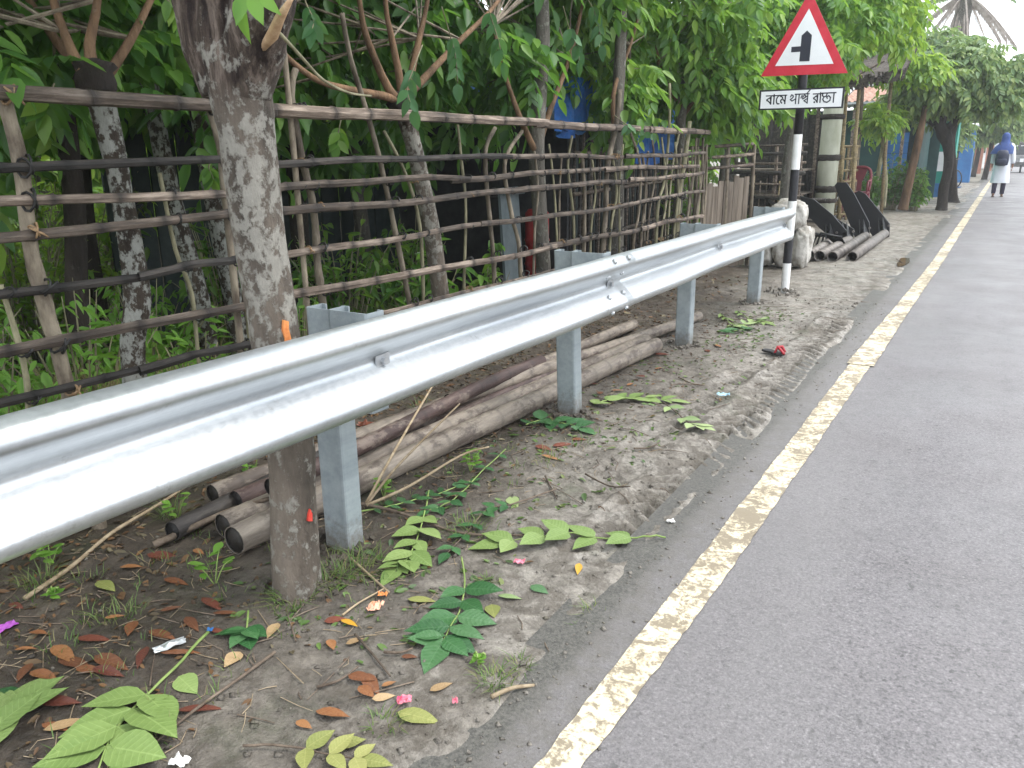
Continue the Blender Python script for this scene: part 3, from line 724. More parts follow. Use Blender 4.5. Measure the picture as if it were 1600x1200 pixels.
def leaf_mesh(mat, k):
    key = (mat, k)
    if key not in LEAFM:
        LEAFM[key] = big_leaf_mesh('leaf', (.46, .52, .40, .58)[k], (.14, .05, .22, .10)[k], (.20, .10, .45, .05)[k], k)
        LEAFM[key].materials.append(MATS[mat])
    return LEAFM[key]
def put_leaf(p, d, L, mat, parent, up=(0, 0, 1), k=None, name='leaf', wide=1.0):
    d = Vector(d).normalized(); u = Vector(up); s_ = u.cross(d)
    if s_.length < 1e-4: s_ = Vector((0, 1, 0)).cross(d)
    s_.normalize(); n_ = d.cross(s_)
    o = bpy.data.objects.new(name, leaf_mesh(mat, random.randrange(4) if k is None else k)); COL.objects.link(o)
    M = Matrix((d, s_, n_)).transposed()
    o.location = tuple(p); o.rotation_euler = M.to_euler(); o.scale = (L, L * wide, L)
    if parent is not None: hang(o, parent)
    return o
for px, py, L, dd in ((372, -6, .10, (.1, -.1, -1)), (392, -12, .09, (.5, -.2, -.8)), (383, -8, .075, (-.3, -.3, -1)), (405, -10, .07, (.8, .1, -.7))):
    put_leaf(AT(px, py, y=1.47), dd, L, 'weed_leaf', T0, up=(.35, -1, .3))

# pollarded trees along the fence
def fork_tree(label, base, pts, rad, fork, limbs, bark, blobs, nw, mat, seed, L=.36, limb_mat='limb_tan', kind='ash'):
    t = thing('pollard_tree', label, 'tree', (base[0], base[1], 0), 'lopped trees growing along the bamboo fence')
    trunk(pts, rad, bark, t, seed=seed, n=16, k=5)
    if fork is not None:
        rg = np.random.default_rng(seed)
        d = rg.normal(size=(40, 3)); d /= np.linalg.norm(d, axis=1)[:, None]
        MB().tube(refine([fork + (0, 0, -.07), fork + (0, 0, -.03), fork + (0, 0, .03), fork + (0, 0, .06)], 3), [.05, .068, .074, .072, .080, .070, .074, .066, .04, .02], 12, jit=.35, seed=seed).build('burr', 'bark_dark', t, smooth=True)
    for i, lp in enumerate(limbs):
        lp = np.array(lp); MB().tube(refine(lp, 4), np.interp(np.linspace(0, 1, (len(lp) - 1) * 4 + 1), [0, .4, 1], [.026, .019, .008]), 8, jit=.1, seed=i).build('limb', limb_mat, t, smooth=True)
    V, P = crown_mesh(blobs, nw, 6, L, kind, seed, .35)
    foliage('foliage', V, mat, t)
    tw = MB()
    for p in P[:40]:
        lp = limbs[int(rng.integers(len(limbs)))] if limbs else pts; a = np.array(lp[-1 if p[2] > lp[-1][2] else len(lp) // 2])
        m_ = (a + p) / 2 + rng.normal(0, .06, 3); tw.tube([a, m_, p], [.008, .005, .003], 4, caps=False)
    tw.build('twigs', 'stick_bark', t, kind='stuff')
    return t
def L_(pts, x, top=None):
    o = [AT(a, b_, x=x + (i * .0)) for i, (a, b_) in enumerate(pts)]
    return o
X1 = -2.93
f1 = AT(148, 118, x=X1)
fork_tree('leftmost lopped tree, white patched trunk, dark burr and three bare tan limbs above the fence', (X1, 1.87),
          [(X1, 1.87, -.15), (X1, 1.88, 0), AT(208, 560, x=X1), AT(215, 470, x=X1), AT(204, 380, x=X1), AT(190, 300, x=X1), AT(172, 215, x=X1), f1], [.050, .046, .046, .052, .046, .040, .046, .050],
          f1, [[f1, AT(128, 110, x=X1), AT(100, 50, x=X1 - .05), AT(78, -20, x=X1 - .1), AT(70, -120, x=X1 - .2)], [f1, AT(140, 70, x=X1), AT(152, 0, x=X1), AT(150, -110, x=X1)],
               [f1, AT(165, 120, x=X1), AT(205, 60, x=X1), AT(245, -20, x=X1), AT(300, -130, x=X1)], [f1, AT(118, 100, x=X1 - .1), AT(85, 60, x=X1 - .2), AT(45, 0, x=X1 - .3), AT(0, -60, x=X1 - .4)]], 'bark_white',
          [((-3.55, 1.5, 2.15), (.45, .8, .55)), ((-3.5, 2.3, 2.2), (.45, .6, .6)), ((-3.35, 1.3, 1.7), (.3, .6, .4)), ((-3.1, 1.8, 2.8), (.7, .9, .5))], 70, 'leaf_deep', 21, .31)
X2 = -2.93
f2 = AT(628, 160, x=X2)
fork_tree('lopped tree with five tan limbs fanning from a burr above the top fence rail', (X2, 4.05),
          [AT(722, 690, x=X2), AT(712, 600, x=X2), AT(692, 480, x=X2), AT(676, 370, x=X2), AT(660, 290, x=X2), AT(644, 220, x=X2), f2], [.062, .058, .055, .053, .050, .048, .056],
          f2, [[f2, AT(608, 140, x=X2), AT(585, 90, x=X2), AT(568, 40, x=X2), AT(558, -30, x=X2), AT(540, -160, x=X2)], [f2, AT(624, 120, x=X2), AT(612, 60, x=X2), AT(602, 0, x=X2), AT(600, -140, x=X2)],
               [f2, AT(640, 125, x=X2), AT(655, 60, x=X2), AT(670, -10, x=X2), AT(690, -150, x=X2)], [f2, AT(665, 120, x=X2), AT(720, 62, x=X2), AT(780, 0, x=X2), AT(830, -90, x=X2)],
               [f2, AT(600, 150, x=X2), AT(545, 140, x=X2), AT(490, 122, x=X2), AT(430, 70, x=X2 + .05), AT(405, 20, x=X2)]], 'bark_lichen',
          [((-3.75, 3.3, 2.2), (.40, .8, .6)), ((-3.7, 4.4, 2.3), (.40, .8, .6)), ((-3.3, 3.7, 3.1), (.7, 1.2, .45))], 95, 'leaf_deep', 22, .34)
X3 = -2.95
fork_tree('lopped tree with pale spotted trunk and grey upper stem left of the blue tarpaulin', (X3, 5.45),
          [AT(856, 620, x=X3), AT(852, 500, x=X3), AT(848, 400, x=X3), AT(843, 320, x=X3), AT(838, 240, x=X3), AT(843, 150, x=X3), AT(848, 60, x=X3), AT(846, -30, x=X3), AT(850, -140, x=X3)], [.062, .060, .058, .055, .060, .052, .050, .045, .03],
          None, [[AT(838, 240, x=X3), AT(860, 170, x=X3), AT(890, 90, x=X3), AT(912, 0, x=X3), AT(930, -90, x=X3)], [AT(838, 240, x=X3), AT(815, 190, x=X3 + .02), AT(790, 120, x=X3), AT(770, 40, x=X3)]], 'bark_grey',
          [((-3.5, 5.6, 2.55), (.5, .9, .6)), ((-3.3, 5.1, 2.0), (.3, .5, .35)), ((-3.2, 6.0, 3.0), (.7, .8, .5))], 62, 'leaf_deep', 23, .35)
X4 = -2.95
fork_tree('lopped tree with double mossy trunk at the right of the blue tarpaulin', (X4, 6.8),
          [AT(962, 480, x=X4), AT(962, 400, x=X4), AT(965, 320, x=X4), AT(963, 240, x=X4), AT(966, 150, x=X4), AT(970, 60, x=X4), AT(975, -60, x=X4)], [.07, .068, .062, .058, .05, .045, .03],
          None, [[AT(965, 240, x=X4), AT(958, 150, x=X4), AT(985, 70, x=X4), AT(1010, -20, x=X4)]], 'bark_grey',
          [((-3.4, 7.0, 2.5), (.5, .9, .65)), ((-3.15, 7.3, 1.95), (.3, .7, .35)), ((-3.3, 6.6, 3.1), (.8, .8, .5))], 80, 'leaf_mid', 24, .34)
fork_tree('leafy tree hanging over the far end of the fence just left of the road sign', (-3.05, 8.6),
          [(-3.05, 8.6, -.1), (-3.05, 8.6, .4), (-3.02, 8.55, 1.1), (-3.05, 8.6, 1.8), (-3.0, 8.7, 2.6), (-3.0, 8.7, 3.2)], [.06, .055, .05, .05, .04, .02],
          None, [[(-3.05, 8.6, 1.7), (-2.9, 9.0, 2.1), (-2.7, 9.4, 2.6)], [(-3.05, 8.6, 1.8), (-3.1, 8.0, 2.2), (-3.0, 7.7, 2.7)]], 'bark_grey',
          [((-3.05, 8.9, 2.3), (.55, .9, .55)), ((-2.75, 9.3, 1.95), (.35, .7, .35)), ((-3.1, 8.4, 3.0), (.8, .9, .55))], 120, 'leaf_mid', 25, .32)

# fronds that hang in front of the top rail, leaf by leaf
def hanging_frond(tree, pp, x, Ls, mat, ups=(.5, -.85, .3)):
    P = [AT(a, b_, x=x) for a, b_ in pp]; Q = refine(P, 5)
    MB().tube(Q, .0032, 5).build('leaf_stalk', 'stick_green', tree, smooth=True)
    n = len(Q)
    for k, i in enumerate(np.linspace(n * .35, n - 1, 5).astype(int)):
        t = Q[min(i, n - 1)] - Q[max(i - 1, 0)]; t /= np.linalg.norm(t); s_ = np.array([.35, .94, 0])
        if i == n - 1: put_leaf(Q[-1], t + (0, 0, -.4), Ls * 1.05, mat, tree, ups)
        else:
            for sg in (-1, 1): put_leaf(Q[i], t * .6 + s_ * sg * .75 + np.array([0, 0, -.5]) + rng.normal(0, .12, 3), Ls * rng.uniform(.8, 1.08), mat, tree, np.array(ups) + rng.normal(0, .2, 3))
t2 = [o for o in bpy.data.objects if o.name.startswith('pollard_tree')]
TA, TB, TC_ = t2[0], t2[1], t2[2]
hanging_frond(TB, [(660, 70), (645, 110), (636, 140), (645, 172)], -2.62, .105, 'leaf_big')
hanging_frond(TB, [(690, 10), (705, 60), (712, 90), (715, 130)], -2.62, .105, 'leaf_big')
hanging_frond(TB, [(752, -30), (765, 20), (778, 60), (786, 96)], -2.66, .125, 'leaf_big')
hanging_frond(TB, [(470, -20), (480, 10), (490, 30), (488, 45)], -2.55, .085, 'leaf_big')
hanging_frond(TB, [(535, 178), (530, 200), (528, 215), (526, 225)], -3.05, .10, 'leaf_mid')
hanging_frond(TA, [(85, 130), (78, 150), (72, 162), (70, 175)], -2.98, .115, 'leaf_mid')
hanging_frond(TA, [(230, -20), (262, 0), (280, 25), (292, 38)], -2.6, .075, 'leaf_mid')
hanging_frond(TA, [(330, 250), (326, 262), (330, 272), (333, 280)], -2.95, .08, 'leaf_mid')
hanging_frond(TC_, [(905, -20), (925, 10), (935, 40), (940, 70)], -2.8, .13, 'leaf_big')
hanging_frond(TC_, [(960, 180), (980, 195), (1000, 205), (1016, 210)], -2.7, .10, 'leaf_big')
hanging_frond(TC_, [(880, 10), (890, 45), (902, 70), (905, 95)], -2.8, .12, 'leaf_big')

# trees of the wood behind
WOOD = [(-4.9, 1.2, 'leaf_mid'), (-5.3, 3.2, 'leaf_mid'), (-4.7, 4.6, 'leaf_deep'), (-5.6, 6.4, 'leaf_deep'), (-4.8, 8.2, 'leaf_deep'), (-5.0, 10.6, 'leaf_mid'),
        (-7.4, 10.8, 'leaf_mid'), (-5.6, 15.6, 'leaf_mid'), (-5.0, 19.5, 'leaf_mid'), (-6.5, 22.5, 'leaf_mid'), (-9.6, 1.4, 'leaf_lime'), (-9.4, 3.6, 'leaf_lime'), (-9.8, 5.6, 'leaf_lime'), (-9.6, 7.8, 'leaf_lime'), (-9.8, 10, 'leaf_lime'), (-9.8, 14.5, 'leaf_mid'), (-6.2, .1, 'leaf_lime')]
for i, (x, y, mt) in enumerate(WOOD):
    t = thing('woodland_tree', ('slender dark trunked tree in the shady wood behind the fence' if i % 3 else 'slender grey trunked tree in the shady wood behind the fence'), 'tree', (x, y, 0), 'trees of the wood behind the fence')
    a = rng.uniform(-.3, .3, 2)
    trunk([(x, y, -.1), (x + a[0] * .3, y + a[1] * .3, .8), (x + a[0] * .6, y + a[1], 1.7), (x + a[0], y + a[1], 2.8), (x + a[0] * .8, y + a[1] * 1.2, 3.8)], [.10, .075, .065, .05, .02], 'bark_dark' if i % 3 else 'bark_grey', t, seed=40 + i, n=9, k=3)
    V, P = crown_mesh([((x, y, 2.9), (1.25, 1.35, 1.2)), ((x + .5, y + .6, 2.0), (.8, .9, .7)), ((x - .3, y - .7, 1.9), (.8, .8, .7))], 74, 5, .40, 'ash', 60 + i, .35)
    foliage('foliage', V, mt, t)
for lab, px, py, lean in (('pale barked thin trunk in the clearing just left of the roadside tree', 318, 520, -.10), ('pale barked thin trunk close behind the roadside tree at its left', 362, 450, -.06), ('thin dark leaning trunk at the far left of the clearing', 110, 430, .10)):
    q = AT(px, py, x=-4.1); t = thing('woodland_tree', lab, 'tree', (-4.1, q[1], 0), 'trees of the wood behind the fence')
    trunk([(-4.1, q[1] + .02, -.1), (-4.1, q[1], .5), (-4.12, q[1] + lean, 1.2), (-4.15, q[1] + lean * 1.4, 2.2), (-4.1, q[1] + lean, 3.2)], [.075, .058, .050, .045, .02], 'bark_dark' if 'dark' in lab else 'bark_white', t, seed=int(px), n=10, k=4)
    V, P = crown_mesh([((-4.1, q[1], 3.1), (.8, .8, .6))], 40, 5, .36, 'ash', int(px), .35); foliage('foliage', V, 'leaf_mid', t)
# the far wood that closes the view
rg = np.random.default_rng(5)
Vs = []
for (x, y) in ((-13, -1), (-13, 2), (-13.5, 5), (-14, 8.5), (-14, 12), (-14, 16), (-12, 20), (-10, 24), (-13, 26)):
    V, _ = crown_mesh([((x, y, 2.2), (1.6, 2.2, 2.6)), ((x + .4, y + 1, 1.1), (1.3, 1.9, 1.3))], 170, 4, .7, 'ash', int(100 + y), .3)
    Vs.append(V)
foliage('far_wood', np.concatenate(Vs), 'leaf_lime')

# undergrowth
def shrub(label, cx, cy, rx_, ry_, h, n, L, mat, seed, name='shrub', group=None, z0=.0, kind='single', per=5):
    t = thing(name, label, 'shrub', (cx, cy, hz(cx, cy) if cx > -3 else 0), group)
    st = MB(); rg = np.random.default_rng(seed); PP = []
    for k in range(max(6, n // 16)):
        a = rg.uniform(0, 6.28); r = rg.random() ** .5
        b0 = np.array([cx + rx_ * .3 * r * math.cos(a), cy + ry_ * .3 * r * math.sin(a), -.02]); e = np.array([cx + rx_ * r * math.cos(a), cy + ry_ * r * math.sin(a), z0 + h * rg.uniform(.5, 1) * (1 - .35 * r)])
        m_ = (b0 + e) / 2 + (0, 0, .1 * h); st.tube(refine([b0, m_, e], 3), [.006, .006, .005, .005, .004, .003, .002], 5)
        for s_ in rg.uniform(.2, 1, 16): PP.append((1 - s_) ** 2 * b0 + 2 * s_ * (1 - s_) * m_ + s_ * s_ * e + rg.normal(0, .03, 3))
    PP = np.array(PP); PP = PP[rg.integers(0, len(PP), n)] + rg.normal(0, .02, (n, 3)); PP[:, 2] = np.maximum(PP[:, 2], .03)
    V = scatter(kind, PP, rg.uniform(0, 6.28, n), rg.uniform(-.7, .5, n), rg.uniform(-.6, .6, n), L * rg.uniform(.6, 1.2, n), rg)
    foliage('foliage', V, mat, t); st.build('stems', 'stick_green', t, smooth=True, kind='stuff')
    return t
for i, (x, y, rx_, ry_, h, n, L, mt, lb) in enumerate((
        (-3.3, 1.50, .38, .40, .80, 620, .085, 'weed_leaf', 'bright green weedy shrub behind the leftmost thick fence stick'), (-3.6, 2.05, .45, .45, .90, 700, .085, 'weed_leaf', 'bright green weedy shrub behind the white patched lopped trunk'),
        (-3.4, 2.55, .38, .35, .60, 480, .075, 'weed_leaf', 'low green shrub between the white patched lopped trunk and the roadside tree'), (-4.3, 1.6, .7, .6, 1.0, 800, .10, 'weed_leaf', 'broad bright shrub deeper in the wood at the far left'),
        (-4.3, 2.9, .6, .5, .8, 700, .09, 'weed_leaf', 'green shrub deeper in the wood seen left of the roadside tree'),
        (-5.2, 1.9, .6, .6, 1.5, 900, .10, 'weed_leaf', 'tall bright shrub in the clearing at the far left, behind the low weedy shrubs'), (-5.6, 2.9, .6, .6, 1.7, 900, .10, 'leaf_lime', 'tall light green shrub in the clearing left of the roadside tree'), (-6.4, 2.2, .7, .7, 2.1, 1000, .11, 'leaf_lime', 'tallest light green shrub at the back of the clearing on the left'),
        (-4.3, 4.6, .35, .5, 1.15, 520, .11, 'leaf_mid', 'mid height shrub in the shade between the fanning limbed trunk and the grey board'), (-4.5, 3.7, .4, .4, 1.3, 560, .10, 'leaf_mid', 'mid height shrub in the shade left of the trunk with fanning limbs'), (-4.4, 5.6, .35, .4, 1.1, 420, .11, 'leaf_mid', 'mid height shrub in the shade behind the grey board'), (-4.0, 11.6, .5, .6, 1.7, 620, .12, 'leaf_mid', 'tall shrub filling the gap behind the plank gate'),
        (-6.2, 3.6, .6, .6, 1.9, 900, .11, 'leaf_lime', 'tall light shrub in the clearing seen just behind the roadside tree'), (-3.12, 2.95, .22, .25, .95, 420, .075, 'leaf_mid', 'climbing green shrub round the crooked stick just right of the roadside tree'), (-3.3, 4.35, .30, .30, .95, 300, .14, 'leaf_deep', 'dark large leaved shrub right of the trunk with five fanning limbs'),
        (-3.25, 3.55, .25, .30, .50, 160, .12, 'leaf_deep', 'dark low shrub left of the trunk with five fanning limbs'), (-3.2, 4.95, .22, .3, .8, 180, .13, 'leaf_mid', 'large leaved shrub by the pair of thin crooked sticks'))):
    shrub(lb, x, y, rx_, ry_, h, n, L, mt, 300 + i)
# grass
def blades(cx, cy, n, h, rad, seed, lean=.6, w=.0035, zf=None):
    rg = np.random.default_rng(seed); a = rg.uniform(0, 6.28, n); r = rad * rg.random(n) ** .6
    bx, by = cx + r * np.cos(a), cy + r * np.sin(a); bz = (H(bx, by) if zf is None else zf(bx, by)) - .006
    az = a + rg.normal(0, .8, n); hh = h * rg.uniform(.45, 1.1, n); ln = lean * rg.uniform(.2, 1.3, n)
    V = np.zeros((n, 6, 3)); dx, dy = np.cos(az), np.sin(az)
    for k, (t, ww) in enumerate(((0, 1.0), (.55, .8), (1, .12))):
        px_ = bx + dx * hh * ln * t * t; py_ = by + dy * hh * ln * t * t; pz_ = bz + hh * (t - .28 * ln * t * t)
        for s_, j in ((-1, k), (1, 5 - k)):
            V[:, j, 0] = px_ - dy * w * ww * s_; V[:, j, 1] = py_ + dx * w * ww * s_; V[:, j, 2] = pz_
    return V.reshape(-1, 3)
GQ = [(0, 5, 4, 1), (1, 4, 3, 2)]
def grass_obj(name, V, mat, parent=None, kind=None): return link(name, quad_mesh(name, V, 6, GQ), mat, parent, kind)
Vs = [blades(x, y, 90, .52, .16, i, .9, .004, lambda a, b_: a * 0) for i, (x, y) in enumerate([(rng.uniform(-3.5, -2.95), rng.uniform(.9, 2.3)) for _ in range(34)])]
grass_obj('dry_grass', np.concatenate(Vs), 'dry_straw', kind='stuff')
Vs = [blades(x, y, 60, .22, .18, i + 70, .7, .004, lambda a, b_: a * 0) for i, (x, y) in enumerate([(rng.uniform(-4.6, -2.95), rng.uniform(.8, 6)) for _ in range(60)])]
grass_obj('shade_grass', np.concatenate(Vs), 'grass_blade', kind='stuff')
# ---------------------------------------------------------------- road sign
pm('paint_black', (.010, .010, .013), (.020, .020, .024), 20, .45)
pm('paint_white', (.66, .66, .64), (.78, .78, .77), 9, .55, bs=.1)
pm('sign_white', (.74, .76, .77), (.82, .83, .84), 6, .40, bs=0)
pm('sign_red', (.50, .018, .035), (.60, .035, .060), 9, .38, bs=.05)
pm('sign_ink', (.016, .018, .030), (.022, .024, .038), 9, .5, bs=0)
SG = thing('road_sign', 'black and white banded post with red triangle side road sign and lettered plate', 'road sign', (-1.75, 8.2, 0))
SY = 8.2; PR = .040
for (z0, z1, mt) in ((-.15, .287, 'paint_white'), (.287, .562, 'paint_black'), (.562, .886, 'paint_white'), (.886, 1.180, 'paint_black'), (1.180, 1.502, 'paint_white'), (1.502, 2.55, 'paint_black')):
    MB().tube([(-1.75, SY, z0), (-1.75, SY, z1)], PR, 18, caps=z1 > 2).build('pole_band', mt, SG, smooth=True)
def tri(cx, zb, w, h): return [(cx - w / 2, zb), (cx + w / 2, zb), (cx, zb + h)]
EX, EZ = (1, 0, 0), (0, 0, 1); FR = (0, 0, 0)
def plate(name, poly, y, th, mat): return MB().prism(poly, (0, y, 0), EX, EZ, (0, 1, 0), th).build(name, mat, SG)
cx = -1.737
plate('triangle_plate', [(-2.125, 2.030), (-1.352, 2.020), (-1.72, 2.705), (-1.755, 2.705)], SY - .060, .006, 'sign_red')
plate('triangle_panel', [(-1.998, 2.115), (-1.480, 2.105), (-1.735, 2.585)], SY - .064, .003, 'sign_white')
plate('side_road_symbol', [(-1.782, 2.142), (-1.692, 2.140), (-1.690, 2.360), (-1.735, 2.402), (-1.780, 2.362), (-1.780, 2.272), (-1.862, 2.272), (-1.862, 2.226), (-1.781, 2.226)], SY - .0665, .002, 'sign_ink')
plate('name_plate_frame', [(-2.125, 1.728), (-1.363, 1.722), (-1.363, 1.908), (-2.125, 1.908)], SY - .058, .006, 'paint_black')
plate('name_plate', [(-2.108, 1.742), (-1.380, 1.736), (-1.380, 1.893), (-2.108, 1.893)], SY - .0615, .003, 'sign_white')
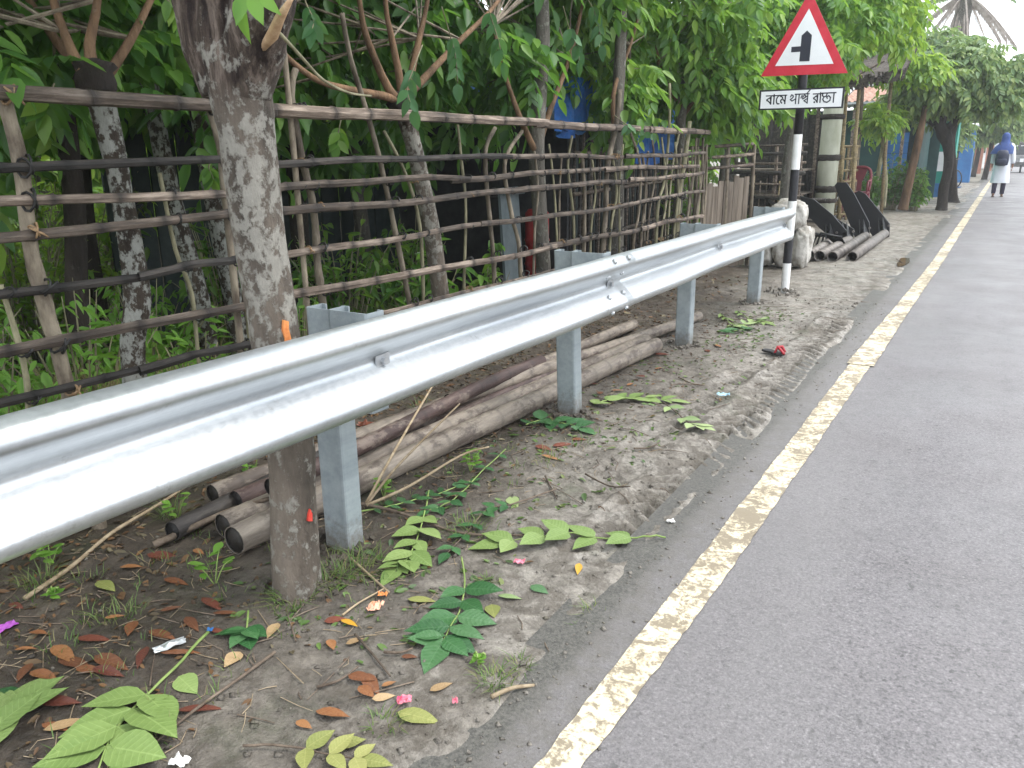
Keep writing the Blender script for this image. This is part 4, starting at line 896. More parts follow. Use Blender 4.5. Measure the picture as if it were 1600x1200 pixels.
GLYPH = {
 'ba': ([61,62,61,55,50,55,50,0,42,0,39,6,34,11,29,16,22,20,15,23,8,24,4,34,13,39,24,44,34,49,45,52,42,48,42,55,-1,55,-1,62,42,47,45,45,37,42,29,38,20,35,13,30,19,29,25,26,30,23,36,19,40,14,44,9,43,9,43,11,43,13,42,16,42,19],[[18,0,19],[18,1,0],[17,1,18],[16,15,17],[15,2,17],[2,1,17],[15,3,2],[14,20,15],[20,21,15],[21,3,15],[13,20,14],[13,22,20],[22,36,20],[22,3,21],[12,22,13],[12,23,22],[36,3,22],[11,23,12],[11,24,23],[11,25,24],[10,25,11],[10,26,25],[10,27,26],[10,28,27],[9,28,10],[9,29,28],[8,29,9],[7,29,8],[7,30,29],[35,3,36],[34,3,35],[6,30,7],[6,31,30],[33,3,34],[32,31,33],[31,3,33],[5,31,6],[5,3,31],[4,3,5]]),
 'aa': ([28,62,28,55,17,55,17,0,9,0,9,47,8,50,6,53,3,55,0,55,-1,55,-1,62,1,62,3,62,6,61,8,59,10,56,10,57,10,58,9,60,9,61,9,69,15,69,17,62],[[20,22,21],[20,23,22],[10,12,11],[10,13,12],[20,0,23],[20,1,0],[10,14,13],[19,1,20],[10,15,14],[18,1,19],[10,16,15],[17,1,18],[16,1,17],[10,1,16],[9,1,10],[8,2,9],[2,1,9],[8,7,2],[7,6,2],[6,5,2],[5,3,2],[4,3,5]]),
 'ma': ([63,62,63,55,53,55,53,0,45,0,45,14,47,8,43,13,40,18,36,22,32,25,28,27,24,28,20,28,17,26,15,24,15,21,15,17,17,15,20,13,24,11,22,3,17,6,13,8,10,11,8,14,7,17,7,21,7,25,9,29,12,32,15,34,19,35,22,35,28,35,33,33,37,31,41,27,44,23,47,19,45,19,45,21,45,23,45,26,45,28,45,55,-1,55,-1,62,30,32,30,32,30,31,30,31,30,30,22,32,22,37,20,42,18,45,14,47,10,48,4,49,5,57,10,55,14,55,18,53,22,51,25,49,27,46,29,42,30,38],[[46,60,47],[60,0,47],[60,1,0],[46,59,60],[61,1,60],[62,45,61],[45,1,61],[59,62,46],[62,45,46],[44,2,45],[2,1,45],[44,3,2],[59,63,62],[59,64,63],[59,65,64],[58,65,59],[58,66,65],[57,66,58],[56,66,57],[56,67,66],[55,67,56],[55,68,67],[54,68,55],[54,34,68],[34,48,68],[53,33,54],[33,34,54],[32,53,33],[31,53,32],[48,35,34],[30,53,31],[48,36,35],[49,36,48],[30,52,53],[50,36,49],[29,52,30],[51,36,50],[51,37,36],[52,37,51],[29,12,52],[12,37,52],[28,13,29],[13,12,29],[11,37,12],[43,39,44],[39,3,44],[28,14,13],[10,37,11],[10,38,37],[28,15,14],[42,39,43],[9,38,10],[27,15,28],[27,16,15],[9,41,38],[41,39,38],[41,39,42],[8,41,9],[8,40,41],[26,16,27],[26,17,16],[40,3,39],[8,5,40],[5,3,40],[7,5,8],[26,18,17],[25,18,26],[25,19,18],[24,19,25],[7,4,5],[6,3,5],[4,6,7],[24,20,19],[24,21,20],[23,21,24],[4,3,6],[22,21,23]]),
 'e': ([36,62,36,55,34,55,30,54,27,52,23,49,20,46,17,42,15,37,13,32,13,26,13,20,15,15,17,11,20,9,24,7,27,7,29,7,31,7,33,8,35,9,38,3,36,1,33,0,30,0,26,-1,20,0,15,3,11,7,8,12,6,19,5,26,6,34,8,41,12,47,16,52,22,56,28,59,22,56,20,55,18,55,15,55,13,55,-1,55,-1,62],[[43,0,44],[43,37,0],[37,1,0],[43,36,37],[38,1,37],[43,39,36],[39,35,36],[39,1,38],[43,40,39],[35,2,39],[2,1,39],[43,41,40],[43,42,41],[35,3,2],[35,4,3],[34,4,35],[34,5,4],[34,6,5],[33,6,34],[33,7,6],[33,8,7],[32,8,33],[32,9,8],[31,9,32],[31,10,9],[31,11,10],[30,11,31],[30,12,11],[29,12,30],[29,13,12],[28,13,29],[28,14,13],[19,21,20],[28,15,14],[18,21,19],[17,21,18],[28,16,15],[16,21,17],[28,21,16],[27,21,28],[27,22,21],[26,22,27],[26,23,22],[25,23,26],[25,24,23]]),
 'pa': ([73,62,73,55,62,55,62,0,54,0,54,40,57,33,53,39,49,43,46,47,43,50,40,53,37,54,33,55,30,56,26,55,23,54,19,52,17,50,14,48,12,45,11,45,12,45,14,46,16,46,17,47,22,46,26,43,28,40,29,36,29,35,29,34,28,33,28,32,27,33,28,34,29,35,30,36,31,38,32,39,34,40,46,52,51,46,23,20,17,25,25,33,21,29,18,26,20,28,21,30,22,32,22,34,22,37,20,38,19,39,16,40,14,40,13,39,11,39,10,38,2,45,6,50,10,54,15,58,19,61,24,62,29,63,34,62,39,61,44,58,48,55,52,50,57,44,55,45,55,47,55,50,54,53,54,56,54,69,60,69,62,62],[[77,79,78],[77,80,79],[65,67,66],[65,68,67],[64,68,65],[77,0,80],[77,1,0],[64,69,68],[63,69,64],[63,70,69],[62,14,63],[14,70,63],[76,2,77],[2,1,77],[62,15,14],[13,70,14],[12,70,13],[62,16,15],[76,72,2],[72,3,2],[12,71,70],[61,16,62],[11,41,12],[41,71,12],[61,17,16],[10,41,11],[75,72,76],[61,18,17],[10,40,41],[42,71,41],[40,9,10],[60,18,61],[60,19,18],[42,72,71],[74,72,75],[60,20,19],[40,8,9],[73,72,74],[24,26,25],[23,26,24],[43,8,42],[8,72,42],[22,26,23],[22,27,26],[21,20,22],[20,27,22],[59,20,60],[59,58,20],[58,57,20],[57,27,20],[8,5,72],[5,6,72],[6,3,72],[40,43,8],[43,7,8],[57,56,27],[56,55,27],[55,28,27],[39,43,40],[55,54,28],[54,29,28],[53,29,54],[43,6,7],[38,43,39],[52,29,53],[37,33,38],[33,43,38],[51,29,52],[36,32,37],[32,33,37],[51,30,29],[35,30,36],[30,31,36],[31,32,36],[51,35,30],[50,35,51],[50,45,35],[45,34,35],[43,3,6],[50,49,45],[49,48,45],[48,44,45],[46,34,45],[46,33,34],[46,43,33],[47,43,46],[44,47,48],[44,43,47]]),
 'ra': ([61,62,61,55,50,55,50,0,42,0,39,6,34,11,29,16,22,20,15,23,8,24,4,34,13,39,24,44,34,49,45,52,42,48,42,55,-1,55,-1,62,42,47,45,45,37,42,29,38,20,35,13,30,19,29,25,26,30,23,36,19,40,14,44,9,43,9,43,11,43,13,42,16,42,19,19,-1,16,0,14,1,13,3,12,5,13,8,14,10,16,11,19,11,21,11,23,10,24,8,25,5,24,3,23,1,21,0],[[18,0,19],[18,1,0],[17,1,18],[16,15,17],[15,2,17],[2,1,17],[15,3,2],[14,20,15],[20,21,15],[21,3,15],[13,20,14],[13,22,20],[22,36,20],[22,3,21],[12,22,13],[12,23,22],[36,3,22],[11,23,12],[11,24,23],[11,25,24],[10,25,11],[10,26,25],[10,27,26],[10,28,27],[9,28,10],[9,29,28],[8,29,9],[7,29,8],[7,30,29],[35,3,36],[34,3,35],[6,30,7],[6,31,30],[33,3,34],[44,46,45],[32,31,33],[31,3,33],[5,31,6],[43,46,44],[43,47,46],[42,47,43],[42,48,47],[5,3,31],[41,48,42],[41,49,48],[4,3,5],[40,49,41],[40,50,49],[39,50,40],[39,51,50],[38,51,39],[38,52,51],[37,52,38]]),
 'sa': ([69,62,69,55,59,55,59,0,51,0,51,35,53,29,50,33,48,35,46,37,44,38,42,37,41,37,40,36,38,34,37,31,34,27,32,22,29,19,27,16,25,14,22,13,19,13,16,13,14,14,11,15,9,17,6,20,4,24,10,28,12,24,14,22,16,21,18,20,20,21,21,21,23,23,25,25,27,28,29,32,31,35,34,40,36,43,39,44,42,45,45,44,47,43,50,41,54,37,52,37,51,40,51,42,51,44,51,46,51,55,-1,55,-1,62,27,27,26,33,25,38,24,41,21,44,18,46,15,48,10,49,4,50,5,57,11,55,16,54,20,53,24,51,26,49,28,47,30,44,31,40,32,36],[[55,66,56],[66,0,56],[66,1,0],[55,65,66],[67,1,66],[65,67,55],[67,54,55],[65,68,67],[54,1,67],[53,2,54],[2,1,54],[53,48,2],[48,3,2],[65,69,68],[65,70,69],[65,71,70],[64,71,65],[64,72,71],[63,72,64],[62,72,63],[62,73,72],[61,73,62],[52,48,53],[43,45,44],[43,46,45],[42,46,43],[60,73,61],[51,48,52],[60,74,73],[42,47,46],[41,47,42],[50,48,51],[59,74,60],[41,50,47],[50,48,47],[40,75,41],[75,50,41],[59,75,74],[75,11,50],[11,10,50],[10,49,50],[58,75,59],[9,49,10],[49,6,48],[6,3,48],[75,12,11],[9,5,49],[5,6,49],[8,5,9],[75,13,12],[58,40,75],[40,57,75],[58,39,40],[7,5,8],[7,4,5],[4,6,7],[4,3,6],[28,30,29],[27,30,28],[27,31,30],[27,32,31],[27,33,32]]),
 'ta': ([72,62,72,55,-1,55,-1,62,41,5,33,6,25,9,19,14,13,22,7,33,3,47,11,49,14,37,18,28,23,21,28,16,34,14,41,13,45,13,48,14,51,15,54,17,55,19,56,22,57,25,57,28,57,32,56,35,54,39,51,41,48,42,44,43,41,42,39,41,37,39,37,37,37,36,37,35,37,33,38,32,30,31,30,32,29,34,29,36,29,38,29,42,31,45,33,47,36,49,40,50,44,50,50,49,55,47,59,44,62,39,64,34,65,27,64,21,62,16,59,12,54,8,48,6],[[49,51,50],[48,51,49],[48,52,51],[10,12,11],[47,52,48],[47,53,52],[46,53,47],[9,12,10],[45,31,46],[31,53,46],[31,30,53],[30,54,53],[45,32,31],[45,33,32],[29,54,30],[44,33,45],[44,34,33],[28,54,29],[44,35,34],[28,55,54],[27,55,28],[43,35,44],[9,13,12],[43,36,35],[42,36,43],[42,37,36],[26,55,27],[42,38,37],[41,38,42],[26,56,55],[41,39,38],[8,13,9],[40,39,41],[25,56,26],[8,14,13],[24,56,25],[24,57,56],[23,57,24],[7,14,8],[22,57,23],[22,58,57],[7,15,14],[21,58,22],[20,58,21],[7,16,15],[20,59,58],[19,59,20],[6,16,7],[18,59,19],[6,17,16],[17,59,18],[6,59,17],[6,60,59],[5,60,6],[5,61,60],[4,61,5],[2,0,3],[2,1,0]]),
 'sha': ([69,62,69,55,58,55,58,0,50,0,50,51,51,53,51,55,51,57,51,59,50,61,50,69,56,69,58,62,36,63,40,63,43,61,46,60,49,57,52,54,53,51,53,40,50,47,46,52,41,55,36,56,33,55,30,53,28,51,28,47,28,43,31,41,35,39,41,38,41,30,35,31,30,33,26,35,24,39,22,43,22,47,22,52,24,56,26,59,29,61,32,62,8,63,12,62,16,61,19,59,22,56,24,52,24,46,24,42,22,38,20,35,16,32,11,31,5,30,5,38,9,38,13,39,15,41,17,43,18,45,18,47,17,50,16,53,12,55,8,56,6,56,4,55,2,55,0,55,-1,62,1,62,4,63,6,63],[[10,12,11],[10,13,12],[77,47,46],[45,15,14],[76,47,77],[75,47,76],[45,16,15],[44,16,45],[75,48,47],[74,48,75],[10,0,13],[10,1,0],[73,48,74],[44,17,16],[43,17,44],[73,49,48],[9,1,10],[43,18,17],[42,18,43],[73,72,49],[72,71,49],[71,70,49],[70,69,49],[69,50,49],[8,1,9],[42,25,18],[25,7,18],[7,19,18],[7,2,8],[2,1,8],[41,26,42],[26,25,42],[69,68,50],[68,41,50],[41,51,50],[24,7,25],[7,19,2],[19,20,2],[20,3,2],[41,27,26],[67,41,68],[24,6,7],[23,6,24],[41,28,27],[66,41,67],[23,5,6],[66,40,41],[51,28,41],[22,5,23],[52,28,51],[22,4,5],[21,3,20],[52,29,28],[65,40,66],[65,39,40],[52,30,29],[4,21,22],[64,39,65],[53,30,52],[63,39,64],[53,31,30],[63,38,39],[62,38,63],[54,31,53],[61,38,62],[54,32,31],[4,3,21],[60,38,61],[60,54,38],[54,37,38],[54,33,32],[60,55,54],[37,33,54],[59,55,60],[58,55,59],[37,34,33],[36,34,37],[58,56,55],[35,34,36],[58,57,56]]),
}

def letters():
    """lettering of the plate, set letter by letter with joined forms"""
    m = MB(); Yt = SY - .0628
    def put(g, x, zb, sx, sz, shear=0.0):
        v, f = GLYPH[g]; v = np.array(v, float).reshape(-1, 2) / 100
        V = [(x + (a + shear * b) * sx, Yt, zb + b * sz) for a, b in v]
        m.add(V, f); return x + (v[:, 0].max() - .01) * sx
    S = .135; zb = 1.775
    def bar(xa, za, xb, zb_, w):
        d = np.array([xb - xa, zb_ - za]); d /= np.linalg.norm(d); n_ = np.array([-d[1], d[0]]) * w / 2
        m.add([(xa + n_[0], Yt, za + n_[1]), (xb + n_[0], Yt, zb_ + n_[1]), (xb - n_[0], Yt, zb_ - n_[1]), (xa - n_[0], Yt, za - n_[1])], [(0, 3, 2, 1)])
    def word(x0, x1, items):
        """letters of one word fitted between x0 and x1"""
        w = 0; lay = []
        for g, k, hz_, dz, adv in items:
            v = np.array(GLYPH[g][0], float).reshape(-1, 2)[:, 0] / 100
            lay.append((g, w, k, hz_, dz)); w += (v.max() - .01) * k * adv
        s_ = (x1 - x0) / w
        for g, o_, k, hz_, dz in lay:
            for e in (0, .0035): put(g, x0 + o_ * s_ + e, zb + dz * S, k * s_, hz_ * S)
        return s_
    word(-2.062, -1.870, (('ba', 1, 1, 0, 1), ('aa', 1, 1, 0, 1), ('e', 1, 1, 0, 1), ('ma', 1, 1, 0, 1)))
    cnt = [0]
    def strokes(x0, x1, lines, w=.017):
        """a joined letter form drawn with the brush; matra line at 1"""
        W_ = x1 - x0
        for ln in lines:
            for (a, b_), (c_, d_) in zip(ln[:-1], ln[1:]):
                p = np.array([x0 + a * W_, zb + b_ * .083]); q = np.array([x0 + c_ * W_, zb + d_ * .083]); u = (q - p) / (np.linalg.norm(q - p) + 1e-9); n_ = np.array([-u[1], u[0]]) * w / 2; e = u * w * .35
                cnt[0] += 1; y = Yt - .00004 * cnt[0]; P = (p - e + n_, q + e + n_, q + e - n_, p - e - n_)
                m.add([(k[0], y, k[1]) for k in P], [(0, 3, 2, 1)])
    HK = [[(.06, .74), (.18, .96), (.38, .90), (.44, .74), (.30, .60), (.06, .46), (.30, .30), (.80, .52)], [(.80, 1.0), (.80, .0)], [(.66, 1.), (1.0, 1.)]]
    strokes(-1.838, -1.772, HK, .0105)
    strokes(-1.772, -1.742, [[(.5, 1.), (.5, 0.)], [(0, 1.), (1, 1.)]], .0105)
    strokes(-1.742, -1.668, [[(.04, .58), (.14, .84), (.30, .72), (.22, .54)], [(.30, .74), (.46, .92), (.60, .78), (.48, .58), (.26, .46)], [(.50, .60), (.84, .78)], [(.84, 1.), (.84, .0)], [(.84, .52), (.42, .28), (.84, .04)], [(.0, 1.), (1., 1.)], [(.70, 1.02), (1.06, 1.40)]], .0095)
    word(-1.636, -1.556, (('ra', 1, 1, 0, 1), ('aa', 1, 1, 0, 1)))
    strokes(-1.556, -1.468, [[(.0, 1.), (1., 1.)], [(.10, .98), (.06, .74), (.24, .60), (.44, .68), (.52, .94)], [(.24, .60), (.12, .36), (.28, .10), (.58, .03), (.84, .20), (.88, .52), (.68, .72), (.50, .58), (.58, .42)]], .0105)
    strokes(-1.468, -1.434, [[(.5, 1.), (.5, 0.)], [(0, 1.), (1, 1.)]], .0105)
    return m.build('lettering', 'sign_ink', SG)
letters()
# ---------------------------------------------------------------- poles lying under the rail
def log_material(name, cols):
    m, t, b = nodes_of(name)
    n1 = noise(t, 14, 8, .75, (1.2, .2, 1.2)); n2 = noise(t, 7, 8, .72, (1, .5, 1))
    col = ramp(t, n1, [(.34, cols[0]), (.52, cols[1]), (.68, cols[2])])
    col = mixc(t, math_(t, 'MULTIPLY', ramp(t, n2, [(.52, (0, 0, 0)), (.58, (1, 1, 1))]), .75), col, cols[3])
    at = t.nodes.new('ShaderNodeAttribute'); at.attribute_name = 'band'
    col = mixc(t, math_(t, 'MULTIPLY', at.outputs['Fac'], .95), col, tuple(c * .10 for c in cols[0]))
    t.links.new(col, b.inputs['Base Color']); b.inputs['Roughness'].default_value = .6
    bump(t, b, n1, .7, .01)
log_material('log_grey', ((.105, .085, .068), (.215, .178, .142), (.32, .272, .222), (.058, .040, .032)))
log_material('log_red', ((.028, .016, .014), (.060, .034, .030), (.13, .09, .075), (.18, .14, .115)))
log_material('log_black', ((.014, .012, .011), (.035, .029, .026), (.09, .075, .062), (.016, .013, .012)))
def log(label, a, b_, r, mat, seed, wob=.012):
    rg = np.random.default_rng(seed); a = np.array(a); b_ = np.array(b_); L = np.linalg.norm(b_ - a)
    ts = [0.]; at = [0.]; k = [1.]; pos = .12
    while pos < L - .06:
        for d, bb, kk in ((-.02, 0, 1), (-.005, .22, 1.03), (.004, .30, 1.04), (.02, 0, .99)): ts.append((pos + d) / L); at.append(bb); k.append(kk)
        pos += rg.uniform(.14, .26)
    ts.append(1.); at.append(0); k.append(.96); ts = np.array(ts); ph = rg.uniform(0, 6, 2)
    P = a + (b_ - a) * ts[:, None]; P[:, 0] += wob * np.sin(ts * 5 + ph[0]); P[:, 2] += wob * .5 * np.sin(ts * 7 + ph[1])
    t = thing('bamboo_pole', label, 'pole', ((a + b_) / 2)[:2].tolist() + [0], 'poles lying on the mud under the guardrail')
    MB().tube(P, .88 * r * np.array(k), 14, att=at, hollow=.90, bore=.10, jit=.05, seed=seed).build('culm', mat, t, smooth=True)
    return t
log('front grey bamboo pole nearest the road in the pile under the guardrail', (-2.14, 1.66, .062), (-1.945, 5.16, .060), .060, 'log_grey', 1)
log('second grey pole from the road, ending just short of the front one', (-2.27, 1.72, .060), (-2.055, 5.25, .058), .054, 'log_grey', 2)
log('dark reddish pole in the middle of the pile', (-2.395, 1.9, .055), (-2.15, 4.9, .060), .050, 'log_red', 3)
log('long grey pole reaching farthest towards the third guardrail post', (-2.30, 3.2, .130), (-2.02, 6.35, .050), .045, 'log_grey', 6, .006)
log('rear pale ringed pole of the pile, nearest the fence', (-2.53, 1.9, .055), (-2.335, 5.75, .055), .047, 'log_grey', 4)
log('black ended pole lying on top, its hollow end beside the tree', (-2.21, 1.90, .160), (-2.26, 4.1, .150), .040, 'log_red', 5)
log('short black pole at the left end of the pile', (-2.42, 1.62, .045), (-2.50, 2.9, .050), .042, 'log_black', 8)

# ---------------------------------------------------------------- steel posts with plates, far verge
pm('pipe_grey', (.075, .066, .060), (.20, .178, .160), 8, .55, metal=.2, bs=.3, rnd=.5)
pm('plate_black', (.003, .003, .004), (.008, .008, .010), 10, .42, bs=.1)
pm('black_rag', (.006, .006, .007), (.02, .02, .02), 10, .6)
def steel_post(label, near, far, poly, yp, r=.068):
    t = thing('steel_post', label, 'steel post', ((near[0] + far[0]) / 2, (near[1] + far[1]) / 2, 0), 'steel posts with plates lying on the verge')
    MB().tube([near, far], r, 18, hollow=.86).build('pipe', 'pipe_grey', t, smooth=True)
    P = [AT(a, b_, y=yp) for a, b_ in poly]
    MB().prism([(p[0], p[2]) for p in P][::-1], (0, yp, 0), EX, EZ, (0.25, .97, 0), .022).build('plate', 'plate_black', t)
    zt = far[2] + r
    for k, s_ in ((-.6, 1), (.3, 1)):
        MB().prism([(0, 0), (.30, 0), (0, .34)], (far[0] + r * k - .02, yp - .30, zt - .03), (.05, 1, .0), (-.2, .75, .63), (1, 0, 0), .010).build('gusset', 'plate_black', t)
    for k in (-.04, .04):
        MB().tube([(far[0] + k, yp - .005, far[2] + .12), (far[0] + k, yp - .035, far[2] + .12)], .018, 6).build('bolt', 'pipe_grey', t)
    return t
zr = .072
def far_end(px, py): p = AT(px, py, z=zr); return (float(p[0]), float(p[1]), zr)
for lab, near, fe, poly in (('leftmost fallen steel pipe with a low black plate leaning left', (-2.030, 10.75, zr), far_end(1300, 377), [(1250, 306), (1272, 312), (1300, 335), (1322, 360), (1306, 378), (1280, 356), (1258, 332)]),
        ('second fallen steel pipe, a dark one with the plate half hidden', (-1.900, 10.72, zr), far_end(1326, 375), [(1266, 322), (1288, 330), (1334, 358), (1332, 378), (1310, 376), (1276, 345)]),
        ('third fallen steel pipe whose black plate stands tallest', (-1.735, 10.66, zr), far_end(1352, 369), [(1304, 290), (1308, 285), (1322, 285), (1334, 302), (1358, 348), (1358, 372), (1336, 372)]),
        ('rightmost fallen steel pipe, brownish, with a black plate leaning right', (-1.528, 10.80, zr), far_end(1382, 365), [(1330, 304), (1342, 298), (1352, 303), (1376, 332), (1390, 350), (1389, 370), (1368, 376), (1352, 352)])):
    steel_post(lab, near, fe, poly, fe[1] + .10)
t = MB()
for k in range(7): t.tube([(-2.45 + .05 * k, 11.6 + .1 * k, .05), (-2.3 + .04 * k, 11.8, .22 + .02 * (k % 3)), (-2.05 + .03 * k, 12.0, .20), (-1.95 + .02 * k, 12.1, .10)], .016, 5)
tag(t.build('cable_bundle', 'black_rag', smooth=True), 'tangle of black cables behind the leftmost fallen pipe', 'cables')

# white lumpy sacks
pm('sack_cloth', (.24, .22, .19), (.50, .48, .44), 7, .8, bs=.8, bscale=40, bd=.02, lo=.38, hi=.58)
def sack(label, c, d, seed, lean=0):
    import bmesh
    bm = bmesh.new(); bmesh.ops.create_icosphere(bm, subdivisions=4, radius=1)
    co = np.array([v.co for v in bm.verts]); s_ = np.sign(co) * np.abs(co) ** .62
    th = np.arctan2(co[:, 1], co[:, 0])
    q = fbm(co[:, 0] * 2 + co[:, 2], co[:, 1] * 2 + co[:, 2] * 1.3, seed, .9, 4); q2 = np.abs(fbm(th * 1.3, co[:, 2] * 1.6, seed + 9, .5, 2))
    s_ = s_ * (1 + .22 * q[:, None] - .18 * q2[:, None])
    for v, p in zip(bm.verts, s_): v.co = (p[0] * d[0] + c[0] + lean * p[2], p[1] * d[1] + c[1], max(p[2], -.92) * d[2] + c[2])
    me = bpy.data.meshes.new('sack'); bm.to_mesh(me); bm.free(); me.polygons.foreach_set('use_smooth', [True] * len(me.polygons))
    return tag(link('sack', me, 'sack_cloth'), label, 'sack', 'dirty white sacks stacked behind the road sign')
sack('big dirty white sack on top, its back seen behind the striped post', (-2.16, 10.0, .62), (.215, .18, .185), 3)
sack('dirty white sack standing on the ground at the right of the striped post', (-1.965, 9.98, .25), (.105, .18, .25), 4, .02)
sack('dirty white sack standing on the ground behind the striped post', (-2.18, 10.02, .25), (.14, .2, .26), 5)
sack('low sack on the ground half hidden behind the rail end', (-2.40, 10.05, .24), (.12, .2, .24), 6)

# concrete pole
m, tt_, b = nodes_of('concrete_pole')
cc = ramp(tt_, noise(tt_, 3, 6, .65, (1, 1, .4)), [(.35, (.36, .37, .28)), (.65, (.55, .56, .47))]); tt_.links.new(cc, b.inputs['Base Color']); b.inputs['Roughness'].default_value = .85
CP = thing('concrete_pole', 'thick pale greenish concrete pole with black tarred bands beside the bamboo rack', 'pole', (-3.05, 17.2, 0))
MB().tube([(-3.05, 17.2, -.2), (-3.05, 17.2, 2.2), (-3.05, 17.2, 4.6)], [.20, .185, .16], 20).build('shaft', 'concrete_pole', CP, smooth=True)
for z, h in ((.40, .05), (.62, .07), (1.22, .06), (1.98, .05)):
    MB().tube([(-3.05, 17.2, z - h), (-3.05, 17.2, z - h * .6), (-3.05, 17.2, z + h * .6), (-3.05, 17.2, z + h)], [.19, .225, .22, .19], 20, jit=.12, seed=int(z * 100)).build('band', 'bark_dark', CP, smooth=True)

# bamboo racks of the stall
RK = thing('bamboo_rack', 'fresh tan bamboo rack with open square bays right of the concrete pole', 'rack', (-2.95, 17.9, 0))
xs = (-3.02, -2.86, -2.70)
for x in xs:
    for y in (17.7, 18.2): MB().tube([(x, y, -.05), (x + .01, y, .7), (x, y, 1.45)], .026, 7).build('upright', 'bamboo_tan', RK, smooth=True)
for z in (.10, .30, .52, .74, .95, 1.18, 1.42):
    for y in (17.66, 18.24): MB().tube([(-3.6, y, z), (-2.64, y, z + .01)], .021, 7).build('crossbar', 'bamboo_tan', RK, smooth=True)
    if z in (.52, .95, 1.42):
        for x in xs: MB().tube([(x + .02, 17.6, z + .02), (x + .02, 18.3, z + .02)], .018, 6).build('crossbar', 'bamboo_tan', RK, smooth=True)
ST = thing('market_stall', 'dark weathered bamboo stall frame between the plank gate and the concrete pole', 'stall', (-4.0, 16.5, 0))
for x in (-4.75, -4.3, -3.85, -3.4):
    for y in (16.3, 17.6): MB().tube([(x, y, -.05), (x + .02, y, .8), (x, y, 2.3 if y > 17 else 1.45)], .035, 7, jit=.2, seed=int(-x * 10)).build('upright', 'bamboo_black' if x < -4 else 'bamboo_grey', ST, smooth=True)
for z, r in ((.30, .02), (.52, .025), (.74, .02), (.95, .04), (1.12, .025), (1.30, .035), (1.45, .02)):
    MB().tube([(-4.9, 16.26, z + .02), (-4.0, 16.24, z), (-3.28, 16.26, z + (.02 if z > 1 else 0))], r, 7).build('rail', 'bamboo_black' if z in (.95, 1.30) else 'bamboo_grey', ST, smooth=True)
for k in range(13): MB().tube([(-4.85 + k * .122, 16.29, -.02), (-4.85 + k * .122 + .01, 16.29, .80 + .05 * (k % 3))], .014, 6).build('slat', 'bamboo_tan' if k % 4 == 1 else 'bamboo_grey', ST, smooth=True)
for z in (.55, 1.0): MB().box((-4.1, 16.95, z), (1.5, 1.1, .03)).build('shelf', 'grey_plank', ST)
MB().box((-4.1, 17.62, 1.0), (1.6, .03, 2.1)).build('back_panel', 'bamboo_black', ST)
for px, s_ in ((1196, 4), (1210, 1)):
    MB().tube([AT(1160 + s_ * 10, 305 + s_ * 2, y=16.2), AT(1250, 303 + s_ * 10, y=16.15), AT(1290, 300 + s_ * 12, y=16.1)], .03, 7).build('lashed_pole', 'bamboo_black', ST, smooth=True)

# red plastic chair
pm('chair_red', (.11, .012, .022), (.16, .02, .03), 12, .4, bs=0)
CH = thing('plastic_chair', 'dark red moulded plastic chair with a fan shaped back', 'chair', (-2.62, 18.2, .06))
cx, cy, zs_ = -2.62, 18.2, .52
b = MB(); b.box((cx, cy, zs_), (.46, .44, .035)); b.box((cx, cy - .23, zs_ - .03), (.46, .02, .09)); b.build('seat', 'chair_red', CH)
for sx in (-1, 1):
    for sy in (-1, 1): MB().tube([(cx + sx * .20, cy + sy * .19, zs_), (cx + sx * .235, cy + sy * .24, .0)], [.032, .022], 8).build('leg', 'chair_red', CH, smooth=True)
    MB().tube([(cx + sx * .22, cy - .15, zs_ + .22), (cx + sx * .235, cy + .05, zs_ + .24), (cx + sx * .215, cy + .22, zs_ + .25)], .024, 8).build('armrest', 'chair_red', CH, smooth=True)
    MB().tube([(cx + sx * .215, cy - .16, zs_), (cx + sx * .22, cy - .15, zs_ + .22)], .02, 8).build('arm_support', 'chair_red', CH, smooth=True)
MB().tube(refine([(cx - .20, cy + .19, zs_), (cx - .215, cy + .23, zs_ + .22), (cx - .19, cy + .26, zs_ + .42), (cx - .10, cy + .27, zs_ + .49), (cx, cy + .27, zs_ + .50), (cx + .10, cy + .27, zs_ + .49), (cx + .19, cy + .26, zs_ + .42), (cx + .215, cy + .23, zs_ + .22), (cx + .20, cy + .19, zs_)], 3), .030, 8).build('back_frame', 'chair_red', CH, smooth=True)
MB().prism([(-.05, .02), (.05, .02), (.045, .20), (.10, .34), (.13, .47), (-.13, .47), (-.10, .34), (-.045, .20)], (cx, cy + .245, zs_), EX, (0, .08, 1), (0, 1, 0), .016).build('back_splat', 'chair_red', CH)

# ---------------------------------------------------------------- sheds
pm('tarp_blue', (.012, .085, .33), (.025, .16, .50), 5, .45, bs=.7, bscale=9, bd=.05)
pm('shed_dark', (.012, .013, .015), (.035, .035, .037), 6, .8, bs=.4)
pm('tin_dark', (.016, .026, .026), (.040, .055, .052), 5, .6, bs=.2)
pm('tin_rust', (.22, .10, .065), (.38, .24, .18), 6, .7, bs=.3)
pm('tin_pale', (.40, .43, .44), (.55, .57, .58), 6, .5, bs=.2)
pm('wall_teal', (.012, .22, .17), (.02, .30, .23), 3, .6, bs=.2)
pm('wall_blue', (.018, .10, .28), (.03, .15, .36), 3, .6, bs=.2)
pm('wall_darkgreen', (.010, .045, .045), (.018, .07, .066), 3, .7, bs=.2)
pm('thatch', (.030, .024, .020), (.13, .11, .095), 14, .9, bs=.9, stretch=(.3, 1, 1), bd=.05)
pm('red_plastic', (.20, .012, .012), (.30, .02, .02), 5, .5, bs=0)
pm('grey_sheet', (.10, .13, .14), (.16, .19, .20), 5, .6)
SH = thing('bamboo_shed', 'dark slatted bamboo shed under a blue tarpaulin behind the lattice fence', 'shed', (-4.8, 9.5, 0))
A0, B0 = np.array([-3.75, 7.4]), np.array([-4.55, 13.2])
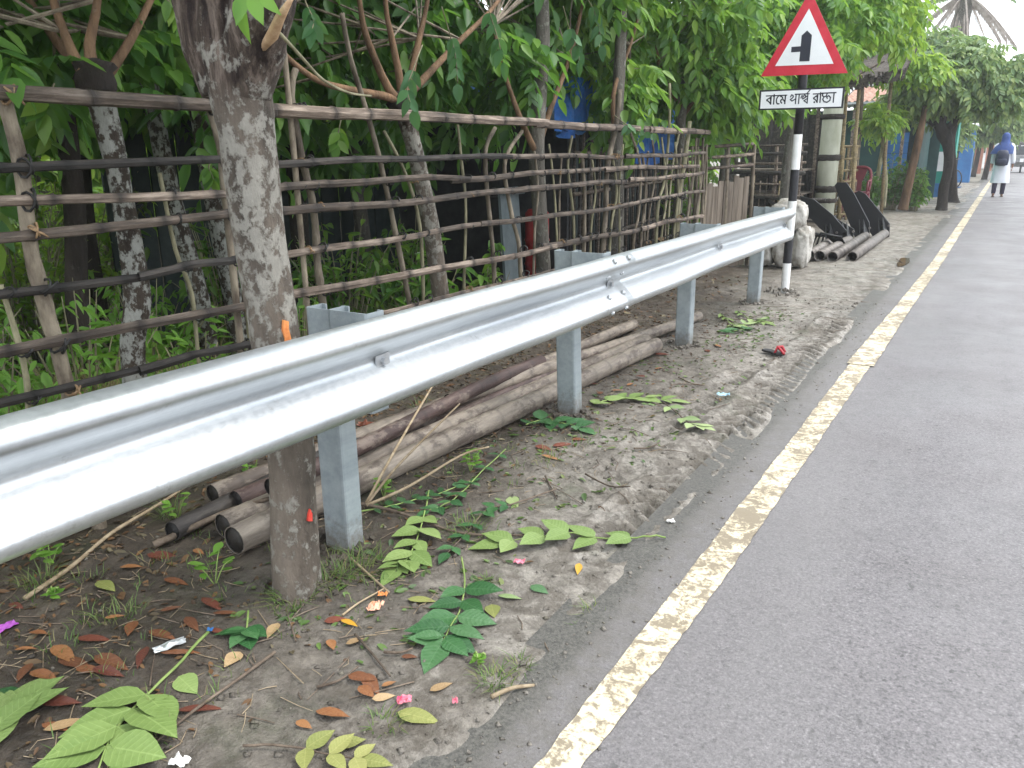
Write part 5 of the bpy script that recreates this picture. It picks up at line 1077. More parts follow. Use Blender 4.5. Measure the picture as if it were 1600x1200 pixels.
for k in range(60):
    p = A0 + (B0 - A0) * k / 59.; MB().tube([(p[0], p[1], -.03), (p[0] + rng.uniform(-.01, .01), p[1] + rng.uniform(-.02, .02), 1.55 + rng.uniform(-.1, .1))], rng.uniform(.012, .020), 6).build('slat', ('bamboo_black', 'bamboo_grey', 'tin_dark')[k % 3], SH, smooth=True)
d_ = (B0 - A0); L0 = np.linalg.norm(d_); ang = -math.atan2(d_[0], d_[1])
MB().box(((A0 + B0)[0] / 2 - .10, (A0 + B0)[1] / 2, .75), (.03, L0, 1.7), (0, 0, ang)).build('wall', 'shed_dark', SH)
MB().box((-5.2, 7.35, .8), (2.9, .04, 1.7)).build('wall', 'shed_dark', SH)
for z in (.45, .95, 1.35): MB().tube([(A0[0] + .04, A0[1], z), (B0[0] + .04, B0[1], z)], .022, 7).build('rail', 'bamboo_grey', SH, smooth=True)
X_, Y_ = np.meshgrid(np.linspace(0, 1, 26), np.linspace(0, 1, 60), indexing='ij')
Rx = -3.45 - 2.8 * X_ - .7 * Y_; Ry = 6.6 + 6.6 * Y_ + 0 * X_
Rz = 1.68 + .75 * X_ - .9 * np.clip(X_ - .5, 0, 1) + .05 * np.sin(Y_ * 24) * (1 - X_) + .14 * fbm(X_ * 3, Y_ * 5, 81, .5, 3) - .10 * (1 - X_) ** 6 * (1 + np.sin(Y_ * 30))
V = np.stack([Rx, Ry, Rz], -1).reshape(-1, 3); i = np.arange(25)[:, None] * 60 + np.arange(59)[None]
F = np.stack([i, i + 1, i + 61, i + 60], -1).reshape(-1, 4)
MB().add(V, F.tolist()).build('tarpaulin', 'tarp_blue', SH, smooth=True)
# tarpaulin end that hangs down by the fence
def cloth_drop(cx, cy, w, z0, z1, seed, parent, mat, name):
    X_, Z_ = np.meshgrid(np.linspace(-.5, .5, 18), np.linspace(0, 1, 14), indexing='ij')
    V = np.stack([cx + .05 * np.sin(X_ * 22 + seed) * (.3 + Z_), cy + w * X_, z0 + (z1 - z0) * Z_ + .12 * X_ * Z_ + .05 * np.sin(X_ * 9) * Z_], -1).reshape(-1, 3)
    i = np.arange(17)[:, None] * 14 + np.arange(13)[None]; F = np.stack([i, i + 1, i + 15, i + 14], -1).reshape(-1, 4)
    return MB().add(V, F.tolist()).build(name, mat, parent, smooth=True)
cloth_drop(-3.55, 9.2, 1.1, 1.85, 1.25, 2, SH, 'tarp_blue', 'tarpaulin_flap'); cloth_drop(-3.5, 7.0, .9, 2.02, 1.55, 5, SH, 'tarp_blue', 'tarpaulin_flap')
SB = thing('tin_shed', 'dark green tin walled shed deep in the shade behind the lopped trees', 'shed', (-6.6, 5.2, 0))
for k in range(26):
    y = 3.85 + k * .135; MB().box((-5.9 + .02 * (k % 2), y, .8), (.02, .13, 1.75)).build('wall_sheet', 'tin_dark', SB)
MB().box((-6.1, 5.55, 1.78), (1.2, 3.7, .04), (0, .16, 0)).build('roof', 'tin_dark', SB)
for lab, px, py, w, h, mt, nm in (('red plastic drum in the dark behind the fence', 846, 330, .26, .44, 'red_plastic', 'drum'), ('grey board leaning behind the fence left of the red drum', 806, 312, .30, .36, 'grey_sheet', 'board')):
    p = AT(px, py, x=-3.9)
    o = MB()
    if nm == 'drum':
        o.tube([(-3.95, p[1], 0), (-3.95, p[1], .26), (-3.95, p[1], .28), (-3.95, p[1], .30), (-3.95, p[1], .5), (-3.95, p[1], .52), (-3.95, p[1], .54), (-3.95, p[1], .78), (-3.95, p[1], .82)], [.12, .12, .13, .12, .12, .13, .12, .12, .09], 16); o = o.build(nm, mt, smooth=True)
    else:
        o.box((-3.95, p[1], .52), (.025, .40, 1.06), (0, -.06, .1)); o.box((-3.92, p[1], 1.0), (.03, .42, .03), (0, -.06, .1)); o = o.build(nm, mt)
    tag(o, lab, nm)

def corrugated(x0, x1, y0, y1, z0, z1, mat, name, parent, pitch=.14, amp=.022):
    """sheet falling from (y1,z1) to (y0,z0), corrugations run down the slope"""
    n = int((x1 - x0) / (pitch / 6)); V = []; F = []
    for i in range(n + 1):
        x = x0 + (x1 - x0) * i / n; w = amp * math.sin(2 * math.pi * x / pitch)
        for y, z in ((y0, z0), (y1, z1)): V += [(x, y, z + w), (x, y, z + w - .006)]
    for i in range(n):
        a = i * 4; F += [(a, a + 4, a + 6, a + 2), (a + 1, a + 3, a + 7, a + 5), (a, a + 1, a + 5, a + 4), (a + 2, a + 6, a + 7, a + 3)]
    return MB().add(V, F).build(name, mat, parent)
SP = thing('tin_roofed_shop', 'dark roadside shop with a rusty corrugated roof and blue shutter beyond the chair', 'shop', (-3.4, 25, 0))
MB().box((-3.55, 26.6, 1.25), (3.6, .08, 2.5)).build('back_wall', 'wall_darkgreen', SP)
MB().box((-5.3, 25.2, 1.25), (.08, 2.7, 2.5)).build('side_wall', 'wall_darkgreen', SP)
MB().box((-2.05, 25.2, 1.2), (.08, 2.6, 2.4)).build('side_wall', 'wall_darkgreen', SP)
MB().box((-3.95, 23.95, 1.25), (2.6, .06, 2.1)).build('front_wall', 'wall_darkgreen', SP)
for k in range(5): MB().box((-2.62 + k * .0 - .0, 23.9, .62 + k * .26), (.62, .05, .25)).build('shutter_board', 'wall_blue', SP)
corrugated(-3.95, -2.30, 23.2, 25.4, 2.56, 3.05, 'tin_rust', 'roof_sheet', SP); corrugated(-5.6, -3.97, 23.2, 25.4, 2.56, 3.05, 'tin_pale', 'roof_sheet', SP)
corrugated(-5.6, -2.0, 25.42, 27.2, 3.05, 2.6, 'tin_pale', 'roof_sheet', SP)
MB().box((-3.9, 23.18, 2.52), (3.3, .05, .05)).build('fascia', 'tin_pale', SP); MB().box((-3.7, 25.41, 3.09), (3.9, .16, .04)).build('ridge_cap', 'tin_pale', SP)
for x in (-2.4, -3.6, -5.0): MB().box((x, 23.3, 1.25), (.07, .07, 2.5)).build('post', 'bamboo_grey', SP)
TS = thing('teal_shop', 'bright teal painted shop wall with a pale notice beside the dark leaning trunk', 'shop', (-2.2, 28, 0))
MB().box((-2.25, 27.4, 1.15), (1.66, .08, 2.3)).build('front_wall', 'wall_teal', TS); MB().box((-1.42, 27.9, 1.15), (.08, .9, 2.3)).build('side_wall', 'wall_teal', TS)
MB().box((-3.04, 28.9, 1.15), (.08, 3.0, 2.3)).build('side_wall', 'wall_teal', TS); MB().box((-2.2, 27.33, .20), (1.7, .05, .40)).build('plinth', 'wall_blue', TS)
MB().box((-1.72, 27.34, 1.02), (.30, .02, .55)).build('notice', 'sign_white', TS)
corrugated(-3.3, -1.1, 27.0, 30.6, 2.35, 2.75, 'tin_pale', 'roof_sheet', TS)
BS = thing('blue_stall', 'narrow blue painted stall with a dark doorway farther down the verge', 'stall', (-1.9, 41, 0))
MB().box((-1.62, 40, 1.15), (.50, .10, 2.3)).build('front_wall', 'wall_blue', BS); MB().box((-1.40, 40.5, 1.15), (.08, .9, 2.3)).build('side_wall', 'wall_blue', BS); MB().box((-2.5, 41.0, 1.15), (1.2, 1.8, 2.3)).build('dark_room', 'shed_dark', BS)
MB().box((-2.1, 40.8, 2.36), (2.0, 2.4, .07), (.05, 0, 0)).build('roof', 'tin_pale', BS)
pm('brick_far', (.32, .12, .075), (.42, .20, .14), 8, .8)
for x, y, lab in ((-1.55, 55, 'nearer orange painted gate pillar down the road'), (-1.15, 62, 'farther orange painted gate pillar down the road')):
    o = thing('gate_pillar', lab, 'pillar', (x, y, 0)); MB().box((x, y, .95), (.42, .42, 1.9)).build('shaft', 'brick_far', o); MB().box((x, y, 1.95), (.54, .54, .12)).build('cap', 'tin_pale', o)
WH = thing('white_building', 'small white house with a tin roof far down the road', 'house', (-4.2, 72, 0))
MB().box((-3.0, 72, 1.3), (2.9, 3.0, 2.6)).build('wall', 'paint_white', WH); MB().box((-2.6, 70.45, 1.0), (.8, .1, 2.0)).build('door', 'wall_darkgreen', WH); MB().box((-1.9, 70.45, 1.5), (.6, .1, .8)).build('window', 'shed_dark', WH); corrugated(-4.7, -1.3, 69.9, 74, 2.7, 3.5, 'tin_pale', 'roof_sheet', WH, .3, .05)
# thatched awning on bamboo poles
AW = thing('thatched_awning', 'dark thatch awning on thin bamboo poles above the concrete pole', 'awning', (-2.6, 18, 0))
X_, Y_ = np.meshgrid(np.linspace(-3.7, -1.85, 34), np.linspace(0, 1, 14), indexing='ij')
Zt = 2.62 + .72 * Y_ + .16 * (X_ + 2.7) + .06 * fbm(X_ * 3, Y_ * 4, 51, .5, 3)
for nm, dz in (('thatch', 0.0),):
    n1, n2 = X_.shape; V1 = np.stack([X_, 17.1 + 1.9 * Y_, Zt], -1).reshape(-1, 3); V2 = V1 - (0, 0, .09); i = np.arange(n1 - 1)[:, None] * n2 + np.arange(n2 - 1)[None]
    F = np.stack([i, i + n2, i + n2 + 1, i + 1], -1).reshape(-1, 4); b = MB(); b.add(np.vstack([V1, V2]), np.vstack([F, F[:, ::-1] + len(V1)]).tolist())
    for k in range(120):
        x = rng.uniform(-3.7, -1.85); z = 2.62 + .16 * (x + 2.7); b.box((x, 17.05, z - .06), (.03, .012, rng.uniform(.1, .26)), (rng.uniform(-.3, .3), rng.uniform(-.3, .3), 0))
    b.build('thatch', 'thatch', AW)
for x, y, h in ((-2.92, 17.6, 2.85), (-2.66, 17.4, 2.75), (-3.6, 17.6, 2.6), (-2.3, 18.9, 3.4)): MB().tube([(x + .12, y, -.05), (x + .04, y, h * .5), (x, y, h)], .036, 7).build('pole', 'bamboo_tan' if x > -3 else 'bamboo_black', AW, smooth=True)
MB().tube([AT(1300, 140, y=17.0), AT(1350, 112, y=17.0), AT(1382, 95, y=17.0)], .022, 6).build('brace', 'bamboo_grey', AW, smooth=True)
# ---------------------------------------------------------------- trees of the right side and the distance
def far_tree(name, label, base, pts, rad, bark, blobs, nw, mat, seed, L, group=None, kind='ash', per=5, shell=.35, limbs=()):
    t = thing(name, label, 'tree', (base[0], base[1], 0), group)
    if pts is not None: trunk(pts, rad, bark, t, seed=seed, n=12, k=5, bumpy=.07)
    for lp in limbs: MB().tube(refine(lp, 3), np.linspace(rad[-1] * .8, .012, (len(lp) - 1) * 3 + 1), 7).build('limb', bark, t, smooth=True)
    V, P = crown_mesh(blobs, nw, per, L, kind, seed, shell); foliage('foliage', V, mat, t); return t
far_tree('verge_tree', 'bright green leafy tree whose crown hangs behind the red triangle sign', (-3.4, 11.4), [(-3.4, 11.4, -.1), (-3.38, 11.4, 1.2), (-3.3, 11.5, 2.4), (-3.2, 11.5, 3.6)], [.08, .07, .05, .02], 'bark_grey',
         [((-3.2, 11.4, 2.85), (.95, 1.1, .85)), ((-2.6, 11.9, 2.75), (.7, 1.0, .6)), ((-3.0, 10.8, 2.0), (.5, .8, .35)), ((-2.35, 12.4, 3.4), (.7, 1.0, .7))], 210, 'leaf_mid', 71, .31)
far_tree('verge_tree', 'yellow green leafy tree to the right of the red triangle sign', (-3.2, 14.4), [(-3.2, 14.4, -.1), (-3.2, 14.4, 1.5), (-3.0, 14.5, 2.8), (-2.6, 14.5, 4.0)], [.09, .08, .05, .02], 'bark_grey',
         [((-2.9, 14.4, 3.3), (1.0, 1.2, .8)), ((-2.1, 14.8, 3.45), (.65, 1.0, .65)), ((-3.4, 14.0, 2.7), (.8, .9, .5)), ((-2.5, 15, 4.1), (1.0, 1.1, .6))], 190, 'leaf_lime', 72, .33)
far_tree('verge_tree', 'yellow green tree with leaves drooping beside the dark thatch', (-2.6, 20.3), [(-2.6, 20.3, -.1), (-2.5, 20.3, .9), (-2.45, 20.3, 2.0), (-2.4, 20.3, 3.0)], [.05, .05, .04, .02], 'stick_green',
         [((-2.0, 19.3, 3.1), (.55, .5, .35)), ((-2.5, 20.0, 2.15), (.45, .4, .28)), ((-2.55, 19.8, 4.5), (.6, .7, .55))], 60, 'leaf_lime', 73, .40)
far_tree('verge_tree', 'hazy grey green tree above the rusty tin roof', (-3.2, 29), [(-3.2, 29, -.1), (-3.2, 29, 2), (-3.0, 29, 4)], [.12, .1, .04], 'bark_brown',
         [((-3.2, 29, 4.2), (1.4, 1.3, 1.1)), ((-2.2, 28.5, 3.9), (1.1, 1.1, .9))], 130, 'leaf_hazy', 74, .52)
ft = AT(1480, 200, y=21.5)
far_tree('leaning_tree', 'tree with dark leaning trunk and wide pale feathery crown left of the walking person', (-1.22, 21.5),
         [(-1.22, 21.5, -.1), AT(1472, 322, y=21.5), AT(1474, 295, y=21.5), AT(1480, 270, y=21.5), AT(1482, 245, y=21.5), AT(1480, 225, y=21.5), AT(1474, 206, y=21.5), AT(1466, 190, y=21.5)], [.16, .12, .105, .10, .10, .115, .16, .13], 'bark_dark',
         [((-2.0, 21.5, 2.55), (.65, .9, .45)), ((-1.1, 21.4, 2.75), (.75, .9, .62)), ((-.45, 21.6, 2.55), (.50, .8, .50)), ((-1.1, 21.6, 3.35), (.62, .8, .42)), ((-1.75, 21.3, 3.1), (.6, .8, .4)), ((-.35, 21.8, 3.1), (.45, .7, .35))], 270, 'leaf_hazy', 75, .40, shell=.5,
         limbs=[[AT(1470, 200, y=21.5), AT(1440, 180, y=21.5), AT(1415, 165, y=21.3)], [AT(1476, 205, y=21.5), AT(1510, 175, y=21.5), AT(1550, 160, y=21.6)], [AT(1470, 195, y=21.5), AT(1485, 140, y=21.5), AT(1495, 100, y=21.5)]])
far_tree('brown_trunk_tree', 'red brown leaning trunk with pale foot standing in the bushes', (-1.8, 20.2), [AT(1410, 328, y=20.2), AT(1416, 305, y=20.2), AT(1424, 268, y=20.2), AT(1432, 235, y=20.2), AT(1438, 205, y=20.2), AT(1446, 165, y=20.2)], [.115, .10, .09, .08, .075, .05], 'bark_brown',
         [((-1.75, 20.3, 2.9), (.6, .6, .4))], 26, 'leaf_hazy', 76, .42)
far_tree('sapling', 'thin pale stemmed sapling with yellowing top leaves beside the blue shutter', (-2.15, 19), [AT(1380, 325, y=19), AT(1384, 290, y=19), AT(1382, 250, y=19), AT(1376, 205, y=19), AT(1374, 190, y=19)], [.045, .042, .04, .035, .02], 'stick_green',
         [((-2.45, 19, 2.05), (.35, .35, .22))], 16, 'leaf_lime', 77, .34)
far_tree('sapling', 'bare greyish sapling stem just right of the bamboo rack', (-2.72, 18.8), [AT(1334, 318, y=18.8), AT(1338, 260, y=18.8), AT(1344, 190, y=18.8), AT(1349, 110, y=18.8)], [.05, .045, .04, .035], 'stick_bark', [((-2.75, 18.9, 3.2), (.4, .4, .3))], 14, 'leaf_mid', 78, .36)
far_tree('second_leaning_tree', 'brown trunk just behind the dark leaning tree, beside the bicycle', (-1.05, 24.5), [(-1.08, 24.5, -.1), AT(1488, 305, y=24.5), AT(1488, 260, y=24.5), AT(1486, 220, y=24.5), AT(1494, 190, y=24.5)], [.16, .125, .11, .10, .07], 'bark_dark',
         [((-.7, 25, 2.9), (1.0, .9, .6)), ((-.2, 25.3, 3.1), (.6, .7, .5))], 70, 'leaf_hazy', 79, .44)
for i, (x, y, h, mt) in enumerate(((-2.6, 36, 3.6, 'leaf_hazy'), (-.9, 44, 4.2, 'leaf_hazy'), (-1.6, 52, 4.6, 'leaf_hazy'), (-.3, 64, 5.0, 'leaf_mid'), (-2.2, 80, 5.6, 'leaf_hazy'), (.6, 98, 5.0, 'leaf_hazy'), (3.4, 110, 6.5, 'leaf_mid'), (6.4, 92, 7, 'leaf_mid'), (7.4, 60, 7, 'leaf_mid'), (8, 40, 7, 'leaf_mid'), (-3.5, 104, 8, 'leaf_hazy'), (2, 140, 9, 'leaf_hazy'), (-2, 150, 9, 'leaf_hazy'), (6, 150, 10, 'leaf_hazy'))):
    k = h / 5
    far_tree('distant_tree', 'hazy tree down the road, one of several beyond the walking person', (x, y), [(x, y, -.1), (x + .1, y, h * .3), (x, y, h * .7)], [.16 * k, .12 * k, .05], 'bark_dark',
             [((x, y, h * .72), (1.25 * k, 1.4 * k, h * .26)), ((x + .7 * k, y + .3, h * .56), (.9 * k, 1.0 * k, h * .16)), ((x - .7 * k, y, h * .6), (.9 * k, 1.0 * k, h * .18))], 120, mt, 400 + i, .5 * k + .12, 'distant trees down the road', per=4)
for i, (px, py, w, h, lab) in enumerate(((1392, 322, .55, 1.25, 'dark glossy bush left of the red brown trunk'), (1432, 318, .26, 1.0, 'small leaved bush right of the red brown trunk, against the teal wall'), (1360, 318, .30, .85, 'dark bush behind the red chair'))):
    c = AT(px, py, z=0.0); y = 21.0 if i < 2 else 20; p = AT(px, py - 30, y=y)
    shrub(lab, p[0], y, w, .4, h * 1.3, 900, .13, 'leaf_deep' if i != 1 else 'leaf_mid', 500 + i, 'bush')

# palm with a skirt of dead fronds
pm('dead_frond', (.24, .20, .175), (.42, .37, .33), 6, .85, bs=.3)
PT = thing('palm_tree', 'tall palm with a grey skirt of hanging dead fronds above the roadside trees', 'palm tree', (-2.05, 34, 0))
trunk([(-2.05, 34, -.1), (-2.0, 34, 2), (-2.05, 34, 4.4), (-2.1, 34, 6.6)], [.30, .26, .25, .28], 'bark_grey', PT, seed=9, n=14)
rgp = np.random.default_rng(12); top = np.array([-2.1, 34., 6.45])
def palm_frond(a, reach, drop, rise, n=26, lw=.035, ll=.45, dead=False):
    ts = np.linspace(0, 1, 12); P = np.stack([top[0] + math.cos(a) * reach * ts, top[1] + math.sin(a) * reach * ts, top[2] + rise * ts - drop * ts ** (1.35 if dead else 2)], -1)
    b = MB(); b.tube(P, np.linspace(.04, .01, 12), 5)
    for i in range(n):
        t = .15 + .85 * i / n; p = np.array([np.interp(t, ts, P[:, k]) for k in range(3)]); q = np.array([np.interp(min(t + .05, 1), ts, P[:, k]) for k in range(3)]); tg = (q - p) / (np.linalg.norm(q - p) + 1e-6)
        sd_ = np.array([-math.sin(a), math.cos(a), 0])
        for s_ in (-1, 1):
            d = tg * .7 + sd_ * s_ * (.28 if dead else .75) + np.array([0, 0, -.45]); d /= np.linalg.norm(d); l_ = ll * (1.1 - .5 * t) * rgp.uniform(.7, 1.1); w = np.cross(d, sd_); w = w / (np.linalg.norm(w) + 1e-6) * lw
            m_ = p + d * l_ * .5 + (0, 0, -.03); e = p + d * l_ + (0, 0, -.12)
            b.add([p - w * .5, p + w * .5, m_ + w, e, m_ - w], [(0, 1, 2, 4), (4, 2, 3)])
    return b
for k in range(30):
    a = k * 2.399; out_ = rgp.uniform(.15, .62) if k < 20 else rgp.uniform(1.3, 2.3); palm_frond(a, out_, rgp.uniform(2.0, 3.2) if k < 20 else rgp.uniform(1.4, 2.4), .25, dead=True, ll=.32, lw=.026).build('dead_frond', 'dead_frond', PT)
for k in range(15):
    a = k * 2.399 + .5; palm_frond(a, rgp.uniform(1.9, 2.6), rgp.uniform(.5, 2.0), rgp.uniform(.5, 2.0)).build('frond', 'leaf_hazy', PT)

# bicycle, cart, banner far down the road
def ring(c, R, r, ax, n=20):
    u = np.array(ax, float); w = np.array([0, 0, 1.]); return [np.array(c) + R * (math.cos(a) * u + math.sin(a) * w) for a in np.linspace(0, 2 * math.pi, n + 1)]
BI = thing('bicycle', 'dark bicycle parked on the verge behind the leaning trunk', 'bicycle', (-1.7, 34, 0))
ax = np.array([.75, -.66, 0]); c1 = np.array([-2.35, 34.0, .34]); c2 = c1 + ax * 1.0
for c in (c1, c2):
    w = MB(); w.tube(ring(c, .32, .02, ax), .022, 6, caps=False); w = w.build('wheel', 'black_rag', BI, smooth=True)
    s_ = MB()
    for k in range(8): a = k * math.pi / 8; d = math.cos(a) * ax + np.array([0, 0, math.sin(a)]); s_.tube([c - d * .31, c + d * .31], .004, 4)
    s_.build('spokes', 'pipe_grey', w)
b = MB(); s0 = c1 + ax * .38 + (0, 0, .5); bb = c1 + ax * .45 + (0, 0, -.02); hd = c2 - ax * .16 + (0, 0, .5)
for p, q in ((c1, s0), (c1, bb), (s0, bb), (s0, hd), (bb, hd), (hd, c2)): b.tube([p, q], .016, 6)
b.build('frame', 'plate_black', BI, smooth=True)
MB().box(s0 + (0, 0, .08), (.22, .12, .05), (0, 0, -.72)).build('saddle', 'black_rag', BI); MB().tube([hd + (-.2, -.22, .2), hd + (0, 0, .14), hd + (.2, .22, .2)], .014, 6).build('handlebar', 'pipe_grey', BI, smooth=True)
pm('cart_grey', (.08, .085, .09), (.22, .22, .22), 4, .5)
pm('glass_dark', (.02, .025, .03), (.04, .045, .05), 4, .15, bs=0)
AR = thing('auto_rickshaw', 'dark three wheeled auto rickshaw coming along the road far behind the person', 'auto rickshaw', (.45, 58, 0))
cx, cy = .62, 58
body = MB(); body.prism([(-1.2, .35), (1.05, .35), (1.25, .62), (1.15, .95), (.95, 1.0), (-1.2, 1.0)], (cx - .6, cy, 0), (0, -1, 0), EZ, (1, 0, 0), 1.2); body.build('body', 'cart_grey', AR)
MB().prism([(-1.2, 1.55), (.85, 1.55), (.7, 1.72), (-1.1, 1.78)], (cx - .62, cy, 0), (0, -1, 0), EZ, (1, 0, 0), 1.24).build('canopy', 'black_rag', AR)
MB().prism([(-.5, 1.02), (.5, 1.02), (.46, 1.52), (-.46, 1.52)], (cx, cy - 1.0, 0), EX, (0, .12, 1), (0, 1, 0), .02).build('windscreen', 'glass_dark', AR)
for x in (-.55, .55):
    MB().box((cx + x, cy - .9, 1.3), (.05, .05, .55)).build('pillar', 'cart_grey', AR); MB().box((cx + x, cy + 1.1, 1.3), (.05, .05, .55)).build('pillar', 'cart_grey', AR)
    MB().tube([(cx + x - .05, cy + .7, .25), (cx + x + .05, cy + .7, .25)], .25, 14).build('wheel', 'black_rag', AR)
MB().tube([(cx - .05, cy - 1.0, .25), (cx + .05, cy - 1.0, .25)], .25, 14).build('wheel', 'black_rag', AR); MB().box((cx, cy - 1.26, .72), (.2, .06, .2)).build('headlight', 'sign_white', AR)
pm('banner_white', (.68, .72, .76), (.78, .80, .82), 2, .6, bs=.1); pm('banner_pink', (.62, .22, .30), (.72, .34, .40), 2, .6, bs=0)
BN = thing('overhead_banner', 'white and pink banner strung across the road in the distance', 'banner', (1.6, 50, 4))
MB().box((1.6, 50, 4.10), (4.0, .02, .95)).build('cloth', 'banner_white', BN); MB().box((1.65, 49.98, 3.92), (3.8, .02, .26)).build('stripe', 'banner_pink', BN); MB().box((1.6, 49.98, 3.68), (4.0, .02, .08)).build('hem', 'wall_blue', BN)
for z in (4.55, 3.65): MB().tube([(-.9, 50, z + .1), (1.6, 50, z), (6, 50, z + .3)], .008, 5).build('rope', 'plate_black', BN)

# ---------------------------------------------------------------- the walking person
pm('cloth_white', (.66, .68, .74), (.76, .78, .82), 5, .8, bs=.2); pm('cloth_blue', (.018, .045, .17), (.028, .066, .23), 8, .7, bs=.4); pm('bag_navy', (.010, .014, .035), (.018, .024, .055), 8, .55, bs=.2)
pm('skin', (.22, .115, .07), (.27, .15, .10), 8, .55, bs=0); pm('trouser_dark', (.02, .015, .04), (.04, .03, .06), 8, .8); pm('sandal', (.08, .05, .035), (.13, .09, .06), 8, .6)
PE = thing('person', 'person walking away in a blue headscarf and long white tunic with a navy backpack', 'person', (-.165, 28, 0))
K = 1.10; O = np.array([-.165, 28.0, .01])
def W(x, y, z): return tuple(O + np.array([x, y, z]) * K)
J = [((0, 0, .92), .125), ((0, 0, 1.08), .115), ((0, .01, 1.24), .125), ((0, .02, 1.34), .085), ((0, .025, 1.41), .048), ((0, .03, 1.47), .068), ((.0, .035, 1.545), .072), ((0, .03, 1.59), .04),
     ((-.085, 0, .86), .085), ((-.10, .02, .50), .055), ((-.105, -.10, .11), .034), ((-.105, -.10, .05), .036), ((-.115, .02, .025), .022),
     ((.085, 0, .86), .085), ((.095, .10, .48), .055), ((.09, .12, .09), .034), ((.09, .13, .045), .036), ((.10, .25, .022), .022),
     ((-.16, .01, 1.30), .052), ((-.215, .02, 1.05), .040), ((-.225, .07, .84), .027), ((-.225, .085, .775), .026),
     ((.16, .01, 1.30), .052), ((.22, -.02, 1.05), .040), ((.24, .02, .84), .027), ((.24, .035, .775), .026)]
E_ = [(0, 1), (1, 2), (2, 3), (3, 4), (4, 5), (5, 6), (6, 7), (0, 8), (8, 9), (9, 10), (10, 11), (11, 12), (0, 13), (13, 14), (14, 15), (15, 16), (16, 17), (3, 18), (18, 19), (19, 20), (20, 21), (3, 22), (22, 23), (23, 24), (24, 25)]
for hand, sx in ((21, -1), (25, 1)):
    h = np.array(J[hand][0])
    for f_, (dx, dy, L_f) in enumerate(((.0, .022, .075), (.0, .008, .085), (.0, -.006, .08), (.0, -.02, .062))):
        a = len(J); J.append((tuple(h + (dx, dy, -.035)), .0085)); J.append((tuple(h + (dx - sx * .006, dy * 1.1, -.035 - L_f * .55)), .0078)); J.append((tuple(h + (dx - sx * .02, dy * 1.1 + .004, -.035 - L_f)), .006)); E_ += [(hand, a), (a, a + 1), (a + 1, a + 2)]
    a = len(J); J.append((tuple(h + (-sx * .012, .028, -.005)), .010)); J.append((tuple(h + (-sx * .02, .048, -.04)), .0075)); E_ += [(hand, a), (a, a + 1)]
me = bpy.data.meshes.new('body'); me.from_pydata([W(*j[0]) for j in J], E_, [])
bo = link('body', me, 'skin', PE); sk = bo.modifiers.new('skin', 'SKIN'); sk.use_smooth_shade = True
if not me.skin_vertices: me.attributes.new('skin', 'FLOAT2', 'POINT')
for v, j in zip(me.skin_vertices[0].data, J): v.radius = (j[1] * K, j[1] * K)
me.skin_vertices[0].data[0].use_root = True
ss = bo.modifiers.new('sub', 'SUBSURF'); ss.levels = 1; ss.render_levels = 1
def loft(rings, name, mat, n=24, fold=0.0, seed=0, parent=PE, cap=True):
    V = []; F = []
    for i, (cx_, cy_, z, rx_, ry_) in enumerate(rings):
        for j in range(n):
            a = 2 * math.pi * j / n; k = 1 + fold * math.sin(a * 7 + seed) * i / len(rings); V.append(W(cx_ + rx_ * math.cos(a) * k, cy_ + ry_ * math.sin(a) * k, z))
    for i in range(len(rings) - 1):
        for j in range(n): a, b_ = i * n + j, i * n + (j + 1) % n; F.append((a, b_, b_ + n, a + n))
    if cap: F.append(tuple(range((len(rings) - 1) * n, len(rings) * n)))
    return MB().add(V, F).build(name, mat, parent, smooth=True)
loft([(0, .0, .36, .225, .17), (0, 0, .52, .21, .165), (0, 0, .74, .195, .155), (0, 0, .92, .185, .150), (0, 0, 1.06, .165, .138), (0, .01, 1.22, .178, .142), (0, .02, 1.33, .15, .11), (0, .025, 1.40, .07, .07)], 'tunic', 'cloth_white', fold=-.05, cap=False)
for sx, (ea, eb) in ((-1, ((-.215, .02, 1.05), (-.225, .06, .865))), (1, ((.22, -.02, 1.05), (.24, .015, .865)))):
    MB().tube(refine([W(sx * .13, .01, 1.31), W(sx * .175, .01, 1.27), W(*ea), W(*eb)], 3), np.linspace(.074, .050, 10) * K, 12).build('sleeve', 'cloth_white', PE, smooth=True)
for a, b_ in (((-.10, .02, .50), (-.105, -.10, .09)), ((.095, .10, .48), (.09, .12, .07))):
    MB().tube([W(*a), W(*((np.array(a) + b_) / 2)), W(*b_)], [.066 * K, .06 * K, .050 * K], 12).build('trouser_leg', 'trouser_dark', PE, smooth=True)
loft([(-.05, -.04, 1.10, .26, .20), (-.04, -.03, 1.16, .255, .20), (-.01, -.01, 1.27, .225, .175), (0, .01, 1.36, .150, .135), (0, .02, 1.42, .098, .105), (0, .025, 1.50, .100, .108), (0, .025, 1.57, .092, .100), (0, .03, 1.62, .060, .066), (0, .03, 1.64, .02, .02)], 'headscarf', 'cloth_blue', fold=.05, seed=2)
BP = loft([(-.02, -.21, .80, .08, .05), (-.02, -.23, .82, .145, .095), (-.02, -.235, .94, .16, .11), (-.02, -.235, 1.08, .152, .105), (-.02, -.225, 1.18, .11, .08), (-.02, -.22, 1.20, .05, .04)], 'backpack', 'bag_navy')
loft([(-.02, -.32, .83, .09, .02), (-.02, -.33, .85, .115, .035), (-.02, -.33, .95, .115, .035), (-.02, -.32, .98, .09, .02)], 'front_pocket', 'bag_navy', n=16)
for sx in (-1, 1): MB().tube(refine([W(sx * .09, -.16, 1.24), W(sx * .11, -.05, 1.37), W(sx * .12, .10, 1.33), W(sx * .13, .12, 1.18)], 3), .018 * K, 6).build('strap', 'bag_navy', PE, smooth=True)
for x, y in ((-.105, -.06), (.095, .17)): MB().box(W(x, y, .008), (.085, .25, .018)).build('sandal', 'sandal', PE)
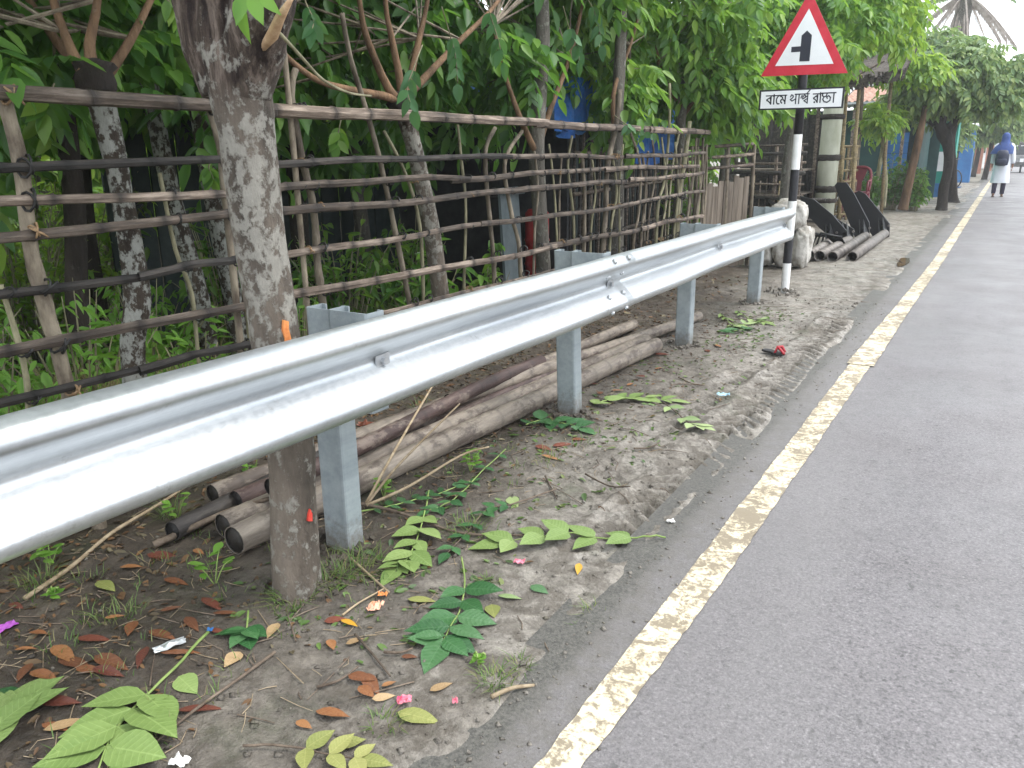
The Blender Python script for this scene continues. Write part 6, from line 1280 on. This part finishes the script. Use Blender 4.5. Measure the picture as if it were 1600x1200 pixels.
# ---------------------------------------------------------------- things lying on the mud
pm('twig', (.055, .038, .026), (.15, .115, .085), 25, .8, rnd=.7); pm('twig_pale', (.20, .145, .085), (.34, .27, .18), 25, .75, rnd=.4); pm('stem_green', (.16, .24, .06), (.25, .33, .10), 20, .6, rnd=.3)
def lying(name, cols, rough=.55):
    """leaf lying on the ground: veins, blotches and curled edges in the mesh"""
    m, t, b = nodes_of(name)
    tc = t.nodes.new('ShaderNodeTexCoord'); sx = t.nodes.new('ShaderNodeSeparateXYZ'); t.links.new(tc.outputs['Object'], sx.inputs[0])
    oi = t.nodes.new('ShaderNodeObjectInfo'); n1 = noise(t, 7, 5, .7); r = math_(t, 'ADD', math_(t, 'MULTIPLY', oi.outputs['Random'], .75), math_(t, 'MULTIPLY', math_(t, 'SUBTRACT', n1, .5), .8), True)
    col = ramp(t, r, [(i / (len(cols) - 1), c) for i, c in enumerate(cols)])
    ay = math_(t, 'ABSOLUTE', sx.outputs['Y']); v = math_(t, 'SINE', math_(t, 'MULTIPLY', math_(t, 'SUBTRACT', sx.outputs['X'], math_(t, 'MULTIPLY', ay, .7)), 58))
    mid = math_(t, 'LESS_THAN', ay, .010); vein = math_(t, 'MAXIMUM', math_(t, 'GREATER_THAN', v, .96), mid)
    col = mixc(t, math_(t, 'MULTIPLY', vein, .16), col, tuple(min(1, c * 1.9 + .02) for c in cols[-1]))
    spots = ramp(t, noise(t, 16, 5, .7), [(.63, (0, 0, 0)), (.70, (1, 1, 1))]); col = mixc(t, math_(t, 'MULTIPLY', spots, .5), col, (.05, .038, .022))
    t.links.new(col, b.inputs['Base Color']); b.inputs['Roughness'].default_value = rough; b.inputs['Specular IOR Level'].default_value = .4
    bump(t, b, math_(t, 'ADD', math_(t, 'MULTIPLY', v, .25), math_(t, 'MULTIPLY', n1, 3)), .15, .01)
lying('fallen_lime', [(.115, .180, .046), (.155, .225, .064), (.215, .28, .10)]); lying('fallen_green', [(.022, .075, .024), (.036, .110, .034), (.085, .165, .075)], .35)
lying('fallen_pale', [(.17, .24, .10), (.23, .30, .12), (.30, .36, .17)]); lying('dead_orange', [(.105, .040, .020), (.185, .070, .028), (.27, .125, .048), (.17, .10, .052)], .5)
lying('dead_red', [(.085, .026, .018), (.145, .042, .025), (.19, .075, .038)], .5); lying('dead_tan', [(.20, .13, .065), (.30, .20, .10), (.38, .27, .15)], .6); lying('dead_yellow', [(.42, .22, .02), (.55, .33, .03)], .45); lying('dead_olive', [(.14, .16, .04), (.22, .23, .07), (.28, .27, .10)], .6)
def gp(px, py, dz=.0):
    c = AT(px, py, z=.02); return np.array([c[0], c[1], hz(c[0], c[1]) + dz])
def clear(x, y, r=.03):
    return float(H(np.array([x, x + r, x - r, x, x]), np.array([y, y, y, y + r, y - r])).max())
def spray(label, stem, n, L, mat, stem_mat='stem_green', start=.25, term=True, name='leafy_sprig', ang=.95, group=None, wide=1.0, r=.0035, only=None):
    pts = np.array([gp(*p) for p in stem]); Q = refine(pts, 6) if len(pts) > 2 else np.linspace(pts[0], pts[1], 10)
    for q in Q: q[2] = clear(q[0], q[1]) + .012
    L = L * 1.28; wide = wide * 1.12; n = n + 1
    t = thing(name, label, 'leafy sprig', (pts[0][0], pts[0][1], pts[0][2]), group)
    MB().tube(Q, np.linspace(r, r * .5, len(Q)), 6).build('stem', stem_mat, t, smooth=True)
    m = len(Q)
    for k in range(n):
        f = start + (1 - start) * k / max(1, n - 1) * .93; i = min(int(f * (m - 1)), m - 2); tg = Q[i + 1] - Q[i]; tg[2] = 0; tg /= np.linalg.norm(tg); sd_ = np.array([-tg[1], tg[0], 0])
        for sg in (-1, 1):
            if only and (k, sg) in only: continue
            a = ang * rng.uniform(.65, 1.3); d = tg * math.cos(a) + sd_ * sg * math.sin(a); d[2] = rng.uniform(-.03, .20)
            p = Q[i] + (0, 0, .001 + .003 * rng.random()); l_ = L * rng.uniform(.82, 1.12) * (.85 + .25 * math.sin(3.1 * (k + .7) / n)); e = p + d * l_
            d = d * l_; d[2] = max(d[2], clear(e[0], e[1]) + .008 - p[2]); put_leaf(p, d, l_, mat, t, up=(rng.uniform(-.25, .25), rng.uniform(-.25, .25), 1), k=(1, 3)[int(rng.random() < .35)], wide=wide)
    if term:
        tg = Q[-1] - Q[-3]; tg[2] = 0; tg /= np.linalg.norm(tg); e = Q[-1] + tg * L; tg[2] = max(.02, (clear(e[0], e[1]) + .01 - Q[-1][2]) / L); put_leaf(Q[-1], tg, L * 1.1, mat, t, k=1, wide=wide)
    return t
spray('bright lime sprig in the lower left, nine big pointed leaflets on a long bare stem', [(326, 992), (262, 1058), (215, 1105), (172, 1160), (150, 1215)], 4, .128, 'fallen_lime', start=.42, ang=1.05, wide=1.05, r=.0045)
spray('bright lime sprig cut by the left edge of the picture with long pointed leaflets', [(-70, 1230), (-40, 1180), (-5, 1140), (15, 1120)], 3, .115, 'fallen_lime', start=.3, ang=.6, wide=.85)
spray('dark green sprig with eleven glossy leaflets in the middle of the mud', [(721, 870), (726, 905), (720, 945), (700, 995), (692, 1010)], 5, .098, 'fallen_green', start=.36, ang=1.15, wide=1.1)
spray('lime sprig pointing at the road line with pale upturned leaflets', [(1040, 838), (985, 840), (930, 840), (880, 838), (835, 840), (790, 845)], 4, .098, 'fallen_lime', start=.22, ang=.7, wide=1.15)
spray('lime sprig with paired leaflets just right of the first guardrail post', [(670, 765), (664, 800), (655, 835), (640, 865), (622, 885)], 5, .085, 'fallen_lime', start=.35, ang=.8, wide=1.05)
spray('dark glossy leaves heaped at the foot of the second guardrail post', [(822, 662), (850, 655), (880, 660), (905, 668)], 4, .085, 'fallen_green', start=.1, ang=1.1, wide=1.1)
spray('pale green sprig lying just right of the second guardrail post', [(928, 632), (960, 625), (1000, 622), (1045, 625)], 5, .090, 'fallen_lime', start=.05, ang=.6, wide=.9)
spray('thin pale sprig on bare mud between the second post and the tyre tracks', [(1035, 630), (1060, 650), (1080, 668), (1090, 672)], 3, .07, 'fallen_pale', stem_mat='twig', start=.2, ang=.6)
for k, (a, b_, mt) in enumerate((((1125, 492), (1160, 512), 'fallen_lime'), ((1135, 512), (1190, 500), 'fallen_pale'), ((1120, 520), (1165, 516), 'fallen_green'), ((1150, 488), (1195, 506), 'fallen_lime'))):
    spray('wilting sprigs heaped on the mud between the third and fourth guardrail posts', [a, ((a[0] + b_[0]) / 2, (a[1] + b_[1]) / 2 + 3), b_], 4, .085, mt, start=.1, ang=.6, wide=.7, group='wilting sprigs between the far posts')
spray('small green sprig lying across the white road line', [(1358, 558), (1378, 562), (1402, 568)], 4, .085, 'fallen_pale', start=.05, ang=.55, wide=.7)
spray('half dead sprig with two dull leaves near the lower edge', [(380, 1170), (450, 1168), (505, 1180), (560, 1188)], 2, .06, 'dead_olive', stem_mat='twig', start=.5, term=True)
spray('dull twig with small grey green leaves above the dark green sprig', [(870, 760), (800, 790), (762, 800), (730, 830), (700, 862)], 5, .055, 'fallen_green', stem_mat='twig', start=.3, ang=1.)
spray('small leaved green shoot trailing below the front bamboo pole', [(790, 700), (752, 735), (720, 770), (690, 790), (670, 800)], 6, .050, 'fallen_green', start=.1, ang=1.1)
spray('small leaved green shoot lying against the front bamboo pole', [(560, 800), (620, 790), (680, 770), (735, 750)], 7, .045, 'fallen_green', start=.2, ang=1.1)
spray('small drooping sprig with one big dark leaf left of the tree foot', [(388, 955), (386, 980), (384, 985)], 2, .06, 'fallen_green', start=.7, ang=1.3, wide=1.2)
def leaf_at(label, px, py, L, ang_, mat, group=None, wide=1.0, k=None, name='fallen_leaf', curl=0.0):
    L = L * 1.35; p = gp(px, py); d = np.array([math.cos(ang_), math.sin(ang_), 0]); a = p - d * L / 2; e = p + d * L / 2
    za = clear(a[0], a[1], .012) + .006; ze = clear(e[0], e[1], .012) + .008; zm = clear(p[0], p[1], .02) + .006; lift = max(0, zm - (za + ze) / 2)
    a[2] = za + lift; d = d * L; d[2] = ze - za
    o = put_leaf(a, d, L, mat, None, up=(rng.uniform(-.2, .2), rng.uniform(-.2, .2), 1), k=(random.choice((1, 3)) if k is None else k), name=name, wide=wide)
    return tag(o, label, 'leaf', group)
leaf_at('single dark green leaf left of the tree foot, glossy side up', 388, 998, .075, -.6, 'fallen_green', wide=1.3)
leaf_at('single lime leaf beside the long bare stem in the lower left', 293, 1070, .075, -.2, 'fallen_lime', wide=1.2)
leaf_at('dark green leaf half under the lime sprig at the left edge', 12, 1098, .11, .3, 'fallen_green', wide=1.2)
leaf_at('yellowish green chewed leaf lying left of the tree', 165, 909, .085, -.1, 'dead_olive', wide=.9)
leaf_at('dark green leaf lying alone right of the dark green sprig', 843, 918, .055, -.2, 'fallen_green', wide=1.2)
leaf_at('dull green leaf lying flat near the lower edge', 655, 1118, .085, .3, 'dead_olive', wide=1.1)
leaf_at('grey green leaf just left of the lone dark green leaf', 797, 926, .06, .3, 'fallen_pale', wide=.9)
leaf_at('orange yellow narrow leaf on the mud below the lime sprig', 904, 888, .05, -1.2, 'dead_yellow', wide=.8)
leaf_at('small orange brown leaf below the second guardrail post', 862, 709, .075, .2, 'dead_orange', wide=.55)
leaf_at('bluish green leaf standing half upright above the lime sprig', 802, 782, .075, -.7, 'fallen_pale', wide=1.1)
leaf_at('grey wilted leaf beside the lime sprig in the lower left', 106, 1135, .075, 1.1, 'dead_tan', wide=.8)
leaf_at('yellow leaf with a dark red one beside it, right of the tree foot', 546, 971, .050, .0, 'dead_yellow', wide=.7)
leaf_at('dark red leaf by the yellow one, right of the tree foot', 524, 965, .05, .8, 'dead_red', wide=1.1)
leaf_at('tan leaf on edge just right of the yellow leaf bunch', 425, 980, .065, -1.1, 'dead_tan', wide=.8)
leaf_at('pale yellow leaf left of the dead leaf litter near the bare stem', 363, 1030, .055, -1.3, 'dead_tan', wide=1.2)
leaf_at('yellowing leaf lying at the right of the dark green sprig', 770, 948, .06, -.9, 'dead_olive', wide=1.3)
leaf_at('yellowing leaf lying at the left of the dark green sprig', 660, 935, .07, .5, 'dead_olive', wide=1.2)
leaf_at('curled dull leaf near the lower edge beside the half dead sprig', 548, 1158, .055, .9, 'dead_olive', wide=1.1)
O1 = [(40, 1012, .05, .5), (100, 1022, .10, -.1), (148, 1000, .085, .4), (118, 1035, .095, .15), (175, 1038, .10, .1), (170, 1052, .08, .2), (38, 1055, .07, -.9), (70, 1060, .08, .15), (95, 1102, .085, .5), (88, 1140, .06, .3), (205, 985, .065, -.8), (222, 1030, .07, -.9), (255, 995, .075, .2), (300, 975, .075, -.3), (332, 941, .085, -.1), (355, 955, .065, .6), (205, 880, .06, .6), (255, 862, .095, .4), (275, 905, .075, .2), (310, 858, .05, -.1), (24, 940, .05, .1), (285, 1020, .085, .7), (140, 1048, .06, .4), (315, 1105, .09, .6), (268, 950, .05, 1.2), (60, 985, .055, .2), (340, 985, .045, .2), (180, 965, .045, .9)]
for i, (px, py, L, a) in enumerate(O1):
    leaf_at(('dead orange brown leaf in the litter left of the tree foot', 'dead orange brown leaf in the litter left of the tree foot', 'dead dark red leaf in the litter left of the tree foot')[i % 3], px, py, L, a, ('dead_orange', 'dead_orange', 'dead_red')[i % 3], 'dead leaves in the litter left of the tree', wide=rng.uniform(.55, .85))
for i, (px, py, L, a) in enumerate(((580, 1070, .07, -.4), (573, 1082, .05, -.2), (600, 1090, .045, .8), (565, 1062, .06, .2), (520, 1112, .07, .3), (555, 1000, .04, .9), (518, 1005, .045, -.6), (640, 1030, .035, .4), (690, 1075, .05, 1.1), (475, 1130, .04, 0), (608, 1070, .03, 1))):
    leaf_at('small dead leaf on the mud in the bottom middle', px, py, L, a, ('dead_orange', 'dead_orange', 'dead_tan')[i % 3], 'dead leaves on the mud in the bottom middle', wide=.9)
for i, (px, py) in enumerate(((925, 600), (965, 608), (1000, 588), (1030, 575), (880, 690), (905, 683), (850, 695), (938, 612), (1035, 552), (985, 600), (1105, 545), (1120, 538), (660, 655), (640, 700), (600, 668), (830, 640), (700, 660), (760, 640))):
    leaf_at('small russet leaf among the bamboo poles and posts', px, py, rng.uniform(.05, .08), rng.uniform(0, 3), ('dead_red', 'dead_orange')[i % 2], 'russet leaves among the poles under the rail', wide=.8)
# small leaves strewn thickly where nobody would count them
def strewn(name, n, x0, x1, y0, y1, L, mat, seed, kind='single', dens=None):
    rg = np.random.default_rng(seed); x = rg.uniform(x0, x1, n); y = y0 + (y1 - y0) * rg.random(n) ** 1.2
    if dens is not None: k = dens(x, y) > rg.random(n); x = x[k]; y = y[k]
    P = np.stack([x, y, H(x, y) + .006], -1); n = len(P); V = scatter(kind, P, rg.uniform(0, 6.28, n), rg.uniform(-.05, .25, n), rg.uniform(-.5, .5, n), L * rg.uniform(.5, 1.2, n), rg)
    return foliage(name, V, mat)
leaf_mat('litter_leaf', [(.045, .028, .016), (.10, .055, .028), (.16, .085, .035), (.075, .060, .035), (.18, .15, .09)], .1, .65, (.2, .12, .05))
strewn('leaf_litter', 4600, -3.2, -1.2, .5, 6.5, .036, 'litter_leaf', 3, dens=lambda x, y: sstep(-1.3, -2.3, x) * .8 + .08)
strewn('leaf_litter', 900, -3.2, -2.0, .8, 9, .065, 'litter_leaf', 4, dens=lambda x, y: sstep(-2.0, -2.5, x))
leaf_mat('green_scrap', [(.07, .13, .03), (.12, .19, .05), (.05, .09, .04), (.17, .20, .07)], .2, .5, (.25, .4, .08))
strewn('green_scraps', 260, -2.0, -1.25, 1.4, 3.6, .05, 'green_scrap', 31); strewn('green_scraps', 200, -1.95, -1.2, 3.2, 5.6, .045, 'green_scrap', 32)
strewn('green_scraps', 150, -1.75, -1.35, 5.6, 7.2, .05, 'green_scrap', 33)
def clods(name, n, x0, x1, y0, y1, r0, r1, seed, mat, dens=None):
    """loose crumbs and pebbles"""
    rg = np.random.default_rng(seed); x = rg.uniform(x0, x1, n); y = y0 + (y1 - y0) * rg.random(n) ** 1.3
    if dens is not None: k = dens(x, y) > rg.random(n); x = x[k]; y = y[k]
    n = len(x); r = r0 + (r1 - r0) * rg.random(n) ** 3
    o = np.array([(1, 0, 0), (-1, 0, 0), (0, 1, 0), (0, -1, 0), (0, 0, 1), (0, 0, -1)], float); f = [(0, 2, 4), (2, 1, 4), (1, 3, 4), (3, 0, 4), (2, 0, 5), (1, 2, 5), (3, 1, 5), (0, 3, 5)]
    V = o[None] * r[:, None, None] * rg.uniform(.6, 1.4, (n, 6, 1)) + rg.normal(0, .2, (n, 6, 3)) * r[:, None, None]; V[:, :, 2] *= .7
    V += np.stack([x, y, np.maximum(H(x, y), np.where(x > road_left(y) - .01, .008, -9)) + r * .15], -1)[:, None, :]
    return link(name, quad_mesh(name, V.reshape(-1, 3), 6, f), mat, kind='stuff')
clods('mud_crumbs', 5000, -2.8, -.86, .7, 8, .003, .014, 1, 'mud', lambda x, y: .35 + .65 * np.exp(-((x + 1.05) / .2) ** 2))
clods('pebbles', 420, -2.6, -.80, .7, 12, .003, .009, 2, 'far_soil')
def twig_stuff(name, n, seed, mat, r, lmin, lmax, reg, dens=None):
    rg = np.random.default_rng(seed); b = MB()
    for k in range(n):
        x = rg.uniform(reg[0], reg[1]); y = reg[2] + (reg[3] - reg[2]) * rg.random() ** 1.2
        if dens is not None and dens(x, y) < rg.random(): continue
        a = rg.uniform(0, 6.28); l_ = lmin + (lmax - lmin) * rg.random() ** 2; P = []
        for t in (0, .5, 1):
            q = np.array([x + math.cos(a + .5 * t * rg.uniform(-1, 1)) * l_ * t, y + math.sin(a) * l_ * t]); P.append((q[0], q[1], hz(q[0], q[1]) + r * 1.2 + .002))
        b.tube(P, [r, r * .85, r * .6], 4, caps=False)
    return b.build(name, mat, kind='stuff')
clods('mud_crumbs', 1500, -.92, -.55, .8, 8, .002, .009, 8, 'mud', lambda x, y: np.clip((-.60 - x) / .3, 0.02, 1) ** 1.5)
twig_stuff('twig_litter', 480, 5, 'twig', .0022, .04, .20, (-2.7, -.95, .8, 8), lambda x, y: .85 if x < -1.25 else .35)
twig_stuff('twig_litter', 130, 6, 'twig_pale', .0018, .04, .16, (-2.8, -1.2, .8, 6))
twig_stuff('straw_litter', 420, 7, 'twig_pale', .0011, .03, .12, (-2.6, -1.35, .7, 4.5))
twig_stuff('straw_litter', 160, 9, 'twig', .0016, .03, .12, (-.62, 1.6, 1.2, 9), lambda x, y: .25)
# sticks that show singly
def stick(label, pp, r, mat, name='stick', dz=None, group=None):
    P = np.array([gp(*p) for p in pp])
    for i in range(len(P)): P[i][2] = clear(P[i][0], P[i][1], .02) + r + (.004 if dz is None else dz[i])
    Q = refine(P, 5)
    return tag(MB().tube(Q, np.linspace(r, r * .6, len(Q)), 7, jit=.15).build(name, mat, smooth=True), label, 'stick', group)
stick('long pale stick slanting from the left edge up to the tree trunk', [(38, 930), (110, 880), (175, 830), (250, 790), (330, 755), (410, 728)], .0085, 'twig_pale', dz=[.0, .0, .01, .03, .06, .09])
stick('brown thick twig lying across the ends of the poles left of the tree', [(240, 850), (300, 835), (360, 825), (425, 815)], .014, 'twig', dz=[0, .02, .06, .08])
stick('thin dark stick running diagonally below the tree foot', [(430, 1025), (380, 1060), (320, 1100), (270, 1135), (240, 1160)], .005, 'twig')
stick('pale bamboo splinter lying near the asphalt edge', [(768, 1094), (800, 1078), (830, 1066), (856, 1055)], .0065, 'twig_pale')
stick('straight pale stick poking from the grass by the tree foot', [(548, 872), (575, 895), (608, 924)], .0055, 'twig_pale')
stick('thin dry stalk across the mud by the peach coloured shard', [(535, 960), (560, 940), (600, 918)], .004, 'twig_pale')
for i, pp in enumerate((((573, 792), (615, 755), (660, 705), (700, 650), (725, 610)), ((573, 795), (620, 770), (680, 725), (720, 690)), ((573, 796), (640, 780), (720, 742), (765, 735)), ((560, 792), (620, 805), (690, 822), (740, 832), (830, 835)))):
    stick(('tallest tan shoot of the broken branch leaning over the poles', 'short tan shoot of the broken branch beside the tallest one', 'middle tan shoot of the broken branch lying over the front pole', 'low brown shoot of the broken branch running flat along the mud')[i], pp, .0065, 'twig_pale' if i < 3 else 'twig', dz=([.02, .12, .22, .30, .36], [.02, .1, .16, .2], [.02, .06, .1, .12], [.02, .01, .0, .0, .0])[i])
for i, pp in enumerate((((555, 990), (570, 1030), (610, 1060)), ((600, 1022), (645, 1018)), ((495, 1075), (560, 1045)), ((852, 740), (870, 775)), ((915, 735), (985, 762)), ((1130, 498), (1190, 492)), ((1060, 590), (1095, 602)), ((990, 700), (1030, 690)), ((1345, 470), (1390, 460)), ((1400, 405), (1425, 412)))):
    stick('short dark twig lying on the bare mud of the verge', [pp[0], ((pp[0][0] + pp[-1][0]) / 2 + 3, (pp[0][1] + pp[-1][1]) / 2 + 4), pp[-1]], .0042, 'twig', 'twig', group='short dark twigs on the bare mud')
# grass tufts and weeds
for i, (px, py, n, h, rad, lab) in enumerate(((540, 890, 120, .075, .11, 'grass tuft at the foot of the first guardrail post'), (575, 868, 50, .07, .05, 'small grass tuft on the road side of the first guardrail post'), (455, 935, 60, .085, .05, 'thin grass at the left foot of the tree'), (510, 905, 80, .08, .07, 'grass tuft between the tree and the first guardrail post'), (940, 955, 170, .05, .055, 'small grass tuft near the asphalt edge'), (775, 1065, 90, .045, .05, 'low grass tuft above the pale bamboo splinter'), (812, 1035, 40, .04, .03, 'tiny grass tuft near the asphalt, above the splinter'), (185, 960, 60, .06, .07, 'sparse grass among the dead leaves left of the tree'), (60, 900, 70, .08, .06, 'sparse grass near the left edge under the rail'), (265, 795, 60, .10, .05, 'grass among the pole ends left of the tree'), (600, 1128, 50, .04, .04, 'tiny grass tuft near the bottom middle'), (735, 825, 90, .06, .10, 'low grass by the trailing shoots'), (680, 640, 80, .08, .14, 'grass behind the rear pole'), (760, 900, 40, .035, .03, 'tiny grass beside the dark sprig stem'), (930, 975, 60, .04, .05, 'low ragged grass under the small asphalt edge tuft'))):
    p = gp(px, py); grass_obj('grass_tuft', blades(p[0], p[1], n, h, rad, 600 + i, 1.3, .0016), 'grass_blade'); o = bpy.context.scene.objects[-1]
for o, lab in zip([o for o in COL.objects if o.name.startswith('grass_tuft')], ('grass tuft at the foot of the first guardrail post', 'small grass tuft on the road side of the first guardrail post', 'thin grass at the left foot of the tree', 'grass tuft between the tree and the first guardrail post', 'small grass tuft near the asphalt edge', 'low grass tuft above the pale bamboo splinter', 'tiny grass tuft near the asphalt, above the splinter', 'sparse grass among the dead leaves left of the tree', 'sparse grass near the left edge under the rail', 'grass among the pole ends left of the tree', 'tiny grass tuft near the bottom middle', 'low grass by the trailing shoots', 'grass behind the rear pole', 'tiny grass beside the dark sprig stem', 'low ragged grass under the small asphalt edge tuft')): tag(o, lab, 'grass')
V = np.concatenate([blades(rng.uniform(-2.5, -1.5), rng.uniform(.8, 3.5), 12, .05, .05, 900 + i, .9, .0016) for i in range(70)]); grass_obj('sparse_grass', V, 'grass_blade', kind='stuff')
def weed(label, px, py, h, n, L, mat='weed_leaf'):
    p = gp(px, py); t = thing('weed', label, 'weed', p)
    for k in range(n):
        a = 2.4 * k + px; e = p + np.array([math.cos(a) * h * .5, math.sin(a) * h * .5, h * rng.uniform(.55, 1)]); MB().tube(refine([p - (0, 0, .01), (p + e) / 2 + (0, 0, .02), e], 3), .0022, 5).build('stem', 'stem_green', t, smooth=True)
        for s_ in (.5, .8, 1.0):
            q = p + (e - p) * s_; d = np.array([math.cos(a + 3 * s_), math.sin(a + 3 * s_), rng.uniform(-.3, .2)]); put_leaf(q, d, L * rng.uniform(.75, 1.1), mat, t, wide=1.3, k=1)
weed('bright green broad leaved weed under the rail at the far left', 78, 872, .10, 4, .060); weed('small weed among the pole ends just left of the tree', 335, 905, .15, 3, .050)
weed('tiny weed beside the bare stick at the far left', 82, 925, .05, 3, .035); weed('slender weed in the pole ends further left of the tree', 275, 800, .12, 3, .045); weed('creeping green weed on top of the poles right of the first post', 735, 730, .10, 4, .050); weed('low weed below the trailing shoots right of the first post', 600, 775, .10, 3, .045); weed('tiny weed on the mud below the dark green sprig', 878 - 130, 1040, .04, 3, .025)
weed('green weed at the foot of the plank gate', 1163, 352, .22, 4, .11); weed('weed behind the rail just left of the tree trunk', 395, 740, .12, 3, .05)
# litter
pm('foil', (.42, .44, .45), (.60, .62, .63), 12, .35, metal=.5); pm('paper_white', (.62, .61, .58), (.76, .75, .72), 12, .7); pm('wrap_purple', (.28, .05, .33), (.40, .10, .44), 10, .4); pm('wrap_pink', (.55, .05, .12), (.75, .30, .36), 25, .5); pm('peach', (.60, .24, .13), (.74, .42, .30), 30, .7); pm('wrap_blue', (.25, .45, .55), (.45, .6, .66), 10, .5); pm('rubber_black', (.012, .011, .012), (.03, .028, .028), 14, .6); pm('strap_red', (.30, .02, .03), (.42, .04, .05), 10, .5)
def crumpled(label, cat, px, py, w, d, ang_, mat, seed, name, h=.006):
    rg = np.random.default_rng(seed); p = gp(px, py); z0 = clear(p[0], p[1], .03) + .006; n = 7; V = []; F = []
    for i in range(n):
        for j in range(n):
            u, v = i / (n - 1) - .5, j / (n - 1) - .5; u += rg.uniform(-.05, .05); v += rg.uniform(-.05, .05); x = u * w; y = v * d
            V.append((p[0] + x * math.cos(ang_) - y * math.sin(ang_), p[1] + x * math.sin(ang_) + y * math.cos(ang_), z0 + abs(rg.normal(0, h))))
    for i in range(n - 1):
        for j in range(n - 1): a = i * n + j; F.append((a, a + n, a + n + 1, a + 1))
    o = MB().add(V, F).build(name, mat); md = o.modifiers.new('thick', 'SOLIDIFY'); md.thickness = .0015; return tag(o, label, cat)
crumpled('torn silver foil sachet among the dead leaves', 'wrapper', 265, 1012, .035, .085, -.3, 'foil', 1, 'foil_sachet'); crumpled('crumpled white paper scrap near the bottom edge', 'paper', 281, 1187, .04, .03, .3, 'paper_white', 2, 'paper_scrap', .009)
crumpled('purple wrapper at the left edge of the picture', 'wrapper', 0, 980, .04, .09, .2, 'wrap_purple', 3, 'purple_wrapper'); crumpled('peach coloured shard right of the tree foot', 'shard', 586, 946, .035, .05, .2, 'peach', 4, 'peach_shard', .007)
crumpled('pink and white wrapper beside the lime sprig', 'wrapper', 811, 875, .035, .025, .2, 'wrap_pink', 5, 'pink_wrapper'); crumpled('red and white scrap on the mud in the bottom middle', 'wrapper', 632, 1096, .035, .035, .6, 'wrap_pink', 6, 'red_scrap'); crumpled('tiny pink scrap just right of the red and white one', 'scrap', 711, 1098, .014, .014, .6, 'wrap_pink', 7, 'pink_scrap')
crumpled('pale blue paper scrap on the tyre tracks', 'paper', 1130, 619, .07, .025, .4, 'wrap_blue', 8, 'blue_scrap'); crumpled('small white scrap near the asphalt edge', 'paper', 1048, 812, .03, .018, .8, 'paper_white', 9, 'white_scrap'); crumpled('small orange scrap beside the peach shard', 'scrap', 598, 926, .03, .02, .5, 'raw_wound', 10, 'orange_scrap')
crumpled('rust red dry rag behind the first guardrail post', 'rag', 575, 665, .10, .06, .5, 'dead_red', 12, 'red_rag', .012); crumpled('tiny blue bottle cap by the tip of the bare stem', 'bottle top', 328, 985, .016, .016, .5, 'wall_blue', 13, 'bottle_top', .003); crumpled('pale scrap at the foot of the striped sign post', 'paper', 1180, 450, .06, .03, .2, 'paper_white', 14, 'pale_scrap')
p = gp(1208, 553, .012); SN = thing('sandal', 'lone black sandal with a red strap lying on the verge', 'sandal', p)
b = MB(); b.prism([(-.085, -.022), (-.05, -.032), (.0, -.026), (.06, -.036), (.088, -.018), (.088, .018), (.06, .034), (0, .024), (-.05, .030), (-.085, .020)], p, (.86, -.5, 0), (.5, .86, 0), (0, 0, 1), .014); b.build('sole', 'rubber_black', SN)
b = MB(); b.tube([p + (.02, -.045, .01), p + (.03, -.02, .05), p + (.055, .0, .052), p + (.075, .005, .012)], [.012, .012, .012, .012], 6, flat=.4); b.build('strap', 'strap_red', SN, smooth=True)
MB().tube([p + (.03, -.02, .05), p + (.06, -.035, .03), p + (.085, -.055, .014)], .009, 6).build('toe_strap', 'strap_red', SN, smooth=True)
# clods heaped at the foot of the sign
rg = np.random.default_rng(2); b = MB()
for k in range(34):
    a = rg.uniform(0, 6.28); r = .22 * rg.random() ** .7; b.box((-1.75 + r * math.cos(a), 8.15 + r * math.sin(a), max(.006, .035 * (1 - r / .22)) + hz(-1.75 + r * math.cos(a), 8.15 + r * math.sin(a))), (rg.uniform(.012, .034),) * 3, tuple(rg.uniform(0, 3, 3)))
b.build('soil_clods', 'mud', kind='stuff')

# soil pushed up round the posts and the tree foot
rg = np.random.default_rng(8); b = MB()
for cx_, cy_, R_, n_ in [(-1.85, y + .03, .11, 46) for y in PY_] + [(-1.80, 1.66, .13, 60)]:
    for k in range(n_):
        a = rg.uniform(0, 6.28); r = R_ * (.55 + .6 * rg.random()); x, y = cx_ + r * math.cos(a), cy_ + r * math.sin(a); s_ = rg.uniform(.008, .026)
        b.box((x, y, hz(x, y) + s_ * .25), (s_, s_ * 1.3, s_), tuple(rg.uniform(0, 3, 3)))
b.build('soil_clods', 'mud', kind='stuff')
# the damp air down the road
hm = bpy.data.materials.new('haze'); hm.use_nodes = True; ht = hm.node_tree; ht.nodes.clear()
ho = ht.nodes.new('ShaderNodeOutputMaterial'); hv = ht.nodes.new('ShaderNodeVolumePrincipled'); hv.inputs['Color'].default_value = (.93, .96, 1, 1); hv.inputs['Density'].default_value = HAZE; hv.inputs['Anisotropy'].default_value = .2
ht.links.new(hv.outputs[0], ho.inputs['Volume']); MATS['haze'] = hm
b = MB(); b.box((0, 320, 6.2), (640, 800, 14.8)); b.build('haze', 'haze', kind='stuff')
